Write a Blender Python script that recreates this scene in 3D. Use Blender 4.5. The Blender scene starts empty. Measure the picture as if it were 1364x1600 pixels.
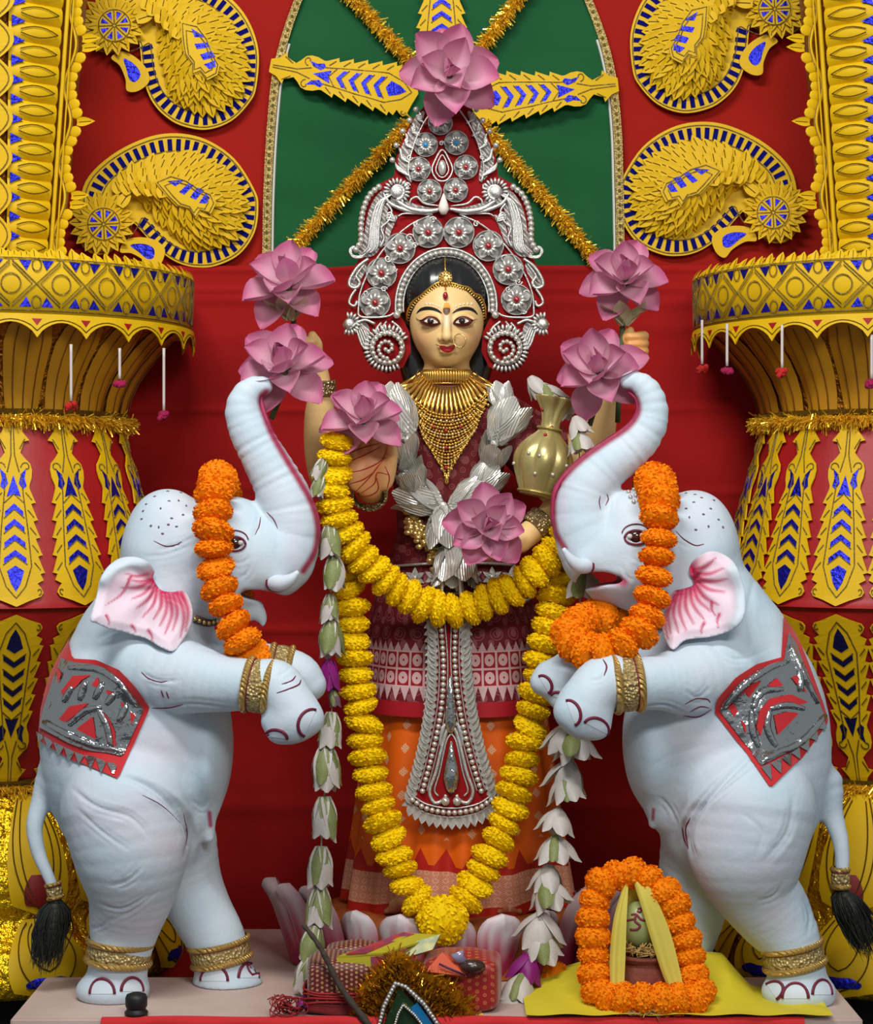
import bpy, bmesh, math, random
import numpy as np
from mathutils import Vector, Matrix
from mathutils.bvhtree import BVHTree
from mathutils.geometry import tessellate_polygon, delaunay_2d_cdt

# ---------------------------------------------------------------- camera, world, lights, exposure
scene = bpy.context.scene
COL = scene.collection
FOC = 3200.0          # focal length in pixels of the 1364x1600 frame
DIST = 4.0            # camera to the plane y = 0 (metres)
EYE = 0.9375          # camera height above the plinth top

cam_d = bpy.data.cameras.new('camera')
cam_d.sensor_fit = 'VERTICAL'
cam_d.sensor_height = 36.0
cam_d.lens = FOC / 1600.0 * 36.0
cam_d.clip_end = 60
cam = bpy.data.objects.new('camera', cam_d)
COL.objects.link(cam)
cam.location = (0, -DIST, EYE)
cam.rotation_euler = (math.pi / 2, 0, 0)
scene.camera = cam

world = bpy.data.worlds.new('hall_ambient')
scene.world = world
world.use_nodes = True
world.node_tree.nodes['Background'].inputs[0].default_value = (0.90, 0.95, 1.0, 1)
world.node_tree.nodes['Background'].inputs[1].default_value = 0.30


def area(name, loc, target, sx, sy, power, color):
    d = bpy.data.lights.new(name, 'AREA')
    d.shape = 'RECTANGLE'
    d.size, d.size_y, d.energy, d.color = sx, sy, power, color
    o = bpy.data.objects.new(name, d)
    COL.objects.link(o)
    o.location = loc
    o.rotation_euler = (Vector(target) - Vector(loc)).to_track_quat('-Z', 'Y').to_euler()
    return o


area('hall_tube_light_key', (-0.6, -1.9, 3.4), (0, 0.2, 0.9), 1.4, 0.35, 76, (1.0, 0.98, 0.95))
area('hall_tube_light_right', (0.9, -3.4, 2.5), (0, 0.2, 0.7), 1.4, 0.5, 62, (1.0, 0.97, 0.93))

scene.view_settings.view_transform = 'Standard'
scene.view_settings.look = 'None'
scene.view_settings.exposure = 0.0
scene.view_settings.gamma = 1.0
scene.view_settings.use_curve_mapping = False

# ---------------------------------------------------------------- helpers
PI = math.pi
RNG = np.random.default_rng(7)
random.seed(7)


def P(px, py, Y=0.0):
    """world point seen at photo pixel (px, py) when it stands at depth Y"""
    k = (DIST + Y) / FOC
    return np.array([(px - 682.0) * k, Y, EYE - (py - 800.0) * k])


def K(Y=0.0):
    return (DIST + Y) / FOC


def srgb(r, g, b):
    def f(c):
        c /= 255.0
        return c / 12.92 if c <= 0.04045 else ((c + 0.055) / 1.055) ** 2.4
    return (f(r), f(g), f(b))


class X:
    """tiny wrapper for building math node trees from python expressions"""
    def __init__(s, nt, sock): s.nt, s.s = nt, sock

    def _m(s, op, *a):
        n = s.nt.nodes.new('ShaderNodeMath')
        n.operation = op
        for i, v in enumerate((s,) + a):
            if isinstance(v, X): s.nt.links.new(v.s, n.inputs[i])
            else: n.inputs[i].default_value = float(v)
        return X(s.nt, n.outputs[0])
    def __add__(s, o): return s._m('ADD', o)
    def __sub__(s, o): return s._m('SUBTRACT', o)
    def __mul__(s, o): return s._m('MULTIPLY', o)
    def __truediv__(s, o): return s._m('DIVIDE', o)
    def lt(s, o): return s._m('LESS_THAN', o)
    def gt(s, o): return s._m('GREATER_THAN', o)
    def mn(s, o): return s._m('MINIMUM', o)
    def mx(s, o): return s._m('MAXIMUM', o)
    def fr(s): return s._m('FRACT')
    def ab(s): return s._m('ABSOLUTE')
    def sin(s): return s._m('SINE')
    def sqrt(s): return s._m('SQRT')
    def pw(s, o): return s._m('POWER', o)
    def fl(s): return s._m('FLOOR')
    def mod(s, o): return s._m('FLOORED_MODULO', o)
    def inv(s): return X(s.nt, s._m('MULTIPLY', -1.0).s)._m('ADD', 1.0)
    def between(s, a, b): return s.gt(a) * s.lt(b)


def mixc(nt, fac, a, b):
    n = nt.nodes.new('ShaderNodeMix')
    n.data_type = 'RGBA'
    ci = [i for i in n.inputs if i.type == 'RGBA']
    fi = [i for i in n.inputs if i.type == 'VALUE'][0]
    if isinstance(fac, X): nt.links.new(fac.s, fi)
    elif isinstance(fac, bpy.types.NodeSocket): nt.links.new(fac, fi)
    else: fi.default_value = fac
    for v, i in ((a, ci[0]), (b, ci[1])):
        if isinstance(v, bpy.types.NodeSocket): nt.links.new(v, i)
        else: i.default_value = (*v[:3], 1)
    return [o for o in n.outputs if o.type == 'RGBA'][0]


MATS = {}


def mat(name, color=(0.8, 0.8, 0.8), rough=0.6, metal=0.0, vary=None, bump=None, attr=None, sheen=0.0,
        coat=0.0, transl=0.0, spec=0.5, pattern=None, voronoi_bump=None, wave_bump=None, alpha=None, sss=0.0):
    """procedural material. vary=(scale, amount, colour2); bump=(scale, strength, distance); attr: colour attribute name"""
    if name in MATS: return MATS[name]
    m = bpy.data.materials.new(name)
    m.use_nodes = True
    nt = m.node_tree
    b = nt.nodes['Principled BSDF']
    b.inputs['Roughness'].default_value = rough
    b.inputs['Metallic'].default_value = metal
    b.inputs['Specular IOR Level'].default_value = spec
    if sheen: b.inputs['Sheen Weight'].default_value = sheen
    if coat:
        b.inputs['Coat Weight'].default_value = coat
        b.inputs['Coat Roughness'].default_value = 0.15
    if sss:
        b.inputs['Subsurface Weight'].default_value = sss
        b.inputs['Subsurface Radius'].default_value = (0.01, 0.005, 0.004)
    col = None
    if attr:
        a = nt.nodes.new('ShaderNodeAttribute'); a.attribute_name = attr
        col = a.outputs['Color']
    if pattern:
        col = pattern(nt)
    tc = nt.nodes.new('ShaderNodeTexCoord')
    if vary:
        n = nt.nodes.new('ShaderNodeTexNoise')
        n.inputs['Scale'].default_value = vary[0]
        n.inputs['Detail'].default_value = 5
        nt.links.new(tc.outputs['Object'], n.inputs['Vector'])
        r = nt.nodes.new('ShaderNodeMapRange')
        r.inputs[1].default_value, r.inputs[2].default_value = 0.35, 0.7
        r.inputs[3].default_value, r.inputs[4].default_value = 0.0, vary[1]
        nt.links.new(n.outputs[0], r.inputs[0])
        col = mixc(nt, r.outputs[0], col if col is not None else color, vary[2])
    if col is not None: nt.links.new(col, b.inputs['Base Color'])
    else: b.inputs['Base Color'].default_value = (*color, 1)
    hsock, last = None, None
    def add_bump(h, strength, dist):
        nonlocal last
        bn = nt.nodes.new('ShaderNodeBump')
        bn.inputs['Strength'].default_value = strength
        bn.inputs['Distance'].default_value = dist
        nt.links.new(h, bn.inputs['Height'])
        if last is not None: nt.links.new(last, bn.inputs['Normal'])
        last = bn.outputs[0]
    if bump:
        n = nt.nodes.new('ShaderNodeTexNoise')
        n.inputs['Scale'].default_value = bump[0]; n.inputs['Detail'].default_value = 4
        nt.links.new(tc.outputs['Object'], n.inputs['Vector'])
        add_bump(n.outputs[0], bump[1], bump[2])
    if voronoi_bump:
        n = nt.nodes.new('ShaderNodeTexVoronoi')
        n.inputs['Scale'].default_value = voronoi_bump[0]
        nt.links.new(tc.outputs['Object'], n.inputs['Vector'])
        add_bump(n.outputs[0], voronoi_bump[1], voronoi_bump[2])
    if wave_bump:
        n = nt.nodes.new('ShaderNodeTexWave')
        n.inputs['Scale'].default_value = wave_bump[0]
        n.inputs['Distortion'].default_value = wave_bump[3]
        n.bands_direction = wave_bump[4]
        nt.links.new(tc.outputs['Object'], n.inputs['Vector'])
        add_bump(n.outputs[0], wave_bump[1], wave_bump[2])
    if last is not None: nt.links.new(last, b.inputs['Normal'])
    if transl:
        out = nt.nodes['Material Output']
        t = nt.nodes.new('ShaderNodeBsdfTranslucent')
        if col is not None: nt.links.new(col, t.inputs[0])
        else: t.inputs[0].default_value = (*color, 1)
        mx = nt.nodes.new('ShaderNodeMixShader')
        mx.inputs[0].default_value = transl
        nt.links.new(b.outputs[0], mx.inputs[1]); nt.links.new(t.outputs[0], mx.inputs[2])
        nt.links.new(mx.outputs[0], out.inputs[0])
    if alpha is not None: b.inputs['Alpha'].default_value = alpha
    MATS[name] = m
    return m


WLOC = {}
WMAT = {}


def thing(name, label, cat, loc=(0, 0, 0), group=None, kind=None):
    o = bpy.data.objects.new(name, None)
    o.empty_display_size = 0.02
    COL.objects.link(o)
    o.location = loc
    WLOC[o.name] = np.array(loc, float)
    return tag(o, label, cat, group, kind)


def tag(o, label=None, cat=None, group=None, kind=None):
    if label: o['label'] = label
    if cat: o['category'] = cat
    if group: o['group'] = group
    if kind: o['kind'] = kind
    return o


def raw_mesh(name, V, F, mats=None, smooth=True, uv=None, col=None, mi=None):
    me = bpy.data.meshes.new(name)
    V = np.asarray(V, float).reshape(-1, 3)
    me.from_pydata(V.tolist(), [], F if isinstance(F, list) else np.asarray(F).tolist())
    if smooth: me.polygons.foreach_set('use_smooth', np.ones(len(me.polygons), bool))
    if uv is not None:
        ul = me.uv_layers.new(name='UVMap')
        li = np.empty(len(me.loops), np.int32); me.loops.foreach_get('vertex_index', li)
        ul.data.foreach_set('uv', np.asarray(uv, np.float32)[li].ravel())
    if col is not None:
        ca = me.color_attributes.new('Col', 'FLOAT_COLOR', 'POINT')
        c = np.ones((len(V), 4), np.float32); c[:, :3] = col
        ca.data.foreach_set('color', c.ravel())
    if mats:
        for m in (mats if isinstance(mats, (list, tuple)) else [mats]): me.materials.append(m)
    if mi is not None: me.polygons.foreach_set('material_index', np.asarray(mi, np.int32))
    me.update()
    return me


def mobj(name, V, F, m, parent=None, **kw):
    """mesh object; V in world coordinates, stored relative to its parent"""
    off = np.zeros(3)
    if parent is not None: off = WLOC[parent.name]
    else:
        VV = np.asarray(V, float).reshape(-1, 3)
        off = np.array([(VV[:, 0].min() + VV[:, 0].max()) / 2, (VV[:, 1].min() + VV[:, 1].max()) / 2, VV[:, 2].min()])
    me = raw_mesh(name, np.asarray(V, float).reshape(-1, 3) - off, F, m, **kw)
    o = bpy.data.objects.new(name, me)
    COL.objects.link(o)
    if parent is not None:
        o.parent = parent; WLOC[o.name] = off
    else:
        o.location = off; WLOC[o.name] = off
    return o


def inst(name, me, M, parent):
    """object sharing mesh data, placed by a world matrix (4x4 numpy or Matrix)"""
    o = bpy.data.objects.new(name, me)
    COL.objects.link(o)
    M = Matrix(M.tolist()) if isinstance(M, np.ndarray) else M.copy()
    WMAT[o.name] = M.copy()
    WLOC[o.name] = np.array(M.translation)
    if parent is not None:
        o.parent = parent
        if parent.name in WMAT: M = WMAT[parent.name].inverted() @ M
        else: M.translation -= Vector(WLOC[parent.name])
    o.matrix_local = M
    return o


def frame(o, x, y, z, s=(1, 1, 1)):
    M = np.eye(4)
    M[:3, 0] = np.asarray(x) * s[0]; M[:3, 1] = np.asarray(y) * s[1]; M[:3, 2] = np.asarray(z) * s[2]; M[:3, 3] = o
    return M


def nrm(v):
    v = np.asarray(v, float)
    return v / (np.linalg.norm(v) + 1e-12)


class MB:
    def __init__(s): s.V, s.F, s.n, s.C, s.U = [], [], 0, [], []
    def add(s, V, F, c=None, uv=None):
        V = np.asarray(V, float).reshape(-1, 3)
        s.V.append(V); s.F += [[i + s.n for i in f] for f in F]; s.n += len(V)
        if c is not None: s.C.append(np.broadcast_to(np.asarray(c, float), (len(V), 3)))
        if uv is not None: s.U.append(uv)
        return s
    def arr(s): return np.concatenate(s.V), s.F
    def build(s, name, m, parent=None, **kw):
        if s.C: kw['col'] = np.concatenate(s.C)
        if s.U: kw['uv'] = np.concatenate(s.U)
        return mobj(name, np.concatenate(s.V), s.F, m, parent, **kw)
    def mesh(s, name, m, **kw):
        if s.C: kw['col'] = np.concatenate(s.C)
        if s.U: kw['uv'] = np.concatenate(s.U)
        return raw_mesh(name, np.concatenate(s.V), s.F, m, **kw)


def cr(pts, n=8, closed=False):
    """catmull-rom through points of any dimension, n samples per span"""
    p = np.asarray(pts, float)
    if closed: q = np.vstack([p[-1:], p, p[:2]])
    else: q = np.vstack([2 * p[:1] - p[1:2], p, 2 * p[-1:] - p[-2:-1]])
    out = []
    m = len(p) if closed else len(p) - 1
    t = np.linspace(0, 1, n, endpoint=False)[:, None]
    for i in range(m):
        a, b, c, d = q[i], q[i + 1], q[i + 2], q[i + 3]
        out.append(0.5 * ((2 * b) + (c - a) * t + (2 * a - 5 * b + 4 * c - d) * t ** 2 + (3 * b - 3 * c + d - a) * t ** 3))
    if not closed: out.append(p[-1:])
    return np.vstack(out)


def resample(pts, step=None, n=None):
    p = np.asarray(pts, float)
    d = np.r_[0, np.cumsum(np.linalg.norm(np.diff(p, axis=0), axis=1))]
    if n is None: n = max(2, int(round(d[-1] / step)) + 1)
    s = np.linspace(0, d[-1], n)
    return np.stack([np.interp(s, d, p[:, i]) for i in range(p.shape[1])], 1)


def tube(pts, r, sides=6, closed=False, caps=True, flat=1.0, ref=(0, -1, 0)):
    p = np.asarray(pts, float); n = len(p)
    r = np.broadcast_to(np.asarray(r, float), (n,))
    t = np.gradient(p, axis=0) if not closed else np.roll(p, -1, 0) - np.roll(p, 1, 0)
    t /= np.linalg.norm(t, axis=1)[:, None] + 1e-12
    ref = np.broadcast_to(np.asarray(ref, float), (n, 3)).copy()
    bad = np.abs((ref * t).sum(1)) > 0.93
    ref[bad] = (0.3, 0.2, 0.93)
    a = np.cross(t, ref); a /= np.linalg.norm(a, axis=1)[:, None]
    b = np.cross(a, t)
    ang = np.linspace(0, 2 * PI, sides, endpoint=False)
    V = p[:, None] + r[:, None, None] * (a[:, None] * np.cos(ang)[None, :, None] + flat * b[:, None] * np.sin(ang)[None, :, None])
    F = []
    m = n if closed else n - 1
    for i in range(m):
        j = (i + 1) % n
        for k in range(sides):
            l = (k + 1) % sides
            F.append([i * sides + k, i * sides + l, j * sides + l, j * sides + k])
    if caps and not closed:
        F.append(list(range(sides - 1, -1, -1))); F.append([(n - 1) * sides + k for k in range(sides)])
    return V.reshape(-1, 3), F


def grid(fn, nu, nv, closed_u=False, closed_v=False):
    """fn(u array, v array)->(...,3) ; u along rows"""
    u = np.linspace(0, 1, nu, endpoint=not closed_u); v = np.linspace(0, 1, nv, endpoint=not closed_v)
    U, W = np.meshgrid(u, v, indexing='ij')
    V = np.asarray(fn(U, W))
    F = []
    for i in range(nu if closed_u else nu - 1):
        for j in range(nv if closed_v else nv - 1):
            a, b = (i + 1) % nu, (j + 1) % nv
            F.append([i * nv + j, a * nv + j, a * nv + b, i * nv + b])
    return V.reshape(-1, 3), F, np.stack([U.ravel(), W.ravel()], 1)


def sphere(c, r, nu=8, nv=6, sc=(1, 1, 1)):
    th = np.linspace(0, PI, nv + 1)[1:-1]; ph = np.linspace(0, 2 * PI, nu, endpoint=False)
    V = [[0, 0, 1]] + [[math.sin(t) * math.cos(p), math.sin(t) * math.sin(p), math.cos(t)] for t in th for p in ph] + [[0, 0, -1]]
    F = [[0, 1 + k, 1 + (k + 1) % nu] for k in range(nu)]
    for i in range(nv - 2):
        for k in range(nu):
            a, b = 1 + i * nu + k, 1 + i * nu + (k + 1) % nu
            F.append([a, a + nu, b + nu, b])
    l = len(V) - 1
    F += [[l, 1 + (nv - 2) * nu + (k + 1) % nu, 1 + (nv - 2) * nu + k] for k in range(nu)]
    return np.asarray(c) + r * np.asarray(V) * np.asarray(sc), F


def plate2d(loops, thick):
    """closed 2D loops (outer first, then holes) -> slab in x,y with thickness in z (front at z=thick)"""
    loops = [np.asarray(l, float) for l in loops]
    n = sum(len(l) for l in loops)
    flat = np.vstack(loops)
    tri = tessellate_polygon([[Vector((p[0], p[1], 0)) for p in l] for l in loops])
    V = np.vstack([np.c_[flat, np.full(n, thick)], np.c_[flat, np.zeros(n)]])
    F = []
    for t in tri:
        a, b, c = flat[t[0]], flat[t[1]], flat[t[2]]
        ccw = (b[0] - a[0]) * (c[1] - a[1]) - (b[1] - a[1]) * (c[0] - a[0]) > 0
        t = list(t) if ccw else list(t)[::-1]
        F.append(t); F.append([i + n for i in t[::-1]])
    s = 0
    for li, l in enumerate(loops):
        m = len(l)
        area2 = np.sum(l[:, 0] * np.roll(l[:, 1], -1) - np.roll(l[:, 0], -1) * l[:, 1])
        ccw = area2 > 0
        outer = (li == 0)
        for i in range(m):
            a, b = s + i, s + (i + 1) % m
            q = [a, a + n, b + n, b]
            if ccw != outer: q = q[::-1]
            F.append(q)
        s += m
    return V, F


def pxplate(loops, Y, thick=0.004, fn=None):
    """plate traced in photo pixels standing at depth Y (front face at Y - thick)"""
    V, F = plate2d([np.asarray(l, float) * [1, -1] for l in loops], thick)
    k = K(Y)
    W = np.stack([(V[:, 0] - 682) * k, Y - V[:, 2], EYE + (V[:, 1] + 800) * k], 1)
    if fn is not None: W = fn(W)
    return W, F


def circ(cx, cy, r, n=16, ry=None, a0=0):
    t = np.linspace(0, 2 * PI, n, endpoint=False) + a0
    return np.stack([cx + r * np.cos(t), cy + (ry or r) * np.sin(t)], 1)


def lathe(profile, center, n=32, a0=0.0, a1=2 * PI):
    """profile [(radius, z)], revolved about a vertical axis at center(x,y); angle 0 faces the viewer (-y)"""
    pr = np.asarray(profile, float)
    closed = abs(a1 - a0 - 2 * PI) < 1e-6
    t = np.linspace(a0, a1, n, endpoint=not closed)
    V = np.stack([center[0] + np.outer(pr[:, 0], np.sin(t)), center[1] - np.outer(pr[:, 0], np.cos(t)),
                  np.repeat(pr[:, 1:2], n, 1)], -1).reshape(-1, 3)
    F = []
    for i in range(len(pr) - 1):
        for k in range(n if closed else n - 1):
            l = (k + 1) % n
            F.append([i * n + k, i * n + l, (i + 1) * n + l, (i + 1) * n + k])
    return V, F


# ---- signed-distance modelling (smooth unions polygonised by surface nets) for bodies
class Field:
    def __init__(s, xs, ys, zs):
        s.ax = [np.asarray(a, np.float32) for a in (xs, ys, zs)]
        s.f = np.full([len(a) for a in s.ax], 0.5, np.float32)
    def box(s, lo, hi):
        sl = []
        for a, l, h in zip(s.ax, lo, hi):
            i = max(0, np.searchsorted(a, l) - 1); j = min(len(a), np.searchsorted(a, h) + 1)
            if j <= i: return None
            sl.append(slice(i, j))
        return tuple(sl)
    def pts(s, sl):
        return (s.ax[0][sl[0]][:, None, None], s.ax[1][sl[1]][None, :, None], s.ax[2][sl[2]][None, None, :])
    def mix(s, sl, d, k, op='u'):
        f = s.f[sl]
        if op == 'u':
            h = np.clip(0.5 + 0.5 * (f - d) / k, 0, 1)
            s.f[sl] = f * (1 - h) + d * h - k * h * (1 - h)
        else:   # subtract
            h = np.clip(0.5 - 0.5 * (f + d) / k, 0, 1)
            s.f[sl] = f * (1 - h) - d * h + k * h * (1 - h)
    def chain(s, pts, k=0.02, sy=1.0, n=4, op='u', ripple=None):
        """tapering limb through rows (x,y,z,r); segments joined exactly, then blended into the field"""
        q = cr(pts, n)
        m = float(q[:, 3].max()) * max(1, sy) + k + 0.012
        sl = s.box(q[:, :3].min(0) - m, q[:, :3].max(0) + m)
        if sl is None: return
        tmp = np.full(s.f[sl].shape, 0.5, np.float32)
        ph = 0.0
        for i in range(len(q) - 1):
            a, b, ra, rb = q[i, :3], q[i + 1, :3], q[i, 3], q[i + 1, 3]
            mm = max(ra, rb) * max(1, sy) + k + 0.012
            s2 = s.box(np.minimum(a, b) - mm, np.maximum(a, b) + mm)
            if s2 is None: continue
            x, y, z = s.pts(s2)
            ab = b - a
            L2 = float(ab[0] ** 2 + (ab[1] / sy) ** 2 + ab[2] ** 2) + 1e-9
            dx, dy, dz = x - np.float32(a[0]), (y - np.float32(a[1])) / np.float32(sy), z - np.float32(a[2])
            t = np.clip((dx * np.float32(ab[0]) + dy * np.float32(ab[1] / sy) + dz * np.float32(ab[2])) / np.float32(L2), 0, 1)
            d = np.sqrt((dx - t * np.float32(ab[0])) ** 2 + (dy - t * np.float32(ab[1] / sy)) ** 2 + (dz - t * np.float32(ab[2])) ** 2) - (np.float32(ra) + np.float32(rb - ra) * t)
            if ripple:
                p2 = ph + math.sqrt(L2) / ripple[1] * PI
                d = d - np.float32(ripple[0]) * np.abs(np.sin(np.float32(ph) + t * np.float32(p2 - ph))); ph = p2
            loc = tuple(slice(c.start - o.start, c.stop - o.start) for c, o in zip(s2, sl))
            v = tmp[loc]
            np.minimum(v, d[tuple(slice(0, w) for w in v.shape)], out=v)
        s.mix(sl, tmp, k, op)
    def ell(s, c, r, k=0.02, R=None, op='u'):
        c, r = np.asarray(c, np.float32), np.asarray(r, np.float32)
        m = float(r.max()) + k + 0.012
        sl = s.box(c - m, c + m)
        if sl is None: return
        x, y, z = s.pts(sl)
        x, y, z = x - c[0], y - c[1], z - c[2]
        if R is not None:
            R = np.asarray(R, np.float32)
            x, y, z = (R[0, 0] * x + R[1, 0] * y + R[2, 0] * z, R[0, 1] * x + R[1, 1] * y + R[2, 1] * z, R[0, 2] * x + R[1, 2] * y + R[2, 2] * z)
        q = np.sqrt((x / r[0]) ** 2 + (y / r[1]) ** 2 + (z / r[2]) ** 2)
        g = np.sqrt((x / r[0] ** 2) ** 2 + (y / r[1] ** 2) ** 2 + (z / r[2] ** 2) ** 2) + 1e-6
        s.mix(sl, q * (q - 1) / g, k, op)
    def cut_below(s, z0):
        s.f = np.maximum(s.f, z0 - s.ax[2][None, None, :])
    def mesh(s):
        f = s.f
        neg = f < 0
        nx, ny, nz = f.shape
        cnt = np.zeros((nx - 1, ny - 1, nz - 1), np.int8)
        for i in (0, 1):
            for j in (0, 1):
                for k in (0, 1): cnt += neg[i:nx - 1 + i, j:ny - 1 + j, k:nz - 1 + k]
        act = np.argwhere((cnt > 0) & (cnt < 8))
        idx = np.full(cnt.shape, -1, np.int32)
        idx[act[:, 0], act[:, 1], act[:, 2]] = np.arange(len(act))
        acc = np.zeros((len(act), 3)); num = np.zeros(len(act))
        A, B, C = act.T
        for ax in range(3):
            for u in (0, 1):
                for v in (0, 1):
                    o = [0, 0, 0]; oth = [a for a in range(3) if a != ax]
                    o[oth[0]], o[oth[1]] = u, v
                    p = (A + o[0], B + o[1], C + o[2])
                    o2 = list(o); o2[ax] = 1
                    q = (A + o2[0], B + o2[1], C + o2[2])
                    fp, fq = f[p].astype(float), f[q].astype(float)
                    c = (fp < 0) != (fq < 0)
                    t = np.where(c, fp / np.where(c, fp - fq, 1), 0)
                    pos = np.stack([s.ax[0][p[0]], s.ax[1][p[1]], s.ax[2][p[2]]], 1).astype(float)
                    pos2 = np.stack([s.ax[0][q[0]], s.ax[1][q[1]], s.ax[2][q[2]]], 1)
                    acc += np.where(c[:, None], pos + t[:, None] * (pos2 - pos), 0); num += c
        V = acc / num[:, None]
        Fs = []
        for ax in range(3):
            sl0 = [slice(None)] * 3; sl1 = [slice(None)] * 3
            sl0[ax], sl1[ax] = slice(0, -1), slice(1, None)
            e = np.argwhere(neg[tuple(sl0)] != neg[tuple(sl1)])
            u, v = (ax + 1) % 3, (ax + 2) % 3
            e = e[(e[:, u] > 0) & (e[:, v] > 0) & (e[:, u] < f.shape[u] - 1) & (e[:, v] < f.shape[v] - 1)]
            def cell(du, dv):
                c = e.copy(); c[:, u] -= du; c[:, v] -= dv
                return idx[c[:, 0], c[:, 1], c[:, 2]]
            q = np.stack([cell(1, 1), cell(0, 1), cell(0, 0), cell(1, 0)], 1)
            inside = neg[e[:, 0], e[:, 1], e[:, 2]]
            q[~inside] = q[~inside][:, ::-1]
            Fs.append(q[(q >= 0).all(1)])
        return V, np.vstack(Fs)


def bvh(V, F):
    return BVHTree.FromPolygons([tuple(v) for v in V], [tuple(f) for f in F])


def hit_px(tree, px, py, y0=-1.5):
    """first surface met along the photo ray through pixel (px, py)"""
    o = Vector((0, -DIST, EYE)); p = P(px, py, 0)
    d = (Vector(p) - o).normalized()
    h = tree.ray_cast(o, d)
    return (None, None) if h[0] is None else (np.array(h[0]), np.array(h[1]))


def on_surface(tree, pts, off=0.0015, Yguess=0.0, tol=None):
    """photo pixels -> points lying on the surface (lifted by off along the normal)"""
    out = []
    for (x, y) in np.asarray(pts, float)[:, :2]:
        h, n = hit_px(tree, x, y)
        if h is None or (tol is not None and abs(h[1] - Yguess) > tol):
            h2 = tree.find_nearest(Vector(P(x, y, Yguess)))
            h, n = np.array(h2[0]), np.array(h2[1])
        if n[1] > 0 and abs(n[1]) > 0.2: n = -n
        out.append(h + n * off)
    return np.array(out)


def inside(poly, pts):
    poly, pts = np.asarray(poly, float), np.asarray(pts, float)
    x, y = pts[:, 0], pts[:, 1]
    r = np.zeros(len(pts), bool)
    j = len(poly) - 1
    for i in range(len(poly)):
        xi, yi, xj, yj = *poly[i], *poly[j]
        c = ((yi > y) != (yj > y)) & (x < (xj - xi) * (y - yi) / (yj - yi + 1e-12) + xi)
        r ^= c; j = i
    return r


def poly_dist(line, pts, param=False):
    """distance of 2D points to a polyline (and where along it, 0..1)"""
    line, pts = np.asarray(line, float), np.asarray(pts, float)
    best = np.full(len(pts), 1e9); par = np.zeros(len(pts)); m = len(line) - 1
    for i, (a, b) in enumerate(zip(line[:-1], line[1:])):
        ab = b - a
        t = np.clip(((pts - a) @ ab) / (ab @ ab + 1e-9), 0, 1)
        d = np.linalg.norm(pts - (a + t[:, None] * ab), axis=1)
        if param: par = np.where(d < best, (i + t) / m, par)
        best = np.minimum(best, d)
    return (best, par) if param else best


def poly_grid(outline, step):
    """outline filled with evenly spaced points, triangulated"""
    o = np.asarray(outline, float)
    o = resample(np.vstack([o, o[:1]]), step)[:-1]
    lo, hi = o.min(0), o.max(0)
    gx, gy = np.meshgrid(np.arange(lo[0], hi[0], step), np.arange(lo[1], hi[1], step * .9), indexing='ij')
    gx = gx + (np.arange(gx.shape[1]) % 2)[None] * step * .5
    g = np.stack([gx.ravel(), gy.ravel()], 1)
    g = g[inside(o, g)]
    if len(g): g = g[poly_dist(np.vstack([o, o[:1]]), g) > step * .55]
    allp = np.vstack([o, g]) if len(g) else o
    n = len(o)
    r = delaunay_2d_cdt([Vector(p) for p in allp], [(i, (i + 1) % n) for i in range(n)], [list(range(n))], 1, 1e-4)
    return np.array([v[:] for v in r[0]]), [list(f) for f in r[2]]


def decal(tree, outline, off=0.0015, step=6.0, Yguess=0.0, tol=None):
    """thin layer of paint / foil / cloth following a surface inside a pixel outline: fine triangulated sheet"""
    V2, F = poly_grid(outline, step)
    V = on_surface(tree, V2, off, Yguess, tol)
    # face the viewer
    F2 = []
    for f in F:
        a, b, c = V2[f[0]], V2[f[1]], V2[f[2]]
        s = (b[0] - a[0]) * (c[1] - a[1]) - (b[1] - a[1]) * (c[0] - a[0])
        F2.append(f if s < 0 else f[::-1])
    return V, F2


# ---------------------------------------------------------------- shared materials
YEL = srgb(220, 179, 6)
M_YEL = mat('yellow_craft_paper', YEL, 0.6, spec=0.3, vary=(9, 0.35, srgb(206, 162, 10)), bump=(60, 0.15, 0.003))
M_YEL_SHADED = mat('yellow_craft_paper_shaded', srgb(196, 140, 16), 0.6, vary=(9, 0.4, srgb(170, 112, 14)))  # yellow paper browned to carry the shade under the balconies
M_BLUE = mat('blue_foil', srgb(36, 40, 190), 0.28, 0.75, bump=(120, 0.6, 0.006))
M_BLUE_SHADED = mat('blue_foil_shaded', srgb(22, 26, 84), 0.35, 0.5, bump=(120, 0.5, 0.005))  # blue foil darkened for the shade low on the pillars
M_GLIT = mat('gold_glitter_glue', srgb(226, 206, 130), 0.25, 0.45, vary=(400, 1.0, srgb(130, 104, 30)), bump=(900, 1.0, 0.01))
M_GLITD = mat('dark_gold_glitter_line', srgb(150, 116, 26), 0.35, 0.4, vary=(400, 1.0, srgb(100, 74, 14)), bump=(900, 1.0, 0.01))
M_TINSEL = mat('gold_tinsel', srgb(250, 206, 56), 0.2, 0.55)
M_GFOIL = mat('gold_foil', srgb(235, 190, 30), 0.22, 0.9, bump=(45, 0.8, 0.02))
M_RED = mat('red_backdrop_cloth', srgb(158, 16, 14), 0.85, vary=(3, 0.35, srgb(138, 12, 12)), bump=(6, 0.25, 0.02), sheen=0.1, spec=0.2)
M_REDU = mat('brick_red_backdrop_cloth', srgb(156, 24, 12), 0.85, vary=(2, 0.3, srgb(136, 18, 10)), bump=(5, 0.2, 0.02), spec=0.2)
M_GREEN = mat('green_backdrop_cloth', srgb(14, 84, 44), 0.8, vary=(4, 0.35, srgb(10, 68, 38)), bump=(7, 0.25, 0.02), spec=0.25)
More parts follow.
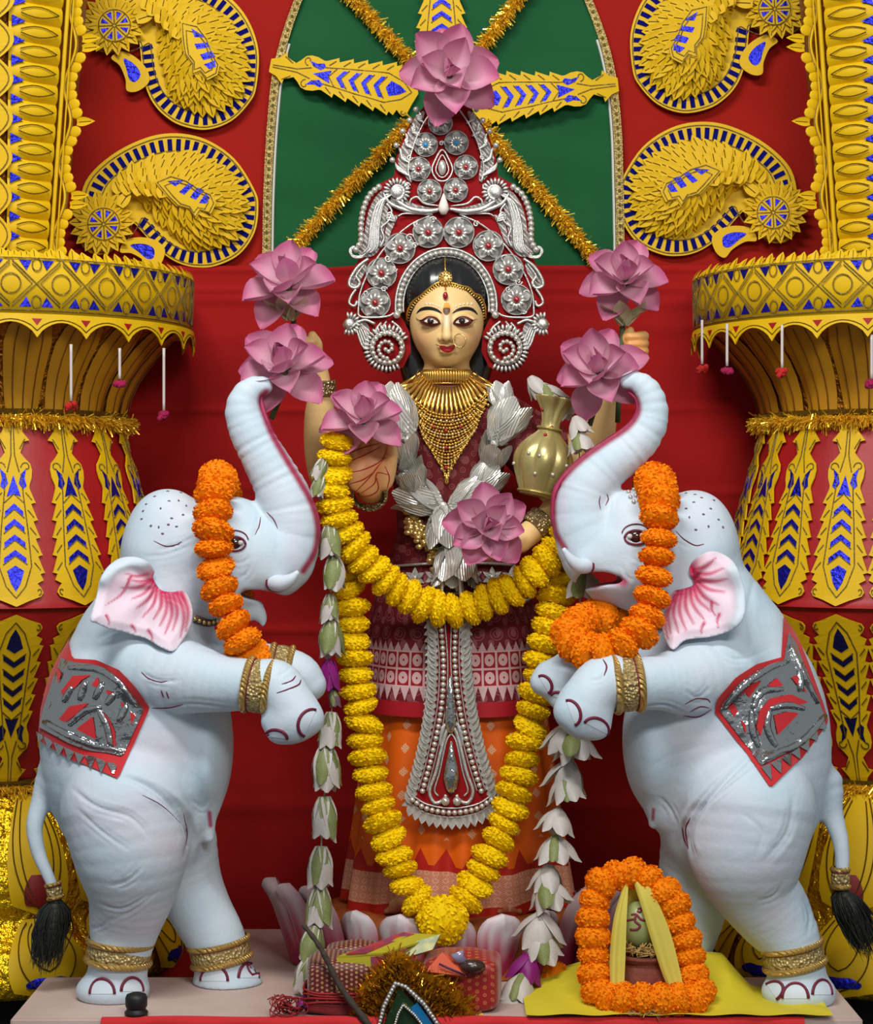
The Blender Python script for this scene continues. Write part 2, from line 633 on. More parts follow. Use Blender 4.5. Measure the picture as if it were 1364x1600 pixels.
M_SILV = mat('silver_filigree', srgb(206, 206, 200), 0.3, 0.8, bump=(500, 0.6, 0.002))
M_SILVF = mat('silver_foil', srgb(186, 190, 190), 0.16, 0.95, bump=(22, 0.6, 0.02))
M_PEARL = mat('pearl', srgb(206, 202, 192), 0.2, 0.55, coat=0.5)
M_REDV = mat('red_velvet', srgb(142, 8, 12), 0.8, spec=.2, vary=(40, 0.3, srgb(120, 4, 10)))
M_GOLD = mat('gold_jewellery', srgb(222, 178, 84), 0.25, 0.9)
M_GOLDP = mat('pale_gold_jewellery', srgb(226, 200, 130), 0.28, 0.85)
# ================================================================ the setting
YB = 0.75      # depth of the backdrop cloth


def cloth_grid(x0, x1, z0, z1, Y, folds, nx, nz, amp=0.004, seed=1):
    r = np.random.default_rng(seed)
    ph = r.uniform(0, 6.28, 8)
    def fn(u, v):
        X_ = x0 + (x1 - x0) * u; Z = z0 + (z1 - z0) * v
        y = Y + amp * (np.sin(X_ * 5 + ph[0] + Z * 2) + 0.7 * np.sin(Z * 9 + ph[1] + X_ * 1.5) + 0.4 * np.sin(X_ * 13 - Z * 4 + ph[2]))
        for (fz, a, w, sl, xc) in folds:
            d = (Z - fz - sl * X_) / w
            y = y - a * np.exp(-d * d) * (0.6 + 0.4 * np.cos((X_ - xc) * 1.7))
        return np.stack([X_, y, Z], -1)
    return grid(fn, nx, nz)


floor_m = mat('dark_hall_floor', srgb(46, 50, 56), 0.7, vary=(3, 0.5, srgb(34, 38, 44)), bump=(40, 0.2, 0.004))
V, F, _ = grid(lambda u, v: np.stack([-2.2 + 4.4 * u, -3.4 + 4.5 * v, -0.14 + 0 * u], -1), 12, 12)
tag(mobj('floor', V, F, floor_m), kind='structure')

hemz = P(0, 415, YB)[2]
fz = [(P(0, p, YB)[2], a, w, sl, xc) for (p, a, w, sl, xc) in
      [(421, .006, .006, 0, 0), (452, .006, .007, .002, -.5), (470, .005, .012, -.01, -.4), (640, .006, .008, .004, -.5), (520, .004, .02, .02, .8), (765, .005, .01, -.01, .6),
       (830, .006, .018, .02, -.2), (985, .006, .01, 0, -.4), (1100, .006, .03, -.03, .3), (1260, .005, .02, 0, 0)]]
V, F, _ = cloth_grid(-1.35, 1.35, -0.14, hemz, YB, fz, 90, 260, 0.004, 3)
tag(mobj('wall_back', V, F, M_RED), kind='structure')
V, F, _ = cloth_grid(-1.35, 1.35, hemz - 0.05, 2.6, YB + 0.022, [], 60, 60, 0.003, 4)
tag(mobj('wall_back_upper', V, F, M_REDU), kind='structure')

# green arched cloth panel with gold trim
YG = YB + 0.006
gl = cr([(416, 418), (418, 300), (424, 190), (436, 95), (470, -10), (530, -130), (610, -230), (697, -270)], 6)
gr = cr([(697, -270), (780, -230), (858, -130), (916, -8), (950, 90), (964, 190), (968, 300), (970, 418)], 6)
gp = np.vstack([gl, gr[1:]])
panel = thing('arched_cloth_panel', 'dark green arched cloth panel with gold beaded edging behind the silver crown', 'cloth panel', P(693, 418, YG))
def panel_grid(u, v):
    zt = 418
    yy = -270 + (418 + 270) * v
    xl = np.interp(yy, gl[::-1, 1], gl[::-1, 0]); xr = np.interp(yy, gr[:, 1], gr[:, 0])
    x = xl + (xr - xl) * u
    k = K(YG)
    y = YG + 0.0025 * np.sin(x * .03 + yy * .02) + 0.002 * np.sin(yy * .06 - x * .012)
    return np.stack([(x - 682) * k, y, EYE - (yy - 800) * k], -1)
V, F, _ = grid(panel_grid, 40, 60)
F = [f[::-1] for f in F]
mobj('green_cloth', V, F, M_GREEN, panel)
M_TRIM = mat('gold_lace_trim', srgb(226, 202, 130), 0.35, 0.25, voronoi_bump=(220, 0.8, 0.006), vary=(160, 0.6, srgb(176, 146, 76)))
M_WRIB = mat('white_ribbon', srgb(205, 205, 195), 0.7)
for side, sgn in ((gl, 1), (gr, -1)):
    q = resample(side, 9.0)
    mb = MB()
    c = np.array([P(x, y, YG - 0.008) for x, y in q])
    mb.add(*tube(c, 0.0085, 6, flat=0.35))
    for off in (-5.5, 5.5):
        mb.add(*tube(np.array([P(x + off, y, YG - 0.011) for x, y in q]), 0.0016, 5))
    mb.build('gold_trim', M_TRIM, panel)
    bd = MB()
    for x, y in resample(side, 11.0): bd.add(*sphere(P(x, y, YG - 0.0125), 0.0042, 6, 4))
    bd.build('trim_bead_row', M_GLIT, panel)
    mobj('white_ribbon', *tube(np.array([P(x + sgn * 9, y, YG - 0.004) for x, y in q[:] if y > 60]), 0.004, 4, flat=0.4), M_WRIB, panel)

# ================================================================ paper leaf + tinsel helpers
def leaf_mesh(name, m, w=0.34, cup=0.10, n=6, bend=-0.12, rib=None):
    """pointed leaf: root at 0, tip at x=1, lying in xy, z up"""
    V, F = [], []
    for i in range(n + 1):
        t = i / n
        ww = w * math.sin(PI * min(1, t * 0.80 + 0.22)) ** 0.9 if i < n else 0.0
        z = bend * t * t
        V += [[t, -ww, z + cup * ww / w], [t, 0, z], [t, ww, z + cup * ww / w]]
        if i:
            a = (i - 1) * 3; b = i * 3
            F += [[a, b, b + 1, a + 1], [a + 1, b + 1, b + 2, a + 2]]
    mi = [0] * len(F)
    if rib is not None:
        for sg in (0,):
            k = len(V)
            for t in (.12, .45, .80): V += [[t, -.022, bend * t * t + .03], [t, .022, bend * t * t + .03]]
            F += [[k, k + 2, k + 3, k + 1], [k + 2, k + 4, k + 5, k + 3]]; mi += [1, 1]
    return raw_mesh(name, V, F, [m, rib] if rib is not None else m, smooth=True, mi=mi)


LEAF = leaf_mesh('paper_leaf', M_YEL, rib=M_GLITD)
LEAFD = leaf_mesh('paper_leaf', M_YEL_SHADED)


def wallM(px, py, Y, ang, s, lift=0.0, sy=None, tilt=0.0):
    """matrix on the backdrop plane: local x at angle ang (photo degrees, y down), local z to the viewer"""
    a = -math.radians(ang)
    ex = np.array([math.cos(a), 0, math.sin(a)]); ey = np.array([-math.sin(a), 0, math.cos(a)]); ez = np.array([0, -1, 0])
    if tilt:
        t = math.radians(tilt)
        ex, ez = ex * math.cos(t) + ez * math.sin(t), ez * math.cos(t) - ex * math.sin(t)
    k = K(Y)
    p = P(px, py, Y); p = p + np.array([0, -lift, 0])
    return frame(p, ex, ey, ez, (s * k, (sy or s) * k, s * k))


def tinsel(path, r, density, mb=None, seed=0, L=0.016, bias=None):
    """needles of foil around a path; path Nx3 in metres, density needles per metre"""
    rr = np.random.default_rng(seed)
    q = resample(path, 0.01)
    seg = np.gradient(q, axis=0); seg /= np.linalg.norm(seg, axis=1)[:, None]
    n = int(density * 0.01 * len(q))
    i = rr.integers(0, len(q), n)
    d = rr.normal(size=(n, 3))
    d -= (d * seg[i]).sum(1)[:, None] * seg[i] * 0.75
    if bias is not None: d = d / np.linalg.norm(d, axis=1)[:, None] + np.asarray(bias)
    d /= np.linalg.norm(d, axis=1)[:, None]
    b = q[i] + rr.normal(size=(n, 3)) * 0.004
    ll = L * rr.uniform(0.5, 1.25, n)[:, None]
    w = np.cross(d, rr.normal(size=(n, 3))); w /= np.linalg.norm(w, axis=1)[:, None]; w *= 0.0011
    V = np.stack([b - w, b + w, b + d * ll + w, b + d * ll - w], 1).reshape(-1, 3)
    F = (np.arange(n)[:, None] * 4 + np.arange(4)).tolist()
    return V, F


def tinsel_obj(name, path, parent, seed, density=2600, L=0.017, bias=None, m=None):
    mb = MB(); mb.add(*tube(resample(path, 0.02), 0.004, 6)); mb.add(*tinsel(path, 0, density, seed=seed, L=L, bias=bias))
    return mb.build(name, m or M_TINSEL, parent, smooth=False)


# ================================================================ leaf strip motif (used flat on the wall and on the pillars)
STRIP_PROF = [(0, 12), (14, 17), (27, 29), (29, 20), (46, 13), (54, 20), (62, 29), (72, 32), (84, 31), (95, 27)]
for i_ in range(5):
    b_ = 27 + i_ * 3.2
    STRIP_PROF += [(100 + i_ * 26, b_), (118 + i_ * 26, b_ + 8), (121 + i_ * 26, b_ + 10), (123 + i_ * 26, b_ + 2)]
STRIP_PROF += [(236, 47), (241, 36), (247, 42), (254, 46), (260, 42), (266, 22), (274, 1)]
STRIP_PROF = np.array(STRIP_PROF, float)


def spiral(cx, cy, r, a0, turns, n=18, sgn=1):
    t = np.linspace(0, 1, n)
    a = a0 + sgn * turns * 2 * PI * t
    rr = r * (1 - 0.8 * t)
    return np.stack([cx + rr * np.cos(a), cy + rr * np.sin(a)], 1)


def leaf_strip(parent, mp, scale=1.0, shaded=False, foil=M_BLUE, lines=True):
    """mp(u, v, h) with u across and v along in px of the motif, h height in metres"""
    pr = STRIP_PROF
    nv = len(pr)
    cols = np.array([-1, -0.5, 0, 0.5, 1.0])
    U = pr[:, 1:2] * cols[None]; Vv = np.repeat(pr[:, :1], 5, 1)
    top = mp(U * scale, Vv * scale, 0.003); bot = mp(U * scale, Vv * scale, 0.0)
    Vt = np.vstack([top.reshape(-1, 3), bot.reshape(-1, 3)])
    F = []
    for i in range(nv - 1):
        for j in range(4):
            a = i * 5 + j
            F.append([a, a + 5, a + 6, a + 1]); F.append([nv * 5 + x for x in (a, a + 1, a + 6, a + 5)])
        for j, fl in ((0, 0), (4, 1)):
            a, b = i * 5 + j, (i + 1) * 5 + j
            F.append([a, b, b + nv * 5, a + nv * 5] if fl else [a, a + nv * 5, b + nv * 5, b])
    F.append([0, 1, 2, 3, 4, nv * 5 + 4, nv * 5 + 3, nv * 5 + 2, nv * 5 + 1, nv * 5])
    o = mobj('paper_leaf_strip', Vt, F, M_YEL, parent, smooth=False)
    inl = [[(-22, 70), (-13, 78), (-9, 92), (-16, 101), (-22, 96), (-19, 84)], [(22, 70), (19, 84), (22, 96), (16, 101), (9, 92), (13, 78)],
           [(0, 80), (6, 96), (12, 112), (0, 108), (-12, 112), (-6, 96)]]
    for i in range(4):
        y = 122 + i * 23; w = 15 + i * 1.2
        inl.append([(-w, y + 12), (0, y), (w, y + 12), (w, y + 21), (0, y + 9), (-w, y + 21)])
    inl.append([(0, 214), (14, 222), (8, 240), (0, 252), (-8, 240), (-14, 222)])
    for l in inl:
        l2 = np.array(l, float) * scale
        Vp, Fp = plate2d([l2], 0.0012)
        W = mp(Vp[:, 0], Vp[:, 1], 0.0032 + Vp[:, 2])
        mobj('foil_inlay', W, [f[::-1] for f in Fp], foil, o, smooth=False)
    if lines:
        mb = MB()
        def ln(p, r=0.0013):
            p = np.array(p, float) * scale
            mb.add(*tube(mp(p[:, 0], p[:, 1], 0.0042), r, 4, caps=False))
        ln(spiral(22, 68, 9, PI, 0.8, sgn=1)); ln(spiral(-22, 68, 9, 0, 0.8, sgn=-1))
        for s in (-1, 1):
            ln([(s * 13, 78), (s * 16, 110), (s * 22, 160), (s * 27, 215), (s * 16, 245), (0, 262)])
            ln([(s * 10, 75), (s * 3, 50), (s * 2, 5)]); ln([(s * 12, 40), (s * 21, 25)])
            for i in range(5): ln([(s * (20 + i * 3), 106 + i * 26), (s * (30 + i * 3), 117 + i * 26)])
            ln(spiral(s * 38, 252, 6, PI / 2, 0.7, 10, sgn=-s))
        for i in range(5): ln([(-16 - i, 121 + i * 23), (0, 108 + i * 23), (16 + i, 121 + i * 23)])
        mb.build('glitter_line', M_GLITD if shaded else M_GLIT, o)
    return o


def flat_mp(p0, p1, Y, bow=0.0, sc=1.0):
    p0, p1 = np.array(p0, float), np.array(p1, float)
    L = np.linalg.norm(p1 - p0); d = (p1 - p0) / L; nn = np.array([-d[1], d[0]])
    def mp(u, v, h):
        u, v = np.asarray(u, float), np.asarray(v, float)
        t = v / (274 * sc)
        x = p0[0] + d[0] * v + nn[0] * u; y = p0[1] + d[1] * v + nn[1] * u
        yy = Y - h - bow * np.sin(PI * np.clip(t, 0, 1))
        k = (DIST + yy) / FOC
        return np.stack([(x - 682) * k, yy, EYE - (y - 800) * k], -1)
    return mp


burst = thing('paper_sunburst', 'three yellow paper leaf arms with blue foil chevrons around the topmost lotus', 'paper ornament', P(697, 140, YG - 0.01))
leaf_strip(burst, flat_mp((422, 102), (662, 148), YG - 0.012, 0.03, 0.86), 0.86)
leaf_strip(burst, flat_mp((966, 132), (726, 158), YG - 0.012, 0.03, 0.86), 0.86)
leaf_strip(burst, flat_mp((690, -128), (690, 118), YG - 0.012, 0.02, 0.86), 0.86)

for i_, (a, b, lab) in enumerate([((640, 190), (446, 398), 'gold tinsel garland slanting down left from the crown across the green cloth'),
                                  ((752, 192), (935, 408), 'gold tinsel garland slanting down right from the crown across the green cloth'),
                                  ((655, 110), (528, -30), 'gold tinsel garland running up left from the top lotus'),
                                  ((748, 80), (830, -30), 'gold tinsel garland running up right from the top lotus')]):
    pth = np.linspace(P(*a, YG - 0.028), P(*b, YG - 0.028), 30)
    t = thing('tinsel_garland', lab, 'tinsel', pth[15], 'gold tinsel garlands on the green cloth')
    tinsel_obj('tinsel_strands', pth, t, 20 + i_, 7500, 0.019, (0, 0, -0.5))

# ================================================================ paisley ornaments
PB = np.array([(123, 333), (118, 352), (122, 372), (134, 390), (150, 398), (168, 396), (186, 384), (199, 363), (207, 348), (222, 362), (240, 383), (260, 400), (281, 412), (306, 418), (337, 416), (374, 398), (398, 364),
               (404, 324), (398, 297), (367, 249), (323, 219), (276, 209), (229, 216), (175, 243), (135, 283)], float)
PCEN = np.array([257.5, 313.0])
PIN = np.array([(178, 304), (204, 308), (230, 326), (258, 356), (294, 384), (334, 388), (366, 374), (382, 340), (382, 308), (362, 272), (328, 248), (282, 238), (236, 246), (196, 268), (172, 296)], float)


def paisley(lab, T, name_grp):
    """T maps canonical px -> photo px (array in, array out)"""
    Y0 = YB + 0.004
    th = thing('paper_paisley', lab, 'paper ornament', P(*T(np.array([[300.0, 418.0]]))[0], Y0), name_grp)
    out = T(cr(PB, 5, True))
    mobj('base_plate', *pxplate([out], Y0, 0.006), M_YEL, th, smooth=False)
    # blue foil dashes and glitter along the rim
    rim = T(cr(PB + (np.array([285, 318]) - PB) * np.array([0.125, 0.16]), 6, True))
    rim = resample(np.vstack([rim, rim[:1]]), 13.5)
    tn = np.gradient(rim, axis=0); tn /= np.linalg.norm(tn, axis=1)[:, None]
    tail_stop = T(np.array([[150.0, 360.0]]))[0]
    DV, DF = plate2d([[(-9, -3.6), (9, -3.6), (9, 3.6), (-9, 3.6)]], 1.2)
    dash = raw_mesh('foil_dash', DV, DF, M_BLUE, smooth=False)
    for p, t in zip(rim[:-1], tn):
        if np.linalg.norm(p - tail_stop) < 52 or not inside(out, p[None])[0] or poly_dist(np.vstack([out, out[:1]]), p[None])[0] < 9: continue
        inst('foil_dash', dash, wallM(p[0], p[1], Y0 - 0.006, math.degrees(math.atan2(t[0], -t[1])), 1.0), th)
    mb = MB()
    for f in (0.035, 0.20):
        l = T(cr(PB + (np.array([285, 318]) - PB) * np.array([f, f * 1.25]), 5, True))
        mb.add(*tube(np.array([P(x, y, Y0 - 0.0072) for x, y in l]), 0.0014, 4, closed=True))
    mb.build('glitter_line', M_GLIT, th)
    # domed middle
    inn = cr(PIN, 5, True)
    foc = np.array([300.0, 318.0])
    def contour(s): return foc + (inn - foc) * s
    lay = [(.96, .001), (.90, .006), (.78, .016), (.60, .028), (.40, .038), (.18, .044), (.02, .046)]
    rows = []
    for s, h in lay:
        c = T(contour(s)); rows.append(np.array([P(x, y, Y0 - 0.006 - h) for x, y in c]))
    n = len(inn)
    Vd = np.vstack(rows); Fd = []
    for i in range(len(lay) - 1):
        for k in range(n):
            l = (k + 1) % n
            Fd.append([i * n + k, i * n + l, (i + 1) * n + l, (i + 1) * n + k])
    mobj('dome', Vd, Fd, M_YEL, th)
    rr = np.random.default_rng(5)
    for s, h, step, size in ((1.0, .014, 17, 27), (.88, .024, 17, 28), (.74, .036, 17, 28), (.60, .047, 17, 28), (.45, .055, 16, 27)):
        c = contour(s); c = resample(np.vstack([c, c[:1]]), step)[:-1]
        g = np.gradient(c, axis=0)
        for p, t in zip(c, g):
            nn = np.array([t[1], -t[0]]); nn /= np.linalg.norm(nn)
            if np.dot(nn, p - foc) < 0: nn = -nn
            d = nn * 0.75 + 0.45 * nrm(np.array([1.0, 0.4]))
            q = T(np.array([p - nn * size * .72, p - nn * size * .72 + d * 10]))
            a = math.degrees(math.atan2(q[1, 1] - q[0, 1], q[1, 0] - q[0, 0])) + rr.uniform(-9, 9)
            inst('leaf', LEAF, wallM(q[0, 0], q[0, 1], Y0 - 0.004, a, size * rr.uniform(.95, 1.15), h + 0.008, size * 0.98, -10 + rr.uniform(-8, 8)), th)
    # top motif with blue windows
    top = np.array([(226, 282), (250, 272), (276, 280), (300, 296), (318, 304), (324, 318), (316, 334), (300, 330), (292, 342), (282, 328), (262, 322), (246, 306)], float) + [14, 0]
    T3 = T(top)
    Vt, Ft = pxplate([T3], Y0 - 0.068, 0.003)
    o = mobj('crest_leaf', Vt, Ft, M_YEL, th, smooth=False)
    for w in ([(250, 283), (276, 281), (262, 291)], [(283, 286), (291, 289), (276, 304), (268, 300)], [(296, 293), (307, 297), (294, 312), (285, 308)], [(309, 302), (316, 309), (310, 318), (299, 317)]):
        mobj('foil_inlay', *pxplate([T(np.array(w, float) + [12, 0])], Y0 - 0.0711, 0.001), M_BLUE, o, smooth=False)
    mb = MB()
    for f in (0.1, 0.3):
        l = T(top + (top.mean(0) - top) * f); mb.add(*tube(np.array([P(x, y, Y0 - 0.0725) for x, y in l]), 0.0013, 4, closed=True))
    mb.build('glitter_line', M_GLIT, o)
    # rosette
    rc = np.array([162.0, 350.0])
    r2 = T(rc[None])[0]
    ro = mobj('rosette', *pxplate([circ(r2[0], r2[1], 38, 28)], Y0 - 0.018, 0.005), M_YEL, th, smooth=False)
    mobj('rosette_stem', *pxplate([circ(r2[0], r2[1], 15, 12)], Y0 - 0.005, 0.014), M_YEL_SHADED, th)
    for ring, (nn_, rad, sz, lf) in enumerate(((18, 27, 25, .023), (16, 22, 19, .029))):
        for i in range(nn_):
            a = 360 / nn_ * (i + .5 * ring)
            inst('petal', LEAF, wallM(r2[0] + rad * math.cos(math.radians(a)), r2[1] + rad * math.sin(math.radians(a)), Y0, a, sz, lf, sz * .9, 12), ro)
    mobj('rosette_boss', *pxplate([circ(r2[0], r2[1], 27, 28)], Y0 - 0.030, 0.004), M_YEL, ro, smooth=False)
    for i in range(8):
        a = math.radians(45 * i + 20)
        d0, d1 = np.array([math.cos(a - .2), math.sin(a - .2)]), np.array([math.cos(a + .2), math.sin(a + .2)])
        dm = np.array([math.cos(a), math.sin(a)])
        mobj('foil_inlay', *pxplate([[r2 + dm * 9, r2 + d0 * 22, r2 + d1 * 22]], Y0 - 0.0341, 0.001), M_BLUE, ro, smooth=False)
    mb = MB()
    mb.add(*tube(np.array([P(x, y, Y0 - 0.035) for x, y in circ(r2[0], r2[1], 25, 24)]), 0.0014, 4, closed=True))
    for i in range(8):
        a = math.radians(45 * i - 2.5)
        mb.add(*tube(np.array([P(r2[0] + q * math.cos(a), r2[1] + q * math.sin(a), Y0 - 0.035) for q in (2, 13, 24)]), 0.0014, 4))
    mb.build('glitter_line', M_GLIT, ro)
    # teardrop tail
    tl = np.array([(196, 376), (220, 371), (244, 376), (258, 390), (252, 412), (238, 421), (226, 408), (206, 396), (188, 394)], float)
    to = mobj('tail', *pxplate([T(cr(tl, 4, True))], Y0 - 0.008, 0.004), M_YEL, th, smooth=False)
    ti = np.array([(204, 383), (224, 381), (240, 388), (240, 402), (230, 404), (216, 393)], float)
    mobj('foil_inlay', *pxplate([T(cr(ti, 4, True))], Y0 - 0.0121, 0.001), M_BLUE, to, smooth=False)
    return th


def Tmaker(center, rot, mirror):
    c, s = math.cos(math.radians(rot)), math.sin(math.radians(rot))
    def T(p):
        q = np.asarray(p, float) - np.array([318.0, 316.0])
        q = np.stack([q[:, 0] * c - q[:, 1] * s, q[:, 0] * s + q[:, 1] * c], 1)
        if mirror: q = q * [-1, 1]
        return q + np.asarray(center)
    return T


GP = 'yellow paper paisleys on the red backdrop'
paisley('yellow paper paisley beside the green panel, upper of the two on the left', Tmaker((325, 104), 36, False), GP)
paisley('yellow paper paisley lower of the two on the left, above the left balcony', Tmaker((318, 316), 0, False), GP)
paisley('yellow paper paisley beside the green panel, upper of the two on the right', Tmaker((1064, 78), 36, True), GP)
paisley('yellow paper paisley lower of the two on the right, above the right balcony', Tmaker((1052, 298), 0, True), GP)

# ================================================================ pillars with balcony, bell and bulb
YA = 0.55
KA = K(YA)


def pillar(side):
    sg = -1 if side == 'left' else 1
    ax = P(0 if side == 'left' else 1385, 800, YA)[0]
    zz = lambda py: EYE - (py - 800) * KA
    C = (ax, YA)
    A0, A1 = -2.05, 2.05
    th = thing('paper_pillar', 'yellow and red paper-covered pillar with lotus balcony and tinsel rings, on the ' + side, 'pillar', (ax, YA, -0.14), 'paper-covered pillars')
    def S(th_, r, z):
        return np.stack([ax + r * np.sin(th_), YA - r * np.cos(th_), z + 0 * r], -1)
    rot = lambda a: frame((ax, YA, 0), (math.cos(a), math.sin(a), 0), (-math.sin(a), math.cos(a), 0), (0, 0, 1))
    # --- red core: bell and waist
    prof = [(140, 1212), (150, 1195), (205, 1060), (262, 948), (266, 940), (258, 925), (225, 790), (205, 720), (188, 662), (186, 650)]
    q = cr([(r * KA, zz(y)) for r, y in prof], 3)
    V, F = lathe(q, C, 48, A0, A1)
    M_PRED = mat('red_satin_paper', srgb(165, 14, 20), 0.5, vary=(4, 0.4, srgb(130, 8, 14)), bump=(14, 0.25, 0.01))
    mobj('red_core', V, F, M_PRED, th)
    # strips
    R_of = lambda py: np.interp(py, [660, 720, 790, 925, 940, 948, 1060, 1195, 1212], [190, 206, 226, 259, 266, 263, 206, 151, 141])
    angs = [-26, -4, 17, 39, 61, 82] if side == 'left' else [-85, -67, -48, -28, -9, 11]
    for a in angs:
        a = math.radians(a)
        def mp(u, v, h, a=a):
            py = 668 + v * (268 / 274.0)
            r = R_of(py) * KA + 0.003 + h
            return S(a - .86 * u * KA / r, r, zz(py))
        leaf_strip(th, mp)
        def mp2(u, v, h, a=a):
            py = 1210 - v * (262 / 274.0)
            r = R_of(py) * KA + 0.003 + h
            return S(a + u * KA / r * 0.84, r, zz(py))
        leaf_strip(th, mp2, 1.0, True, M_BLUE_SHADED)  # lower strips: shade put into darker foil and glitter colours
    # --- tinsel rings
    for py, r, sd in ((660, 196, 1), (1213, 148, 2)):
        t = np.linspace(-1.9, 1.9, 70)
        pth = np.stack([ax + r * KA * np.sin(t), YA - r * KA * np.cos(t), np.full_like(t, zz(py))], 1)
        tinsel_obj('tinsel_ring', pth, th, sd + (10 if side == 'left' else 0), 7000, 0.024, (0, 0, -0.9))
        pth2 = pth + [0, 0, 0.012]
        mobj('tinsel_braid', *tube(pth2, 0.006, 6), M_GLITD, th)
    # --- balcony underside petals, shade below the band painted in as browner paper
    pu = cr([(188, 652), (196, 620), (215, 585), (250, 545), (284, 512)], 4)
    V, F = lathe([(r * KA - 0.004, zz(y)) for r, y in pu], C, 48, A0, A1)
    mobj('balcony_underside', V, F, mat('gold_foil_crinkled', srgb(170, 105, 15), 0.35, 0.7, bump=(60, 1.0, 0.02)), th)
    np_ = 13
    PV, PF = [], []
    wid = [.40, .44, .46, .47, .46, .38, .16]
    rows = resample(pu, n=7)
    for i, (r, y) in enumerate(rows):
        for j, c in enumerate((-1, -.5, 0, .5, 1)):
            hw = wid[i] * (2 * A1 / np_) * c
            PV.append(S(hw, r * KA + 0.006 - 0.010 * abs(c) ** 2 + 0.004, zz(y)) - [ax, YA, 0])
    for i in range(6):
        for j in range(4):
            a = i * 5 + j; PF.append([a, a + 1, a + 6, a + 5])
    pm = raw_mesh('underside_petal', PV, PF, M_YEL_SHADED)
    lb = MB()
    for c in (-.55, 0, .55):
        pts = [S(wid[i] * (2 * A1 / np_) * c, r * KA + 0.0135 - 0.010 * c * c, zz(y)) - [ax, YA, 0] for i, (r, y) in enumerate(rows[:6])]
        lb.add(*tube(np.array(pts), 0.0011, 4))
    lm = lb.mesh('ink_line', mat('brown_ink_line', srgb(110, 62, 8), 0.7))
    for i in range(np_):
        a = A0 + (i + .5) * 2 * A1 / np_ + (0.06 if side == 'left' else -0.1)
        p = inst('underside_petal', pm, rot(a), th)
        inst('ink_line', lm, rot(a), p)
    # --- balcony band
    V, F = lathe([(r * KA, zz(y)) for r, y in ((284, 512), (288, 522), (296, 522), (299, 436), (292, 432), (150, 436))], C, 64, A0, A1)
    mobj('balcony_band', V, F, M_YEL, th)
    RB = lambda py: (296 + (522 - py) / 86 * 3) * KA
    nm = 17
    da = 2 * A1 / nm
    # one repeat of the band pattern: ring, crossing lines, upper + lower blue triangles
    def bp(u, py, h): return S(np.asarray(u) * da, RB(np.asarray(py)) + h, zz(np.asarray(py))) - [ax, YA, 0]
    lb = MB()
    t = np.linspace(0, 2 * PI, 20, endpoint=False)
    lb.add(*tube(bp(.19 * np.cos(t), 474 + 14 * np.sin(t), .003), .0014, 4, closed=True))
    for s in (-1, 1):
        t = np.linspace(0, 1, 9)
        lb.add(*tube(bp(s * (.02 + .48 * (1 - np.abs(2 * t - 1))), 441 + 66 * t, .003), .0013, 4))
        lb.add(*tube(bp(s * (.02 + .40 * (1 - np.abs(2 * t - 1))), 446 + 56 * t, .003), .0010, 4))
    t = np.linspace(-.5, .5, 6)
    for py in (438, 512, 518): lb.add(*tube(bp(t, py + 0 * t, .003), .0011, 4))
    t = np.linspace(0, 2 * PI, 14, endpoint=False)
    for py in (447, 500): lb.add(*tube(bp(.5 + .09 * np.cos(t), py + 9 * np.sin(t), .003), .0013, 4, closed=True))
    lm2 = lb.mesh('glitter_line', M_GLIT)
    tri_ms = []
    for pl in ([(.16, 441), (.40, 441), (.30, 455)], [(.60, 441), (.84, 441), (.70, 455)], [(.16, 507), (.40, 507), (.30, 493)], [(.60, 507), (.84, 507), (.70, 493)]):
        pl = np.array(pl)
        Vq = np.vstack([bp(pl[:, 0], pl[:, 1], .0022), bp(pl[:, 0], pl[:, 1], 0)])
        c = (Vq[1] - Vq[0])[None]
        tri_ms.append(raw_mesh('foil_triangle', Vq, [[0, 1, 2], [3, 5, 4], [0, 3, 4, 1], [1, 4, 5, 2], [2, 5, 3, 0]], M_BLUE, smooth=False))
    for i in range(nm):
        a = A0 + i * da + da / 2 + (0.02 if side == 'left' else 0.06)
        inst('glitter_line', lm2, rot(a), th)
        for m_ in tri_ms: inst('foil_triangle', m_, rot(a), th)
    # scalloped valance
    SV, SF = [], []
    ns = 10
    for i in range(ns + 1):
        u = -.5 + i / ns
        drop = 34 - 22 * math.sin(PI * i / ns) ** 0.7
        for j, f in enumerate((0, .5, 1)):
            py = 517 + drop * f
            for h in (.004, .0065): SV.append(S(u * da, RB(520) + h + 0.004 * f, zz(py)) - [ax, YA, 0])
    SV = np.array(SV).reshape(ns + 1, 3, 2, 3)
    idx = np.arange((ns + 1) * 6).reshape(ns + 1, 3, 2)
    for i in range(ns):
        for j in range(2):
            SF.append([idx[i, j, 1], idx[i, j + 1, 1], idx[i + 1, j + 1, 1], idx[i + 1, j, 1]])
            SF.append([idx[i, j, 0], idx[i + 1, j, 0], idx[i + 1, j + 1, 0], idx[i, j + 1, 0]])
        SF.append([idx[i, 2, 0], idx[i + 1, 2, 0], idx[i + 1, 2, 1], idx[i, 2, 1]])
    sm = raw_mesh('scallop', SV.reshape(-1, 3), [[int(x) for x in f] for f in SF], M_YEL, smooth=False)
    lb = MB(); t = np.linspace(-.5, .5, 9)
    dr = 34 - 22 * np.sin(PI * (t + .5)) ** .7
    lb.add(*tube(S(t * da, RB(520) + .0095, zz(517 + dr * .72)) - [ax, YA, 0], .0013, 4))
    lm3 = lb.mesh('glitter_line', M_GLITD)
    rv = S(np.array([-.10, .10, 0]) * da, RB(520) + .0088, zz(np.array([524, 524, 534]))) - [ax, YA, 0]
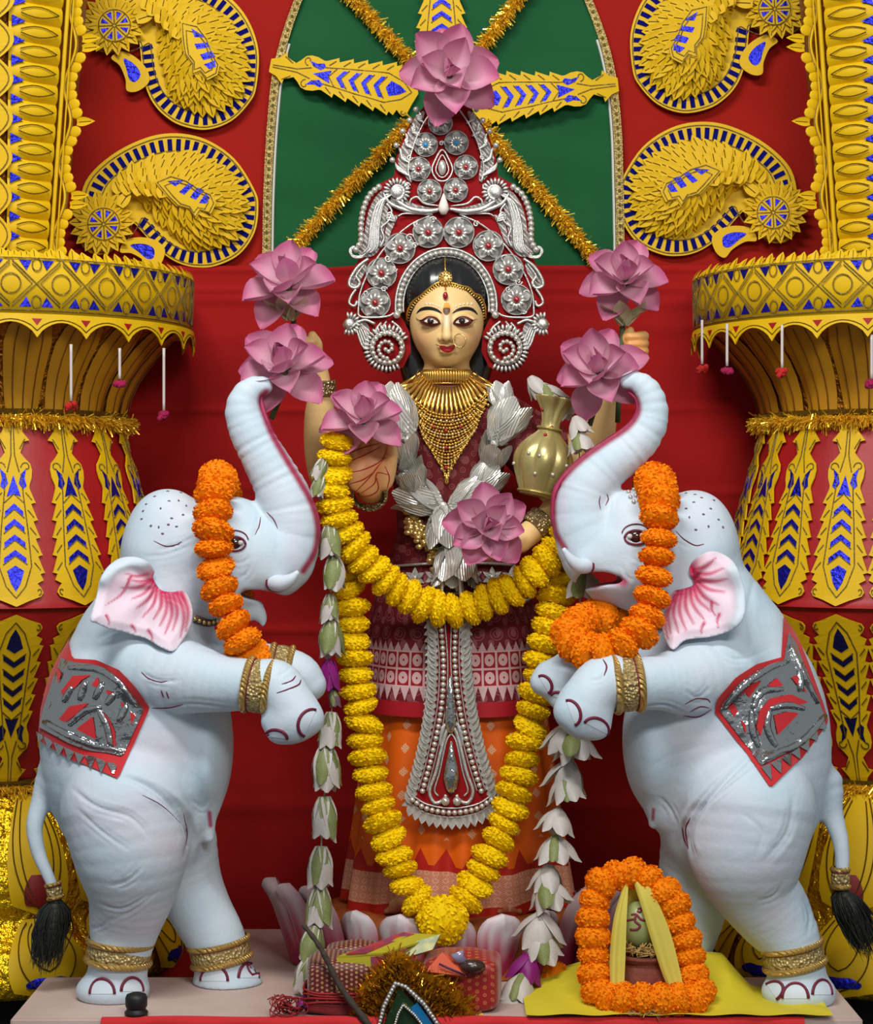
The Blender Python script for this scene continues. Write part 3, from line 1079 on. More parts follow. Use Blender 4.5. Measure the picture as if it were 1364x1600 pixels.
    rtm = raw_mesh('red_cutout', np.vstack([rv, rv * [.985, .985, 1]]), [[0, 2, 1], [3, 4, 5], [0, 1, 4, 3], [1, 2, 5, 4], [2, 0, 3, 5]], M_PRED, smooth=False)
    for i in range(nm):
        a = A0 + i * da + da / 2 + (0.02 if side == 'left' else 0.06)
        p = inst('scallop', sm, rot(a), th)
        inst('glitter_line', lm3, rot(a), p)
        inst('red_cutout', rtm, rot(a + da / 2), p)
    # fringe of small upright leaves on the rim
    nl = 66
    rr = np.random.default_rng(3)
    for row, (py, r, tl) in enumerate(((440, 300, 70), (437, 292, 50))):
        for i in range(nl):
            a = A0 + (i + .5 * row) * 2 * A1 / nl
            out = np.array([math.sin(a), -math.cos(a), 0]); tan = np.array([math.cos(a), math.sin(a), 0]); up = np.array([0, 0, 1.0])
            t = math.radians(tl + rr.uniform(-14, 10))
            ex = up * math.sin(t) - out * math.cos(t) * (1 if row == 0 else 1); ez = nrm(out * math.sin(t) + up * math.cos(t))
            sz = rr.uniform(17, 22) * KA
            inst('rim_leaf', LEAF, frame(S(a, r * KA, zz(py)), ex, np.cross(ez, ex), ez, (sz, sz * 1.0, sz)), th)
    # --- gold foil bulb below
    pb = cr([(141, 1216), (165, 1235), (205, 1290), (228, 1350), (224, 1392), (232, 1410), (268, 1440), (282, 1475), (278, 1500)], 4)
    V, F = lathe([(r * KA, zz(y)) for r, y in pb] + [(200 * KA, zz(1506)), (200 * KA, -0.14)], C, 48, A0, A1)
    nfoil = (len(pb) - 1) * 47
    mobj('gold_foil_bulb', V, F, [M_GFOIL, mat('dark_pillar_foot', srgb(30, 28, 26), 0.8)], th, mi=[0 if i < nfoil else 1 for i in range(len(F))])
    nb = 9
    bulbR = lambda py: np.interp(py, pb[:, 1], pb[:, 0])
    def petal_mesh(y0, y1, wmax, lift, m, nm_):
        Vp, Fp = [], []
        ys = np.linspace(y0, y1, 12)
        for i, y in enumerate(ys):
            t = i / 11
            w = wmax * (math.sin(PI * min(1, .12 + .88 * t) * .78) ** .6 if t < .99 else .12)
            for c in (-1, -.5, 0, .5, 1):
                Vp.append(S(np.array(w * c), np.array(bulbR(y) * KA + lift * (1.25 - .6 * abs(c)) + .004), np.array(zz(y))) - [ax, YA, 0])
        for i in range(11):
            for j in range(4):
                a = i * 5 + j; Fp.append([a, a + 5, a + 6, a + 1])
        return raw_mesh(nm_, np.array(Vp), Fp, m)
    up_o = petal_mesh(1222, 1388, .20, .004, M_YEL, 'bulb_petal')
    up_r = petal_mesh(1330, 1378, .10, .008, mat('dark_red_paper', srgb(130, 16, 14), .6), 'red_inlay')
    lo_o = petal_mesh(1394, 1498, .205, .005, M_YEL, 'base_petal')
    lo_b = petal_mesh(1468, 1484, .12, .010, M_BLUE, 'foil_inlay')
    lbm = MB()
    for (y0, y1, wm) in ((1226, 1380, .16), (1230, 1372, .11), (1398, 1490, .15), (1400, 1460, .09)):
        for s in (-1, 1):
            ys = np.linspace(y0, y1, 12); t = np.linspace(0, 1, 12)
            w = wm * np.sin(PI * (.12 + .88 * t)) ** .6
            lbm.add(*tube(S(s * w, bulbR(ys) * KA + .012, zz(ys)) - [ax, YA, 0], .0014, 4))
    lb_m = lbm.mesh('glitter_line', M_GLITD)
    for i in range(nb):
        a = A0 + (i + .5) * 2 * A1 / nb
        p = inst('bulb_petal', up_o, rot(a), th); inst('red_inlay', up_r, rot(a), p)
        inst('glitter_line', lb_m, rot(a), p)
        p = inst('base_petal', lo_o, rot(a), th); inst('foil_inlay', lo_b, rot(a), p)
    # --- upper column standing on the balcony
    RC = lambda py: np.interp(py, [-300, 0, 410], [170, 138, 100]) * KA
    V, F = lathe([(RC(410) - .006, zz(434)), (RC(405) - .006, zz(405)), (RC(0) - .006, zz(0)), (RC(-300) - .006, zz(-300))], C, 40, -2.4, 2.4)
    mobj('column_core', V, F, mat('amber_foil', srgb(150, 90, 10), .4, .6, bump=(50, .8, .02)), th)
    mir = 1 if side == 'left' else -1
    def CS(a, py, h): return S(mir * np.asarray(a), RC(np.asarray(py)) + h, zz(np.asarray(py)))
    # ribbed barrel strip made of lobes
    step = 29
    for k, y0 in enumerate(range(-110, 405, step)):
        def fn(u, v, y0=y0):
            bulge = np.sin(PI * np.clip(v, 0, 1)) ** .5
            return CS(.30 + .62 * u, y0 + step * v, .008 + .012 * bulge * np.sin(PI * (0.15 + .7 * u)))
        V, F, _ = grid(fn, 8, 7)
        if mir < 0: F = [f[::-1] for f in F]
        p = mobj('barrel_lobe', V, F, M_YEL, th)
        pl = np.array([(.33, y0 + step - 8), (.33, y0 + step + 8), (.47, y0 + step)])
        W = np.vstack([CS(pl[:, 0], pl[:, 1], .020), CS(pl[:, 0], pl[:, 1], .010)])
        f_ = [[0, 1, 2], [3, 5, 4], [0, 3, 4, 1], [1, 4, 5, 2], [2, 5, 3, 0]]
        mobj('foil_inlay', W, f_ if mir < 0 else [x[::-1] for x in f_], M_BLUE, p, smooth=False)
        mb = MB()
        t = np.linspace(0, 1, 7)
        for s in (.25, .75):
            mb.add(*tube(CS(.42 + .42 * t, y0 + step * (.5 + (s - .5) * np.sin(PI * (.1 + .9 * t)) * 1.1), .022), .0012, 4))
        mb.build('glitter_line', M_GLITD, p)
    # scalloped edge strip near the axis
    for k, y0 in enumerate(range(-110, 400, 58)):
        t = np.linspace(0, 1, 10)
        edge = .20 + .15 * np.sin(PI * t)
        U = np.stack([np.full(10, -.05), edge * .5, edge], 1); Yv = np.repeat((y0 + 58 * t)[:, None], 3, 1)
        a_ = CS(U, Yv, .026).reshape(-1, 3); b_ = CS(U, Yv, .022).reshape(-1, 3)
        F = []
        for i in range(9):
            for j in range(2):
                q_ = [i * 3 + j, i * 3 + j + 1, (i + 1) * 3 + j + 1, (i + 1) * 3 + j]
                F.append(q_); F.append([30 + x for x in q_[::-1]])
            F.append([i * 3 + 2, 30 + i * 3 + 2, 30 + i * 3 + 5, i * 3 + 5])
        if mir > 0: F = [f[::-1] for f in F]
        p = mobj('scallop_strip', np.vstack([a_, b_]), F, M_YEL, th, smooth=False)
        mb = MB()
        mb.add(*tube(CS(edge - .05, y0 + 58 * t, .0275), .0013, 4)); mb.add(*tube(CS(0 * t + .02, y0 + 58 * t, .0275), .0013, 4))
        mb.build('glitter_line', M_GLIT, p)
        pl = np.array([(.07, y0 - 9), (.07, y0 + 9), (.15, y0)])
        W = np.vstack([CS(pl[:, 0], pl[:, 1], .0275), CS(pl[:, 0], pl[:, 1], .024)])
        f_ = [[0, 1, 2], [3, 5, 4], [0, 3, 4, 1], [1, 4, 5, 2], [2, 5, 3, 0]]
        mobj('foil_inlay', W, f_ if mir < 0 else [x[::-1] for x in f_], M_BLUE, p, smooth=False)
    # ringed strip in front of the axis (cut by the frame)
    for k, y0 in enumerate(range(-90, 400, 62)):
        t = np.linspace(0, 2 * PI, 22, endpoint=False)
        V, F = tube(CS(-.22 + .16 * np.cos(t), y0 + 28 * np.sin(t), .014), .005, 5, closed=True)
        mobj('paper_ring', V, F, M_YEL, th)
        V, F = tube(CS(-.22 + .09 * np.cos(t), y0 + 16 * np.sin(t), .014), .004, 5, closed=True)
        mobj('paper_ring', V, F, M_YEL, th)
    # bead-edged outer flange with red gaps
    def flange(py): return 0.098 * np.abs(np.sin((np.asarray(py) - 88) * PI / 116.0 + PI / 2)) ** 1.0
    ys = np.linspace(-130, 412, 130)
    ra = np.full_like(ys, 1.02)
    inner = CS(ra, ys, .006); o1 = CS(ra, ys, .022)
    mb = MB()
    mb.add(*tube(inner, .0055, 5)); mb.add(*tube(o1, .002, 4))
    mb.build('flange_rail', M_YEL, th)
    lobe_m = None
    py = -118
    k = 0
    while py < 405:
        ph = ((py - 88) / 116.0) % 1.0
        off = .012 + .022 * (1 - abs(ph - .5) * 2) if True else 0
        tip = abs(ph) < .09 or abs(ph) > .91
        off = .010 + .026 * abs(math.cos(PI * (py - 88) / 116.0)) ** 2
        c = CS(np.array(1.10), np.array(py), off + .006)
        out = nrm(CS(np.array(1.12), np.array(py), .1) - CS(np.array(1.12), np.array(py), 0))
        tan = np.array([math.cos(mir * 1.12), math.sin(mir * 1.12), 0]) * mir
        sz = (26 if tip else 19) * KA
        ez = -np.cross(out, [0, 0, 1]) * mir
        if ez[1] > 0: ez = -ez
        Vd, Fd = sphere((0, 0, 0), 1, 10, 6)
        if lobe_m is None: lobe_m = raw_mesh('edge_lobe', Vd, Fd, M_YEL)
        inst('edge_lobe', LEAF if tip else lobe_m, frame(c, out, np.cross(ez, out), ez, (sz * (.6 if not tip else 1.2), sz * .48 if not tip else sz * .8, sz * .16 if not tip else sz)), th)
        py += 14; k += 1
    t = np.linspace(-120, 405, 150)
    wob = .004 + .024 * np.abs(np.cos(PI * (t - 88) / 116.0)) ** 2
    mobj('flange_band', *tube(CS(0 * t + 1.08, t, wob), .0045, 5), M_YEL, th)
    mobj('glitter_line', *tube(CS(0 * t + 1.07, t, wob + .004), .0013, 4), M_GLIT, th)
    # tassels hanging from the scallops (things of their own)
    tas = [(111, 560, 635, 0), (187, 566, 600, 1), (256, 566, 650, 1)] if side == 'left' else [(1097, 522, 577, 0), (1136, 528, 580, 1), (1222, 530, 583, 0), (1362, 545, 600, 1)]
    M_BEAD = mat('white_tube_bead', srgb(205, 195, 190), .4)
    M_PR, M_PM = mat('red_pompom', srgb(225, 40, 30), .9, bump=(300, 1, .01)), mat('magenta_pompom', srgb(190, 20, 90), .9, bump=(300, 1, .01))
    nth = ['nearest the frame edge', 'in the middle', 'nearest the elephant trunk'] if side == 'left' else ['first from the lotus', 'second from the lotus', 'third from the lotus', 'at the photo edge']
    for i, (x, y0, y1, cm) in enumerate(tas):
        dx = (x - (0 if side == 'left' else 1385)) * KA
        Yt = YA - math.sqrt(max(0.0, (296 * KA) ** 2 - dx * dx)) * 0.97
        k = K(Yt) / KA
        t_ = thing('hanging_tassel', '%s pompom tassel on a white bead string under the %s balcony, %s' % ('red' if cm == 0 else 'magenta', side, nth[i]), 'tassel', P(x, y1, Yt), 'pompom tassels under the balconies')
        mobj('bead_string', *tube(np.linspace(P(x, y0 - 22, Yt), P(x, y1 - 8, Yt), 8), .0032, 6), M_BEAD, t_)
        mb = MB()
        rq = np.random.default_rng(i)
        for _ in range(16): mb.add(*sphere(P(x, y1, Yt) + np.clip(rq.normal(size=3), -1.3, 1.3) * [.006, .006, .004], .0062, 6, 4))
        mb.build('pompom', M_PR if cm == 0 else M_PM, t_)
    return th


pillar('left')
pillar('right')

# ================================================================ plinth
M_PLN = mat('off_white_painted_board', srgb(205, 182, 172), .6, vary=(5, .6, srgb(176, 150, 140)), bump=(25, .2, .004), wave_bump=(1.5, .08, .01, 6, 'X'))
pl = thing('display_plinth', 'off-white painted wooden plinth under the elephants with red cloth on its front edge', 'plinth', (0, .1, -0.14))
bm = bmesh.new()
bmesh.ops.create_cube(bm, size=1)
for v in bm.verts:
    v.co.x *= 1.578; v.co.y = -.04 + v.co.y * .34; v.co.z = -.07 + v.co.z * .14
bmesh.ops.bevel(bm, geom=bm.edges[:], offset=.004, segments=2, affect='EDGES')
mobj('board', np.array([v.co[:] for v in bm.verts]), [[v.index for v in f.verts] for f in bm.faces], M_PLN, pl, smooth=False)
bm.free()
bm = bmesh.new()
bmesh.ops.create_cube(bm, size=1)
for v in bm.verts:
    v.co.x *= .98; v.co.y = .37 + v.co.y * .478; v.co.z = -.07 + v.co.z * .139
bmesh.ops.bevel(bm, geom=bm.edges[:], offset=.004, segments=2, affect='EDGES')
mobj('rear_board', np.array([v.co[:] for v in bm.verts]), [[v.index for v in f.verts] for f in bm.faces], M_PLN, pl, smooth=False)
bm.free()
M_RC = mat('bright_red_cloth', srgb(196, 20, 26), .8, bump=(30, .3, .006), sheen=.2)
def front(u, v):
    x = -.62 + 1.30 * u
    prof = v * .18
    y = np.where(prof < .014, -.202 - prof, -.218 - .004 * np.sin(x * 40))
    z = np.where(prof < .014, .0025 + .001 * np.sin(x * 23), .0025 - (prof - .014))
    return np.stack([x, y, z], -1)
V, F, _ = grid(front, 60, 14)
mobj('front_cloth', V, F, M_RC, pl)
# ================================================================ elephants
def project(V):
    k = FOC / (DIST + V[:, 1])
    return np.stack([682 + V[:, 0] * k, 800 - (V[:, 2] - EYE) * k], 1)


def vnormals(V, F):
    F = np.asarray(F)
    n = np.zeros_like(V)
    fn = np.cross(V[F[:, 2]] - V[F[:, 0]], V[F[:, 3 if F.shape[1] > 3 else 1]] - V[F[:, 1 if F.shape[1] > 3 else 0]])
    if F.shape[1] == 3: fn = np.cross(V[F[:, 1]] - V[F[:, 0]], V[F[:, 2]] - V[F[:, 0]])
    for i in range(F.shape[1]): np.add.at(n, F[:, i], fn)
    return n / (np.linalg.norm(n, axis=1)[:, None] + 1e-12)


def pr(rows):
    """rows (px, py, Y, radius px) -> (x, y, z, r)"""
    return [(*P(a, b, y), r * K(y)) for a, b, y, r in rows]


def band(name, c, axis, r, h, m, parent, sy=1.0, ridges=1, n=40, side=None, amp=.0025, taper=0.0):
    """ornamental ring of height h around axis"""
    a = nrm(axis); s = nrm(np.cross(a, side if side is not None else (0, 1, 0))); t = np.cross(a, s)
    pf = []
    m_ = 6 * ridges
    for i in range(m_ + 1):
        u = i / m_
        pf.append((r + amp * abs(math.sin(PI * u * ridges)) + taper * (u - .5), (u - .5) * h))
    pf = [(r - .004 + taper * -.5, -.5 * h)] + pf + [(r - .004 + taper * .5, .5 * h)]
    ang = np.linspace(0, 2 * PI, n, endpoint=False)
    V = np.array([[np.asarray(c) + a * z + rr * (s * math.cos(q) + sy * t * math.sin(q)) for q in ang] for rr, z in pf]).reshape(-1, 3)
    F = []
    for i in range(len(pf) - 1):
        for k in range(n):
            l = (k + 1) % n
            F.append([i * n + k, i * n + l, (i + 1) * n + l, (i + 1) * n + k])
    return mobj(name, V, F, m, parent)


M_ELE = mat('painted_white_clay', attr='Col', rough=.62, bump=(38, .25, .006), spec=.35)
M_EAR = mat('painted_pink_ear', attr='Col', rough=.6, bump=(60, .2, .003), spec=.35)
M_MAR = mat('maroon_paint', srgb(110, 20, 50), .6)
M_DOT = mat('dull_purple_paint', srgb(110, 84, 104), .7)
M_IVORY = mat('white_tusk_paint', srgb(204, 217, 227), .5)
M_BAND = mat('gold_brocade', srgb(196, 174, 118), .38, .35, voronoi_bump=(160, 1.0, .006), vary=(90, .6, srgb(150, 126, 70)))
M_BAND2 = mat('bright_gold_braid', srgb(200, 164, 92), .3, .5, wave_bump=(60, .8, .004, 3, 'DIAGONAL'))
M_CLOTHR = mat('red_saddle_cloth', srgb(190, 22, 30), .75, sheen=.2)
M_EYE = mat('dark_brown_glass_eye', srgb(52, 20, 16), .08, coat=.8)
M_EYEW = mat('eye_white_paint', srgb(205, 200, 196), .3)
M_HAIR = mat('black_tail_hair', srgb(26, 30, 26), .6)
WHT, BLU, PNK, MAG = np.array(srgb(203, 216, 226)), np.array(srgb(168, 202, 218)), np.array(srgb(220, 194, 210)), np.array(srgb(160, 24, 70))


def elephant(d, label, group):
    th = thing('elephant_statue', label, 'elephant statue', P(d['base'][0], 1550, 0) * [1, 1, 0], group)
    h = .0038
    x0, x1 = sorted((P(d['xr'][0], 0)[0], P(d['xr'][1], 0)[0]))
    Fd = Field(np.arange(x0, x1, h), np.arange(-.25, .21, h), np.arange(-.012, P(0, 570)[2], h))
    for ch in d['chains']: Fd.chain(pr(ch[0]), ch[1], ch[2], 4, ripple=ch[3] if len(ch) > 3 else None)
    for e in d['ells']:
        (px, py, Y, rx, ry, rz, k) = e[:7]
        R = None
        if len(e) > 7:
            c, s = math.cos(math.radians(e[7])), math.sin(math.radians(e[7]))
            R = np.array([[c, 0, -s], [0, 1, 0], [s, 0, c]])
        Fd.ell(P(px, py, Y), np.array([rx, ry, rz]) * K(Y), k, R)
    for ch in d.get('cuts', []): Fd.chain(pr(ch[0]), ch[1], ch[2], 4, 's')
    Fd.cut_below(0.0)
    V, F = Fd.mesh()
    N = vnormals(V, F)
    px = project(V)
    # sculpted creases and folds
    front = N[:, 1] < 0.15
    dsp = np.zeros(len(V))
    allc = []
    for (line, w, dep) in d['creases']:
        l = cr(line, 6); g = np.gradient(l, axis=0); g = np.stack([-g[:, 1], g[:, 0]], 1) / (np.linalg.norm(g, axis=1)[:, None] + 1e-9)
        m_ = len(l)
        allc += [(l, max(2.2, w * .6), dep * .85), ((l + g * 8)[m_ // 6: -m_ // 5], 2.2, dep * .4), ((l - g * 7)[m_ // 4:], 2.2, dep * .35)]
    for (l, w, dep) in allc:
        sel = np.where(front & (px > l.min(0) - 6 * w).all(1) & (px < l.max(0) + 6 * w).all(1))[0]
        dd, tt = poly_dist(l, px[sel], True)
        dep = dep * np.sin(PI * np.clip(tt, 0.0, 1.0)) ** .8
        dsp[sel] += -dep * .9 * np.exp(-(dd / w) ** 2) + .16 * dep * np.exp(-((dd - 2.6 * w) / (1.6 * w)) ** 2)
    V = V + N * dsp[:, None]
    # paint
    C = np.repeat(WHT[None], len(V), 0)
    nz = np.sin(V[:, 0] * 31 + V[:, 2] * 17) * np.sin(V[:, 2] * 23 - V[:, 1] * 13 + 1.3) * .5 + .5
    C = C * (1 - .35 * nz[:, None]) + BLU * .35 * nz[:, None]
    for (cx, cy, rx, ry, am, colr) in d['tints']:
        g = am * np.exp(-((px[:, 0] - cx) / rx) ** 2 - ((px[:, 1] - cy) / ry) ** 2)[:, None]
        C = C * (1 - g) + np.array(colr) * g
    for (line, w, colr, am) in d['strokes']:
        l = cr(line, 6)
        g = (am * np.clip(1.35 - poly_dist(l, px) / w, 0, 1))[:, None]
        C = C * (1 - g) + np.array(colr) * g
    mobj('body', V, F, M_ELE, th, col=C)
    tree = bvh(V, F)
    # painted lines in the folds
    for line, w in d['lines']:
        l = cr(line, 5)
        q = on_surface(tree, l, .0005)
        r = w * K() * np.sin(np.linspace(.12, PI - .12, len(q))) ** .5
        mobj('painted_crease', *tube(q, r, 5, flat=.5), M_MAR, th)
    sp = cr(d['strokes'][0][0], 6)
    mobj('trunk_edge_stripe', *tube(np.array([P(x, y, .012) for x, y in sp]), 5.0 * K() * np.sin(np.linspace(.25, PI - .35, len(sp))) ** .6, 6), mat('crimson_trunk_paint', srgb(150, 22, 66), .5, vary=(30, .5, srgb(190, 70, 120))), th)
    # toenails: raised nail and painted arc
    for nl in d['nails']:
        (cx, cy, rx, ry, a, Yn) = nl
        t = np.linspace(-PI, 0, 13)
        ca, sa = math.cos(math.radians(a)), math.sin(math.radians(a))
        arc = np.stack([cx + rx * np.cos(t) * ca - ry * np.sin(t) * sa, cy + rx * np.cos(t) * sa + ry * np.sin(t) * ca], 1)
        full = np.vstack([arc, [[cx + rx * ca * .9, cy + rx * sa * .9]], [[cx - rx * ca * .9, cy - rx * sa * .9]]])
        Vn, Fn = decal(tree, full, .0010, 4, Yn, .055)
        c = Vn.mean(0)
        o = mobj('toenail', Vn, Fn, M_IVORY, th)
        q = on_surface(tree, arc, .0015, Yn, .055)
        mobj('painted_arc', *tube(q, 2.6 * K(), 5, flat=.6), M_MAR, o)
    # eye
    ex, ey = d['eye']
    hp, hn = hit_px(tree, ex, ey)
    s = d['face']
    mobj('eyeball', *sphere(hp + hn * -.004, .0135, 16, 12, (1.1, .8, 1)), M_EYE, th)
    eo = MB()
    for (dy, rx, ry, w) in ((-1, 18, 13, 2.0), (-8, 22, 16, 1.0)):
        t = np.linspace(PI * 1.03, PI * 1.97, 14)
        eo.add(*tube(on_surface(tree, np.stack([ex + rx * np.cos(t), ey + 4 + ry * np.sin(t) + (dy + 1)], 1), .002), w * K(), 5))
    t = np.linspace(.1, PI - .1, 12)
    eo.add(*tube(on_surface(tree, np.stack([ex + 18 * np.cos(t), ey + 2 + 11 * np.sin(t)], 1), .002), 1.7 * K(), 5))
    eo.build('eyelid_line', M_MAR, th)
    wh = MB()
    wh.add(*sphere(hp + np.array([s * -.011, -.003, 0]), .0075, 10, 8, (1, .6, .9))); wh.add(*sphere(hp + np.array([s * .012, -.002, 0]), .006, 10, 8, (1, .6, .8)))
    wh.build('eye_white', M_EYEW, th)
    # tusks
    for tk in d['tusks']:
        V, F = tube(np.array([p[:3] for p in cr(pr(tk), 5)]), [p[3] for p in cr(pr(tk), 5)], 12)
        mobj('tusk', V, F, M_IVORY, th)
        q = pr(tk)
        ax = np.array(q[1][:3]) - np.array(q[0][:3])
        band('tusk_rim', np.array(q[0][:3]) + ax * .18, ax, q[0][3] * 1.02, .005, M_MAR, th, n=16, amp=.002)
    # ears
    er = d['ear']
    for far in (False, True):
        o2 = cr(er['out'], 5, True)
        V2, F2 = poly_grid(o2, 3.0 if not far else 7.0)
        at = np.array(er['root'], float)
        dist = poly_dist(at, V2)
        rim = poly_dist(np.vstack([o2, o2[:1]]), V2)
        ang = np.arctan2(V2[:, 1] - at[1][1], V2[:, 0] - at[1][0])
        Yc = er['Y'] - .00075 * dist + .0009 * np.clip(14 - rim, 0, 14) - .006 * np.sin(dist * .07) + .004 * np.sin(ang * 7)
        fold = np.exp(-(poly_dist(er['fold'], V2) / 12) ** 2)
        Yc = Yc - .012 * fold
        if far: Yc = er['Yfar'] - (Yc - er['Y'])
        Vf = np.array([P(x, y, yy) for (x, y), yy in zip(V2, Yc)])
        tk_ = .0035 + .004 * np.clip(rim / 14, 0, 1)
        Vb = Vf + np.stack([0 * tk_, tk_ * (1 if not far else -1) * 1.6, 0 * tk_], 1)
        n = len(Vf)
        Ff = []
        for f in F2:
            a, b, c = V2[f[0]], V2[f[1]], V2[f[2]]
            sgn = (b[0] - a[0]) * (c[1] - a[1]) - (b[1] - a[1]) * (c[0] - a[0])
            g = f if sgn < 0 else f[::-1]
            if far: g = g[::-1]
            Ff.append(g); Ff.append([i + n for i in g[::-1]])
        # boundary
        cnt = {}
        for f in F2:
            for a, b in zip(f, f[1:] + f[:1]):
                e = (min(a, b), max(a, b)); cnt[e] = cnt.get(e, 0) + 1
        for (a, b), c in cnt.items():
            if c == 1: Ff.append([a, b, b + n, a + n])
        rr = np.random.default_rng(11)
        st = np.zeros(n)
        for (l0, l1, w) in er['streaks']:
            l0, l1 = np.array(l0, float), np.array(l1, float)
            mid = (l0 + l1) / 2 + er['bow'] * np.array([(l1 - l0)[1], -(l1 - l0)[0]])
            ln_ = cr([l0, mid, l1], 6)
            t = np.clip(((V2 - l0) @ (l1 - l0)) / ((l1 - l0) @ (l1 - l0)), 0, 1)
            st = np.maximum(st, np.clip(1.25 - poly_dist(ln_, V2) / (1.45 * w * (1 - .78 * t) + .6), 0, 1) * (1 - .3 * t))
        st = np.maximum(st, .75 * np.exp(-(dist / 13) ** 2) * (rim > 2))
        base = np.array(srgb(232, 200, 216)) * (1 - np.clip(dist / 130, 0, 1))[:, None] + np.array(srgb(226, 216, 228)) * np.clip(dist / 130, 0, 1)[:, None]
        edge = np.clip(1 - rim / 7, 0, 1)[:, None] * .5
        base = base * (1 - edge) + WHT * edge
        fo = np.clip(fold * 1.4, 0, 1)[:, None]; base = base * (1 - fo) + WHT * fo
        st = st[:, None] * (1 - fo * .8)
        cf = base * (1 - st) + np.array(srgb(186, 22, 78)) * st
        mobj('ear', np.vstack([Vf, Vb]), Ff, M_EAR, th, col=np.vstack([cf, np.repeat(WHT[None], n, 0)]))
    # leg and wrist bands
    for (cx, cy, Y, ax, r, hh, sy) in d['bands']:
        c = P(cx, cy, Y); k = K(Y); r = r - (2.5 if r > 30 else 0)
        axv = nrm((ax[0], ax[2] if len(ax) > 2 else 0, -ax[1]))
        o = band('gold_band', c, axv, r * k, hh * k * .62, M_BAND, th, sy)
        band('braid', c + axv * hh * k * .36, axv, r * k * 1.055, hh * k * .24, M_BAND2, o, sy, amp=.004)
        band('braid', c - axv * hh * k * .38, axv, r * k * 1.075, hh * k * .22, M_BAND2, o, sy, amp=.003)
        band('dark_edge', c - axv * hh * k * .26, axv, r * k * 1.02, hh * k * .06, M_MAR, o, sy, amp=.002)
    # tail tuft
    tp, tdir, L = np.array(P(*d['tuft'][0])), np.array(d['tuft'][1]), d['tuft'][2]
    rr = np.random.default_rng(2)
    mb = MB()
    for i in range(420):
        a = rr.uniform(0, 2 * PI); q = math.sqrt(rr.uniform(0, 1)); l = L * rr.uniform(.6, 1.05)
        off = np.array([math.cos(a) * q, math.sin(a) * q * .7, 0])
        p0 = tp + off * .008; p1 = tp + tdir * l * .5 + off * .034 + rr.normal(size=3) * .004; p2 = tp + tdir * l + off * .022 + rr.normal(size=3) * .007
        mb.add(*tube(np.array([p0, (p0 + p1) / 2 + off * .008, p1, (p1 + p2) / 2 + off * .002, p2]), [.0012, .0014, .0013, .001, .0003], 3, caps=False))
    for i in range(10):
        t = i / 9; mb.add(*sphere(tp + tdir * L * (.06 + .72 * t), .006 + .018 * math.sin(PI * (.12 + .8 * t)), 8, 6))
    mb.build('tail_tuft', M_HAIR, th)
    # saddle cloth following the back, with foil appliques
    sd = d['saddle']
    Vc, Fc = decal(tree, sd['out'], .004, 8)
    so = mobj('saddle_cloth', Vc, Fc, M_CLOTHR, th)
    ctr = np.array(sd['out'], float).mean(0)
    fo = mobj('foil_sheet', *decal(tree, sd['sheet'], .007, 7), M_SILVF, so)
    for pl_ in sd['cut']:
        mobj('red_cutout', *decal(tree, np.array(pl_, float), .0092, 5), M_CLOTHR, fo)
    for pl_ in sd['teeth']:
        mobj('foil_tooth', *decal(tree, np.array(pl_, float), .0075, 6), M_SILVF, so)
    for pl_ in sd['ribs']:
        q = on_surface(tree, cr(pl_, 5), .010)
        mobj('foil_rib', *tube(q, 5.5 * K() * np.sin(np.linspace(.3, PI - .3, len(q))) ** .5, 6, flat=.5), M_SILVF, so)
    # dots on the brow
    for (x, y, a) in d['dots']:
        p, n = hit_px(tree, x, y)
        if p is None: continue
        mobj('painted_dot', *sphere(p, .0042, 6, 4, (abs(math.cos(a)) * .5 + .35, .28, abs(math.sin(a)) * .5 + .35)), M_DOT, th)
    # jewelled neck collar
    nb = d['collar']
    q = on_surface(tree, resample(cr(nb, 6), 7.0), .003)
    o = mobj('collar', *tube(q, .008, 6, flat=.5), mat('brown_collar_leather', srgb(92, 62, 52), .5), th)
    mb = MB()
    for p in q: mb.add(*sphere(p + [0, -.007, 0], .0042, 6, 5))
    mb.build('collar_beads', M_GOLDP, o)
    if 'brow' in d:
        mb = MB()
        for p in on_surface(tree, np.array(d['brow'], float), .002): mb.add(*sphere(p, .0046, 8, 6))
        mb.build('brow_beads', M_PEARL, th)
    return th, tree


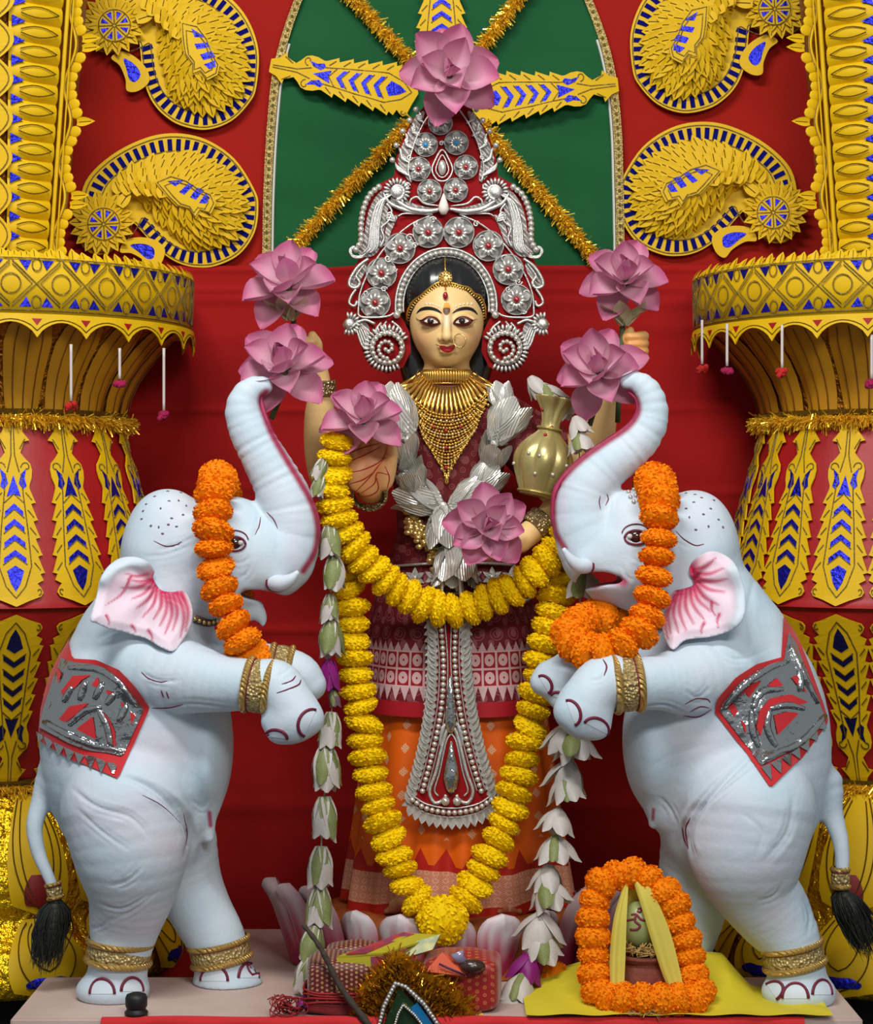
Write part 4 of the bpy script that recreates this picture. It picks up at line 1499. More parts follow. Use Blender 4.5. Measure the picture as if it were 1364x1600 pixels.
left_data = dict(
    base=(250, 0), xr=(-10, 560), face=1,
    chains=[
        ([(232, 985, .02, 84), (222, 1050, .02, 120), (212, 1125, .02, 146), (208, 1200, .02, 140), (214, 1268, .02, 116)], .03, .76),
        ([(195, 1262, -.075, 100), (204, 1325, -.085, 90), (206, 1388, -.07, 69), (196, 1440, -.05, 56), (188, 1490, -.05, 47), (182, 1530, -.045, 47), (178, 1560, -.04, 50)], .02, 1.0),
        ([(265, 1300, .07, 72), (290, 1370, .085, 55), (312, 1420, .085, 49), (336, 1465, .08, 46), (347, 1505, .075, 44), (352, 1545, .07, 44)], .02, 1.0),
        # neck to head
        ([(215, 1000, .02, 88), (262, 930, .02, 84), (320, 885, .02, 80)], .03, .85),
        # near arm and paw
        ([(235, 1045, -.05, 72), (300, 1060, -.105, 54), (350, 1068, -.14, 44), (398, 1070, -.165, 40), (430, 1072, -.17, 41), (450, 1094, -.18, 38), (462, 1118, -.185, 38)], .018, 1.0),
        ([(428, 1128, -.185, 20), (436, 1142, -.19, 20)], .022, 1.0), ([(474, 1112, -.185, 22), (484, 1124, -.19, 21)], .02, 1.0), ([(452, 1130, -.19, 24), (458, 1136, -.192, 22)], .02, 1.0),
        # far arm
        ([(300, 1030, .06, 52), (370, 1038, .03, 40), (430, 1042, -.0, 34), (466, 1052, -.01, 32), (484, 1070, -.012, 26)], .018, 1.0),
        # trunk
        ([(385, 868, .01, 72), (425, 872, .01, 62), (448, 848, .01, 48), (450, 806, .01, 43), (438, 764, .01, 38), (416, 722, .01, 33), (394, 682, .01, 30), (380, 646, .01, 26), (383, 621, .01, 21), (398, 606, .01, 16), (412, 603, .01, 12)], .022, .92, (.0036, .018)),
        # lower jaw
        ([(345, 932, .01, 36), (376, 948, .01, 24), (398, 954, .01, 15), (409, 966, .01, 8), (411, 976, .01, 3)], .014, 1.2),
        # tail
        ([(86, 1215, .02, 30), (66, 1250, .01, 17), (54, 1290, 0, 13), (60, 1332, -.005, 11), (76, 1370, -.01, 9), (86, 1392, -.01, 8)], .016, 1.0),
        # sheath at the groin
        ([(300, 1262, .0, 40), (320, 1285, -.01, 17), (326, 1308, -.012, 9)], .016, 1.0),
    ],
    ells=[(262, 822, .02, 58, 62, 58, .02), (250, 860, .02, 60, 70, 60, .03), (330, 858, .01, 84, 74, 74, .025), (366, 826, .01, 50, 52, 50, .018), (352, 905, .0, 60, 62, 52, .02), (418, 893, -.03, 26, 24, 22, .016), (418, 893, .05, 26, 24, 22, .016),
          (176, 1546, -.05, 57, 52, 30, .012), (356, 1534, .075, 54, 48, 28, .012), (330, 1180, .02, 30, 90, 80, .03)],
    cuts=[([(366, 928, .01, 4), (386, 926, .01, 8), (412, 930, .01, 11), (440, 944, .01, 14)], .008, 7)],
    creases=[([(292, 1000), (340, 1012), (395, 1030)], 3, .003), ([(220, 1052), (250, 1064), (285, 1062)], 4, .005), ([(150, 1000), (185, 985), (240, 990)], 6, .006),
             ([(110, 1230), (150, 1260), (205, 1278), (235, 1310)], 5, .006), ([(118, 1262), (160, 1300), (205, 1330)], 4, .004), ([(190, 1212), (235, 1230), (276, 1264), (296, 1305), (288, 1345)], 7, .017),
             ([(150, 1410), (190, 1420), (240, 1395)], 4, .005), ([(165, 1440), (205, 1425), (250, 1390)], 3, .004), ([(170, 1385), (200, 1375), (225, 1352)], 4, .004),
             ([(140, 1452), (160, 1446), (178, 1432)], 4, .005), ([(160, 1010), (200, 1000)], 4, .003), ([(240, 1108), (300, 1100), (370, 1108)], 3, .004),
             ([(310, 880), (330, 860), (345, 835)], 5, .004), ([(245, 860), (280, 850), (312, 832)], 4, .004), ([(225, 870), (262, 866), (300, 850)], 4, .003), ([(350, 875), (375, 880), (392, 868)], 4, .004), ([(372, 905), (386, 895), (390, 880)], 4, .004),
             ([(398, 838), (404, 820), (402, 806)], 4, .004), ([(432, 1058), (444, 1052), (456, 1040)], 2.5, .003), ([(440, 1072), (456, 1062)], 2.5, .003), ([(300, 1250), (318, 1262), (326, 1245)], 4, .004)],
    tints=[(250, 1170, 60, 30, .35, PNK), (210, 1280, 60, 40, .35, PNK), (120, 1270, 25, 60, .3, PNK), (265, 1320, 30, 30, .35, PNK), (205, 1440, 40, 30, .3, PNK), (260, 815, 40, 40, .15, PNK), (430, 850, 30, 40, .2, BLU), (90, 1260, 25, 60, .4, BLU), (330, 1200, 30, 60, .3, BLU), (330, 910, 40, 30, .4, BLU), (460, 860, 14, 50, .25, PNK), (312, 1420, 30, 40, .3, BLU)],
    strokes=[([(474, 892), (492, 862), (497, 826), (488, 788), (466, 748), (444, 712), (424, 676), (412, 644), (408, 622), (416, 612)], 6, MAG, .95), ([(436, 920), (412, 930), (384, 926)], 7, MAG, .85), ([(327, 1270), (329, 1290)], 4, MAG, .9)],
    lines=[([(221, 1050), (232, 1060), (250, 1066), (262, 1064)], 1.2), ([(252, 1078), (256, 1090)], 1.1), ([(260, 1080), (264, 1092)], 1.1), ([(238, 1106), (262, 1106), (286, 1101)], 1.0), ([(432, 1083), (450, 1077), (466, 1070), (470, 1062)], 1.4), ([(440, 1069), (455, 1064), (462, 1056)], 1.3),
           ([(240, 845), (258, 853), (275, 851), (284, 846)], 1.0), ([(398, 836), (405, 822), (407, 808)], 1.0), ([(417, 800), (428, 812), (434, 826)], 1.0), ([(290, 1320), (292, 1300), (286, 1270)], .9), ([(222, 1242), (252, 1258), (282, 1286)], .7)],
    nails=[(160, 1553, 19, 24, 0, -.11), (206, 1549, 17, 22, 0, -.1), (335, 1533, 21, 24, 0, .02), (388, 1528, 16, 24, 0, .04), (432, 1152, 17, 12, 8, -.21), (484, 1130, 22, 18, -66, -.21)],
    eye=(366, 848),
    tusks=[[(422, 908, -.045, 13), (438, 911, -.06, 13), (454, 905, -.07, 9), (466, 893, -.075, 3)], [(424, 906, .065, 12), (440, 909, .08, 11), (456, 904, .085, 8), (466, 895, .09, 3)]],
    ear=dict(out=[(171, 883), (188, 872), (210, 870), (230, 877), (241, 892), (239, 903), (250, 921), (268, 925), (287, 923), (298, 941), (301, 960), (296, 982), (283, 1004), (270, 1018), (250, 1011), (228, 998), (210, 993), (191, 987), (169, 982), (151, 974), (141, 969), (147, 945), (153, 923), (158, 901)],
             root=[(238, 893), (246, 918), (284, 923)], Y=-.085, Yfar=.12, fold=[(160, 905), (176, 886), (204, 877), (228, 882)], bow=.12,
             streaks=[((240, 903), (200, 905), 3), ((238, 906), (190, 918), 3.5), ((240, 908), (206, 936), 3), ((243, 912), (214, 950), 3.5), ((246, 916), (222, 965), 3), ((252, 922), (240, 968), 4), ((258, 925), (250, 978), 4), ((264, 927), (258, 990), 4), ((270, 927), (270, 985), 4), ((276, 926), (282, 996), 4), ((283, 926), (290, 985), 4), ((232, 896), (196, 896), 3), ((205, 900), (166, 945), 2), ((166, 962), (170, 978), 1.8), ((206, 978), (212, 990), 2), ((232, 985), (238, 1004), 2), ((244, 914), (272, 924), 5), ((240, 900), (250, 918), 5)]),
    bands=[(186, 1487, -.05, (-.10, 1), 51, 40, 1.0), (344, 1487, .075, (.20, 1), 48, 38, 1.0), (405, 1072, -.167, (1, .16, -.1), 43, 46, 1.0), (438, 1044, -.003, (1, .16), 37, 40, 1.0), (85, 1392, -.01, (.2, 1), 11, 28, 1.0)],
    tuft=((88, 1404, -.01), (-.16, -.02, -.98), .135),
    saddle=dict(out=[(107, 986), (115, 1030), (152, 1032), (187, 1046), (214, 1073), (235, 1104), (210, 1161), (185, 1218), (117, 1189), (62, 1156), (66, 1110), (80, 1050)],
                sheet=[(100, 1030), (116, 1036), (152, 1040), (184, 1054), (208, 1080), (226, 1106), (206, 1150), (192, 1186), (150, 1176), (110, 1160), (66, 1136), (72, 1110), (88, 1060)],
                cut=[[(123, 1139), (148, 1119), (153, 1155)], [(159, 1108), (172, 1122), (181, 1142), (183, 1168), (170, 1163), (164, 1135)], [(97, 1124), (113, 1104), (142, 1099), (126, 1113), (107, 1129)], [(100, 1082), (118, 1058), (146, 1056), (132, 1064), (120, 1078), (116, 1072), (106, 1092)], [(146, 1072), (156, 1058), (160, 1076)], [(168, 1078), (184, 1082), (178, 1094), (172, 1088)], [(190, 1096), (200, 1104), (194, 1118)], [(204, 1112), (212, 1118), (206, 1132)], [(94, 1044), (102, 1054), (96, 1070)]],
                ribs=[[(74, 1128), (120, 1152), (192, 1182)], [(112, 1046), (152, 1046), (186, 1060), (218, 1100)], [(112, 1134), (136, 1112), (160, 1106)], [(156, 1108), (170, 1136), (176, 1170)], [(104, 1098), (118, 1074)], [(128, 1096), (138, 1066)], [(150, 1094), (164, 1066)], [(168, 1102), (182, 1082)], [(186, 1128), (200, 1100)]],
                teeth=[[(62, 1142), (74, 1150), (66, 1160)], [(74, 1150), (88, 1158), (80, 1172)], [(88, 1158), (104, 1166), (95, 1182)], [(104, 1166), (120, 1174), (111, 1191)], [(120, 1174), (136, 1181), (127, 1198)], [(136, 1181), (152, 1188), (144, 1206)], [(152, 1188), (168, 1194), (160, 1212)], [(168, 1194), (184, 1198), (178, 1214)]]),
    dots=[(229, 788, .3), (224, 799, .8), (222, 811, .3), (236, 822, .9), (248, 824, 1.4), (254, 834, .5), (263, 820, .6), (268, 810, .4), (276, 823, .4), (251, 795, 1.3), (264, 783, .2), (279, 783, 1.2), (282, 770, .2), (286, 805, .8), (291, 791, 1.4), (242, 776, .4), (262, 768, .4)],
    collar=[(304, 966), (322, 972), (340, 968)])

right_data = dict(
    base=(1110, 0), xr=(800, 1372), face=-1,
    chains=[
        ([(1118, 985, .02, 84), (1128, 1050, .02, 124), (1136, 1125, .02, 156), (1148, 1200, .02, 148), (1150, 1268, .02, 124)], .03, .74),
        ([(1170, 1262, -.08, 104), (1166, 1322, -.09, 92), (1174, 1376, -.08, 70), (1206, 1425, -.07, 60), (1230, 1462, -.075, 49), (1241, 1500, -.075, 45), (1246, 1530, -.075, 46), (1248, 1570, -.075, 50)], .02, 1.0),
        ([(1110, 1300, .06, 76), (1085, 1370, .075, 56), (1082, 1420, .075, 52), (1070, 1470, .07, 46), (1062, 1505, .065, 42), (1058, 1545, .06, 44)], .02, 1.0),
        ([(1135, 1000, .02, 90), (1090, 930, .02, 84), (1030, 880, .02, 80)], .03, .85),
        ([(1125, 1045, -.05, 72), (1070, 1062, -.105, 54), (1030, 1066, -.14, 44), (985, 1068, -.165, 41), (948, 1066, -.17, 43), (924, 1085, -.18, 41), (912, 1108, -.185, 40)], .018, 1.0),
        ([(896, 1100, -.185, 24), (888, 1112, -.19, 22)], .02, 1.0), ([(930, 1122, -.185, 24), (932, 1134, -.19, 22)], .022, 1.0), ([(908, 1124, -.19, 24), (908, 1130, -.192, 22)], .02, 1.0),
        ([(1060, 1030, .06, 52), (990, 1038, .03, 44), (930, 1042, -.0, 38), (895, 1048, -.015, 34), (868, 1062, -.02, 30)], .018, 1.0),
        ([(856, 1058, -.02, 22), (846, 1066, -.022, 18)], .018, 1.0), ([(880, 1082, -.025, 24), (876, 1092, -.03, 18)], .018, 1.0),
        ([(985, 868, .01, 72), (945, 868, .01, 62), (922, 842, .01, 52), (910, 806, .01, 44), (918, 766, .01, 39), (945, 732, .01, 34), (982, 704, .01, 30), (1010, 674, .01, 26), (1020, 641, .01, 22), (1012, 611, .01, 18), (994, 596, .01, 14), (980, 596, .01, 11)], .022, .92, (.0036, .018)),
        ([(1010, 918, .01, 42), (975, 922, .01, 28), (950, 926, .01, 15), (930, 930, .01, 6)], .016, 1.2),
        ([(1284, 1228, .02, 34), (1298, 1268, .01, 19), (1312, 1310, 0, 13), (1316, 1345, -.005, 11), (1314, 1372, -.01, 10)], .016, 1.0),
        ([(1048, 1262, 0, 40), (1030, 1276, -.01, 18), (1022, 1286, -.012, 9)], .016, 1.0),
    ],
    ells=[(1084, 822, .02, 57, 62, 56, .02), (1096, 858, .02, 58, 70, 58, .03), (1022, 850, .01, 84, 74, 74, .025), (985, 812, .01, 50, 52, 46, .018), (1000, 895, .0, 60, 62, 48, .02), (925, 874, -.03, 24, 24, 20, .016), (925, 874, .05, 24, 24, 20, .016),
          (1248, 1550, -.08, 58, 52, 33, .012), (1056, 1536, .06, 54, 48, 28, .012), (1010, 1170, .02, 34, 90, 84, .03), (1086, 1100, -.12, 26, 20, 14, .012)],
    cuts=[([(982, 905, .01, 4), (962, 904, .01, 9), (940, 902, .01, 12), (915, 906, .01, 14)], .008, 7)],
    creases=[([(1100, 1000), (1150, 1030), (1210, 1010)], 5, .004), ([(1180, 900), (1168, 960), (1180, 1010)], 7, .004), ([(1005, 1105), (1040, 1102), (1080, 1118)], 3, .004), ([(1070, 1078), (1090, 1090), (1110, 1072)], 4, .004),
             ([(1185, 1170), (1125, 1226), (1084, 1276), (1074, 1312), (1082, 1340)], 7, .016), ([(1190, 1190), (1140, 1230), (1100, 1262)], 4, .004), ([(1015, 1200), (1050, 1180), (1110, 1160)], 6, .003),
             ([(1240, 1240), (1230, 1300), (1190, 1350)], 7, .004), ([(1160, 1270), (1190, 1300), (1180, 1340)], 5, .003), ([(1225, 1376), (1210, 1400), (1180, 1410)], 5, .005), ([(1255, 1400), (1266, 1430), (1262, 1462)], 6, .005),
             ([(1040, 845), (1062, 850), (1080, 858)], 4, .004), ([(985, 870), (1004, 880), (1024, 872)], 4, .004), ([(972, 882), (978, 900), (992, 906)], 4, .004), ([(950, 800), (954, 784), (948, 772)], 4, .004), ([(945, 1040), (940, 1060), (920, 1064)], 3, .003), ([(1030, 1245), (1046, 1262), (1060, 1290)], 4, .004)],
    tints=[(1090, 1160, 60, 30, .3, PNK), (1120, 1290, 50, 50, .3, PNK), (1200, 1360, 40, 30, .35, PNK), (1210, 1430, 30, 30, .3, PNK), (1260, 1430, 14, 30, .5, BLU), (930, 830, 30, 40, .25, BLU), (1200, 930, 30, 40, .45, BLU), (1020, 1200, 30, 60, .3, BLU), (880, 790, 12, 50, .3, PNK), (1090, 810, 40, 40, .12, PNK), (1220, 1120, 40, 80, .2, BLU)],
    strokes=[([(882, 856), (868, 832), (864, 800), (868, 766), (886, 740), (914, 714), (948, 690), (980, 668), (996, 646), (995, 626), (982, 612)], 6, MAG, .92), ([(930, 912), (950, 906), (975, 910)], 8, np.array(srgb(190, 60, 100)), .9), ([(1021, 1265), (1020, 1280)], 3, MAG, .9)],
    lines=[([(1070, 1100), (1086, 1092), (1104, 1092), (1110, 1098)], 1.1), ([(1078, 1112), (1094, 1104), (1108, 1106)], 1.0), ([(1068, 1118), (1090, 1120), (1112, 1108)], 1.0), ([(942, 1030), (948, 1042), (944, 1056)], 1.4), ([(1076, 1326), (1072, 1296), (1080, 1276)], 1.8), ([(1066, 1292), (1070, 1312), (1076, 1326)], 1.6),
           ([(1056, 830), (1068, 842), (1086, 852), (1100, 850)], 1.1), ([(946, 790), (950, 780), (948, 772)], 1.0), ([(938, 796), (936, 784), (938, 774)], .9)],
    nails=[(1206, 1550, 14, 20, 55, -.12), (1243, 1560, 20, 24, 0, -.13), (1284, 1554, 15, 23, 0, -.12), (892, 1114, 20, 15, 70, -.21), (931, 1138, 20, 16, 28, -.21), (850, 1070, 15, 12, 60, -.04), (875, 1092, 15, 10, 25, -.05)],
    eye=(994, 838),
    tusks=[[(922, 882, -.045, 13), (906, 884, -.06, 12), (892, 874, -.07, 8), (880, 857, -.075, 3)], [(920, 880, .065, 12), (904, 882, .08, 11), (892, 874, .085, 8), (882, 860, .09, 3)]],
    ear=dict(out=[(1078, 885), (1087, 872), (1107, 862), (1126, 864), (1146, 878), (1159, 905), (1165, 932), (1163, 963), (1149, 982), (1130, 990), (1107, 996), (1084, 998), (1068, 1002), (1053, 1015), (1043, 1006), (1035, 986), (1037, 967), (1045, 940), (1053, 924), (1068, 920), (1084, 913), (1078, 897)],
             root=[(1080, 885), (1082, 908), (1056, 922)], Y=-.085, Yfar=.12, fold=[(1150, 890), (1160, 920), (1161, 955), (1150, 975)], bow=-.12,
             streaks=[((1082, 890), (1118, 872), 4), ((1082, 894), (1130, 888), 4), ((1083, 899), (1136, 905), 4), ((1084, 903), (1132, 925), 4.5), ((1084, 908), (1122, 945), 4.5), ((1082, 912), (1110, 955), 4.5), ((1078, 916), (1100, 968), 4), ((1072, 920), (1084, 975), 4), ((1066, 922), (1072, 985), 4), ((1060, 924), (1060, 988), 4), ((1054, 930), (1048, 990), 3.5), ((1048, 945), (1044, 1000), 3), ((1080, 886), (1084, 912), 6), ((1058, 922), (1084, 913), 5), ((1112, 940), (1118, 962), 2), ((1100, 974), (1096, 992), 2), ((1124, 960), (1122, 980), 2)]),
    bands=[(1239, 1492, -.075, (.20, 1), 49, 42, 1.0), (1064, 1494, .065, (-.18, 1), 45, 38, 1.0), (978, 1068, -.167, (-1, .10, -.1), 45, 48, 1.0), (1313, 1372, -.01, (0, 1), 13, 36, 1.0)],
    tuft=((1314, 1388, -.01), (.38, -.02, -.92), .135),
    saddle=dict(out=[(1222, 964), (1219, 1028), (1180, 1038), (1148, 1058), (1118, 1092), (1116, 1112), (1160, 1170), (1203, 1232), (1250, 1186), (1292, 1128), (1284, 1100), (1262, 1040), (1244, 996)],
                sheet=[(1228, 990), (1222, 1034), (1182, 1046), (1152, 1066), (1126, 1096), (1124, 1110), (1160, 1158), (1188, 1200), (1226, 1180), (1258, 1150), (1284, 1120), (1274, 1096), (1254, 1044), (1240, 1008)],
                cut=[[(1206, 1118), (1226, 1112), (1244, 1114), (1232, 1128), (1212, 1148)], [(1184, 1112), (1200, 1092), (1232, 1086), (1258, 1098), (1244, 1102), (1216, 1098), (1196, 1116), (1186, 1150), (1180, 1136)], [(1150, 1084), (1164, 1070), (1186, 1062), (1178, 1074), (1168, 1090), (1162, 1080)], [(1136, 1104), (1144, 1096), (1152, 1112), (1146, 1120)], [(1156, 1124), (1164, 1132), (1164, 1148)], [(1196, 1072), (1210, 1060), (1220, 1072), (1206, 1074)], [(1232, 1060), (1240, 1056), (1256, 1084), (1246, 1078)], [(1236, 1012), (1244, 1030), (1238, 1036)]],
                ribs=[[(1228, 1036), (1186, 1050), (1154, 1072), (1130, 1102)], [(1284, 1118), (1250, 1156), (1190, 1196)], [(1200, 1108), (1226, 1102), (1252, 1108)], [(1200, 1110), (1196, 1136), (1210, 1168)], [(1174, 1108), (1188, 1082), (1220, 1078)], [(1172, 1110), (1174, 1140), (1184, 1170)], [(1230, 1010), (1246, 1050), (1272, 1100)], [(1244, 1046), (1246, 1082)]],
                teeth=[[(1188, 1202), (1202, 1196), (1204, 1222)], [(1202, 1196), (1218, 1188), (1218, 1212)], [(1218, 1188), (1232, 1178), (1232, 1200)], [(1232, 1178), (1246, 1166), (1246, 1188)], [(1246, 1166), (1260, 1152), (1260, 1174)], [(1260, 1152), (1272, 1138), (1274, 1158)], [(1272, 1138), (1282, 1124), (1288, 1140)]]),
    dots=[(1072, 771, .4), (1084, 785, .3), (1072, 795, .6), (1077, 809, 1.4), (1087, 828, .5), (1099, 804, .6), (1107, 823, 1.2), (1110, 795, .4), (1122, 812, .3), (1129, 824, .8), (1096, 778, .3), (1115, 782, .5), (1086, 773, .2)],
    collar=[(1050, 972), (1034, 978), (1014, 974)],
    brow=[(982, 770), (990, 766), (998, 765), (985, 778), (993, 776), (1001, 774), (990, 785), (998, 784), (1003, 794)])

eleL, treeL = elephant(left_data, 'white elephant statue rearing on hind legs at the left, facing right', 'white elephant statues flanking the idol')
eleR, treeR = elephant(right_data, 'white elephant statue rearing on hind legs at the right, facing left', 'white elephant statues flanking the idol')
# ================================================================ the idol
YI = 0.30
idol = thing('goddess_idol', 'four-armed painted goddess idol standing in an orange sari between the elephants', 'idol', P(697, 1420, YI) * [1, 1, 0] + [0, 0, .115])
M_SKIN = mat('painted_skin', attr='Col', rough=.42, spec=.45, bump=(30, .06, .003))
SK = np.array(srgb(232, 196, 132))


def spaced(lo, hi, fine_lo, fine_hi, h, hf):
    out = [lo]
    while out[-1] < hi: out.append(out[-1] + (hf if fine_lo < out[-1] < fine_hi else h))
    return np.array(out)


xs = spaced(P(455, 0, YI)[0], P(1030, 0, YI)[0], P(630, 0, YI)[0], P(766, 0, YI)[0], .0045, .0026)
ys = spaced(-.02, .45, .17, .30, .0045, .0030)
zs = spaced(.06, P(0, 420, YI)[2], P(0, 585, YI)[2], 3, .0045, .0026)
B = Field(xs, ys, zs)


def ellp(f, px, py, Y, rx, ry, rz, k, op='u'):
    f.ell(P(px, py, Y), np.array([rx, ry, rz]) * K(Y), k, None, op)


# head
ellp(B, 698, 500, .285, 58, 62, 76, .01)
ellp(B, 698, 526, .262, 44, 44, 45, .012)
ellp(B, 698, 558, .245, 19, 20, 15, .016)
ellp(B, 674, 522, .238, 19, 18, 20, .014); ellp(B, 722, 522, .238, 19, 18, 20, .014)
B.chain(pr([(698, 488, .203, 6), (698, 510, .196, 6), (698, 526, .188, 8)]), .010)
ellp(B, 690, 529, .199, 6, 6, 5, .006); ellp(B, 706, 529, .199, 6, 6, 5, .006)
ellp(B, 698, 542, .2035, 15, 8, 4, .006); ellp(B, 698, 549, .205, 11, 8, 4.5, .006)
ellp(B, 671, 501, .205, 17, 8, 10, .008); ellp(B, 726, 501, .205, 17, 8, 10, .008)
B.chain(pr([(698, 545, .29, 36), (698, 590, .30, 34), (698, 615, .30, 42)]), .012)
# torso and legs
B.chain(pr([(698, 640, .31, 70), (698, 700, .31, 82), (702, 790, .31, 76), (705, 850, .31, 80), (708, 930, .31, 104), (708, 1000, .31, 104)]), .02, .75)
for x0, x1 in ((668, 622), (750, 798)): B.chain(pr([(x0, 1000, .31, 60), (x0 - 6 if x0 < 700 else x0 + 6, 1200, .31, 44), (x1, 1392, .29, 26), (x1, 1412, .25, 18), (x1 - 2, 1416, .19, 13)]), .02)
# arms: rear left, front left, rear right, front right
B.chain(pr([(632, 640, .31, 36), (570, 700, .33, 32), (520, 748, .32, 29), (505, 715, .30, 28), (500, 660, .28, 25), (500, 612, .26, 19), (494, 580, .25, 19)]), .014)
B.chain(pr([(634, 645, .28, 36), (598, 710, .22, 31), (582, 758, .16, 26), (578, 762, .115, 20)]), .014)
B.chain(pr([(766, 640, .31, 36), (850, 690, .33, 32), (922, 735, .32, 29), (932, 700, .30, 27), (942, 650, .27, 23), (962, 596, .24, 18), (976, 570, .23, 18)]), .014)
B.chain(pr([(764, 645, .28, 36), (830, 720, .23, 32), (884, 782, .18, 29), (868, 800, .16, 25), (842, 822, .14, 20), (812, 845, .12, 20)]), .014)
# left front hand: palm to the viewer
ellp(B, 577, 735, .098, 33, 13, 38, .012); ellp(B, 556, 742, .094, 15, 12, 26, .01); ellp(B, 602, 742, .092, 15, 13, 24, .01)
for i, (x, l) in enumerate(((552, 52), (568, 60), (584, 58), (599, 46))):
    B.chain(pr([(x, 708, .098, 9.5), (x - 3 + i, 708 - l * .5, .098, 8.5), (x - 6 + 2 * i, 708 - l, .090, 7)]), .004)
B.chain(pr([(608, 735, .092, 11), (613, 712, .084, 9), (612, 692, .078, 7)]), .006)
# raised rear hands holding lotus stems
for (hx, hy, Y, s) in ((484, 552, .245, -1), (988, 545, .22, 1)):
    ellp(B, hx, hy, Y, 21, 15, 26, .012)
    for i in range(4):
        B.chain(pr([(hx + s * (2 + i * 1.5), hy - 18 + i * 12, Y - .012, 8.5), (hx + s * 18, hy - 20 + i * 12, Y - .024, 8), (hx + s * 12, hy - 19 + i * 12, Y - .040, 7.5), (hx - s * 4, hy - 18 + i * 12, Y - .042, 7)]), .003)
    B.chain(pr([(hx - s * 10, hy + 4, Y - .015, 9), (hx - s * 12, hy - 14, Y - .03, 8), (hx - s * 4, hy - 28, Y - .036, 7)]), .005)
# front right hand closing round the waist lotus stem
ellp(B, 786, 852, .112, 27, 14, 19, .012)
for i in range(4):
    B.chain(pr([(768 - i * 2, 840 + i * 9, .105, 8.5), (748, 838 + i * 9, .092, 8), (740, 840 + i * 9, .074, 7.5), (752, 842 + i * 9, .066, 7)]), .003)
B.chain(pr([(792, 836, .105, 9.5), (778, 824, .090, 8.5), (764, 822, .082, 7)]), .005)
# toes
for cx in (620, 796):
    for i in range(5): ellp(B, cx - 16 + i * 8, 1424 - (1 if i in (1, 2, 3) else 0), .178 + abs(i - 2) * .003, 4.5, 8, 5, .004)
V, F = B.mesh()
N = vnormals(V, F)
px = project(V)
C = np.repeat(SK[None], len(V), 0)
def tint(C, cx, cy, rx, ry, am, col, mask=None):
    g = am * np.exp(-((px[:, 0] - cx) / rx) ** 2 - ((px[:, 1] - cy) / ry) ** 2)
    if mask is not None: g = g * mask
    return C * (1 - g[:, None]) + np.array(col) * g[:, None]
BLUSH = srgb(226, 150, 104); ORG = srgb(218, 140, 84)
for cx in (659, 738): C = tint(C, cx, 530, 16, 16, .45, BLUSH)
C = tint(C, 698, 566, 30, 12, .5, srgb(222, 170, 90)); C = tint(C, 698, 500, 7, 12, .7, srgb(240, 226, 200)); C = tint(C, 698, 598, 50, 24, 1.0, srgb(130, 22, 20), (px[:, 1] > 576) | (V[:, 1] > .25))  # last tint paints the red shade at the choker onto the neck
C = tint(C, 577, 725, 42, 70, 1.0, ORG, V[:, 1] < .16); C = tint(C, 988, 545, 36, 40, .95, srgb(214, 136, 60)); C = tint(C, 484, 552, 30, 36, .4, srgb(214, 150, 80))
C = tint(C, 620, 1424, 40, 14, .9, srgb(150, 40, 26)); C = tint(C, 796, 1424, 40, 14, .9, srgb(150, 40, 26)); C = tint(C, 770, 855, 40, 30, .5, ORG, V[:, 1] < .16)
mobj('body', V, F, M_SKIN, idol, col=C)
treeI = bvh(V, F)

# palm lines
zq = lambda z: (460 + z[0] * .337, 540 + z[1] * .337)
M_ALTA = mat('red_palm_dye', srgb(170, 36, 24), .6)
for l in ([(270, 690), (340, 620), (380, 570), (420, 520)], [(245, 590), (320, 575), (400, 535), (430, 480)], [(248, 540), (320, 510), (400, 470)], [(300, 690), (370, 640), (385, 590), (440, 600)], [(250, 500), (330, 470), (390, 455)], [(260, 640), (320, 620), (370, 585)], [(310, 700), (360, 690), (390, 660), (378, 600)], [(420, 560), (440, 610), (430, 660)]):
    q = on_surface(treeI, cr([zq(z) for z in l], 5), .0006, .08, .06)
    mobj('palm_line', *tube(q, np.interp(np.linspace(0, 1, len(q)), [0, .5, 1], [.0006, .0015, .0006]), 5), M_ALTA, idol)

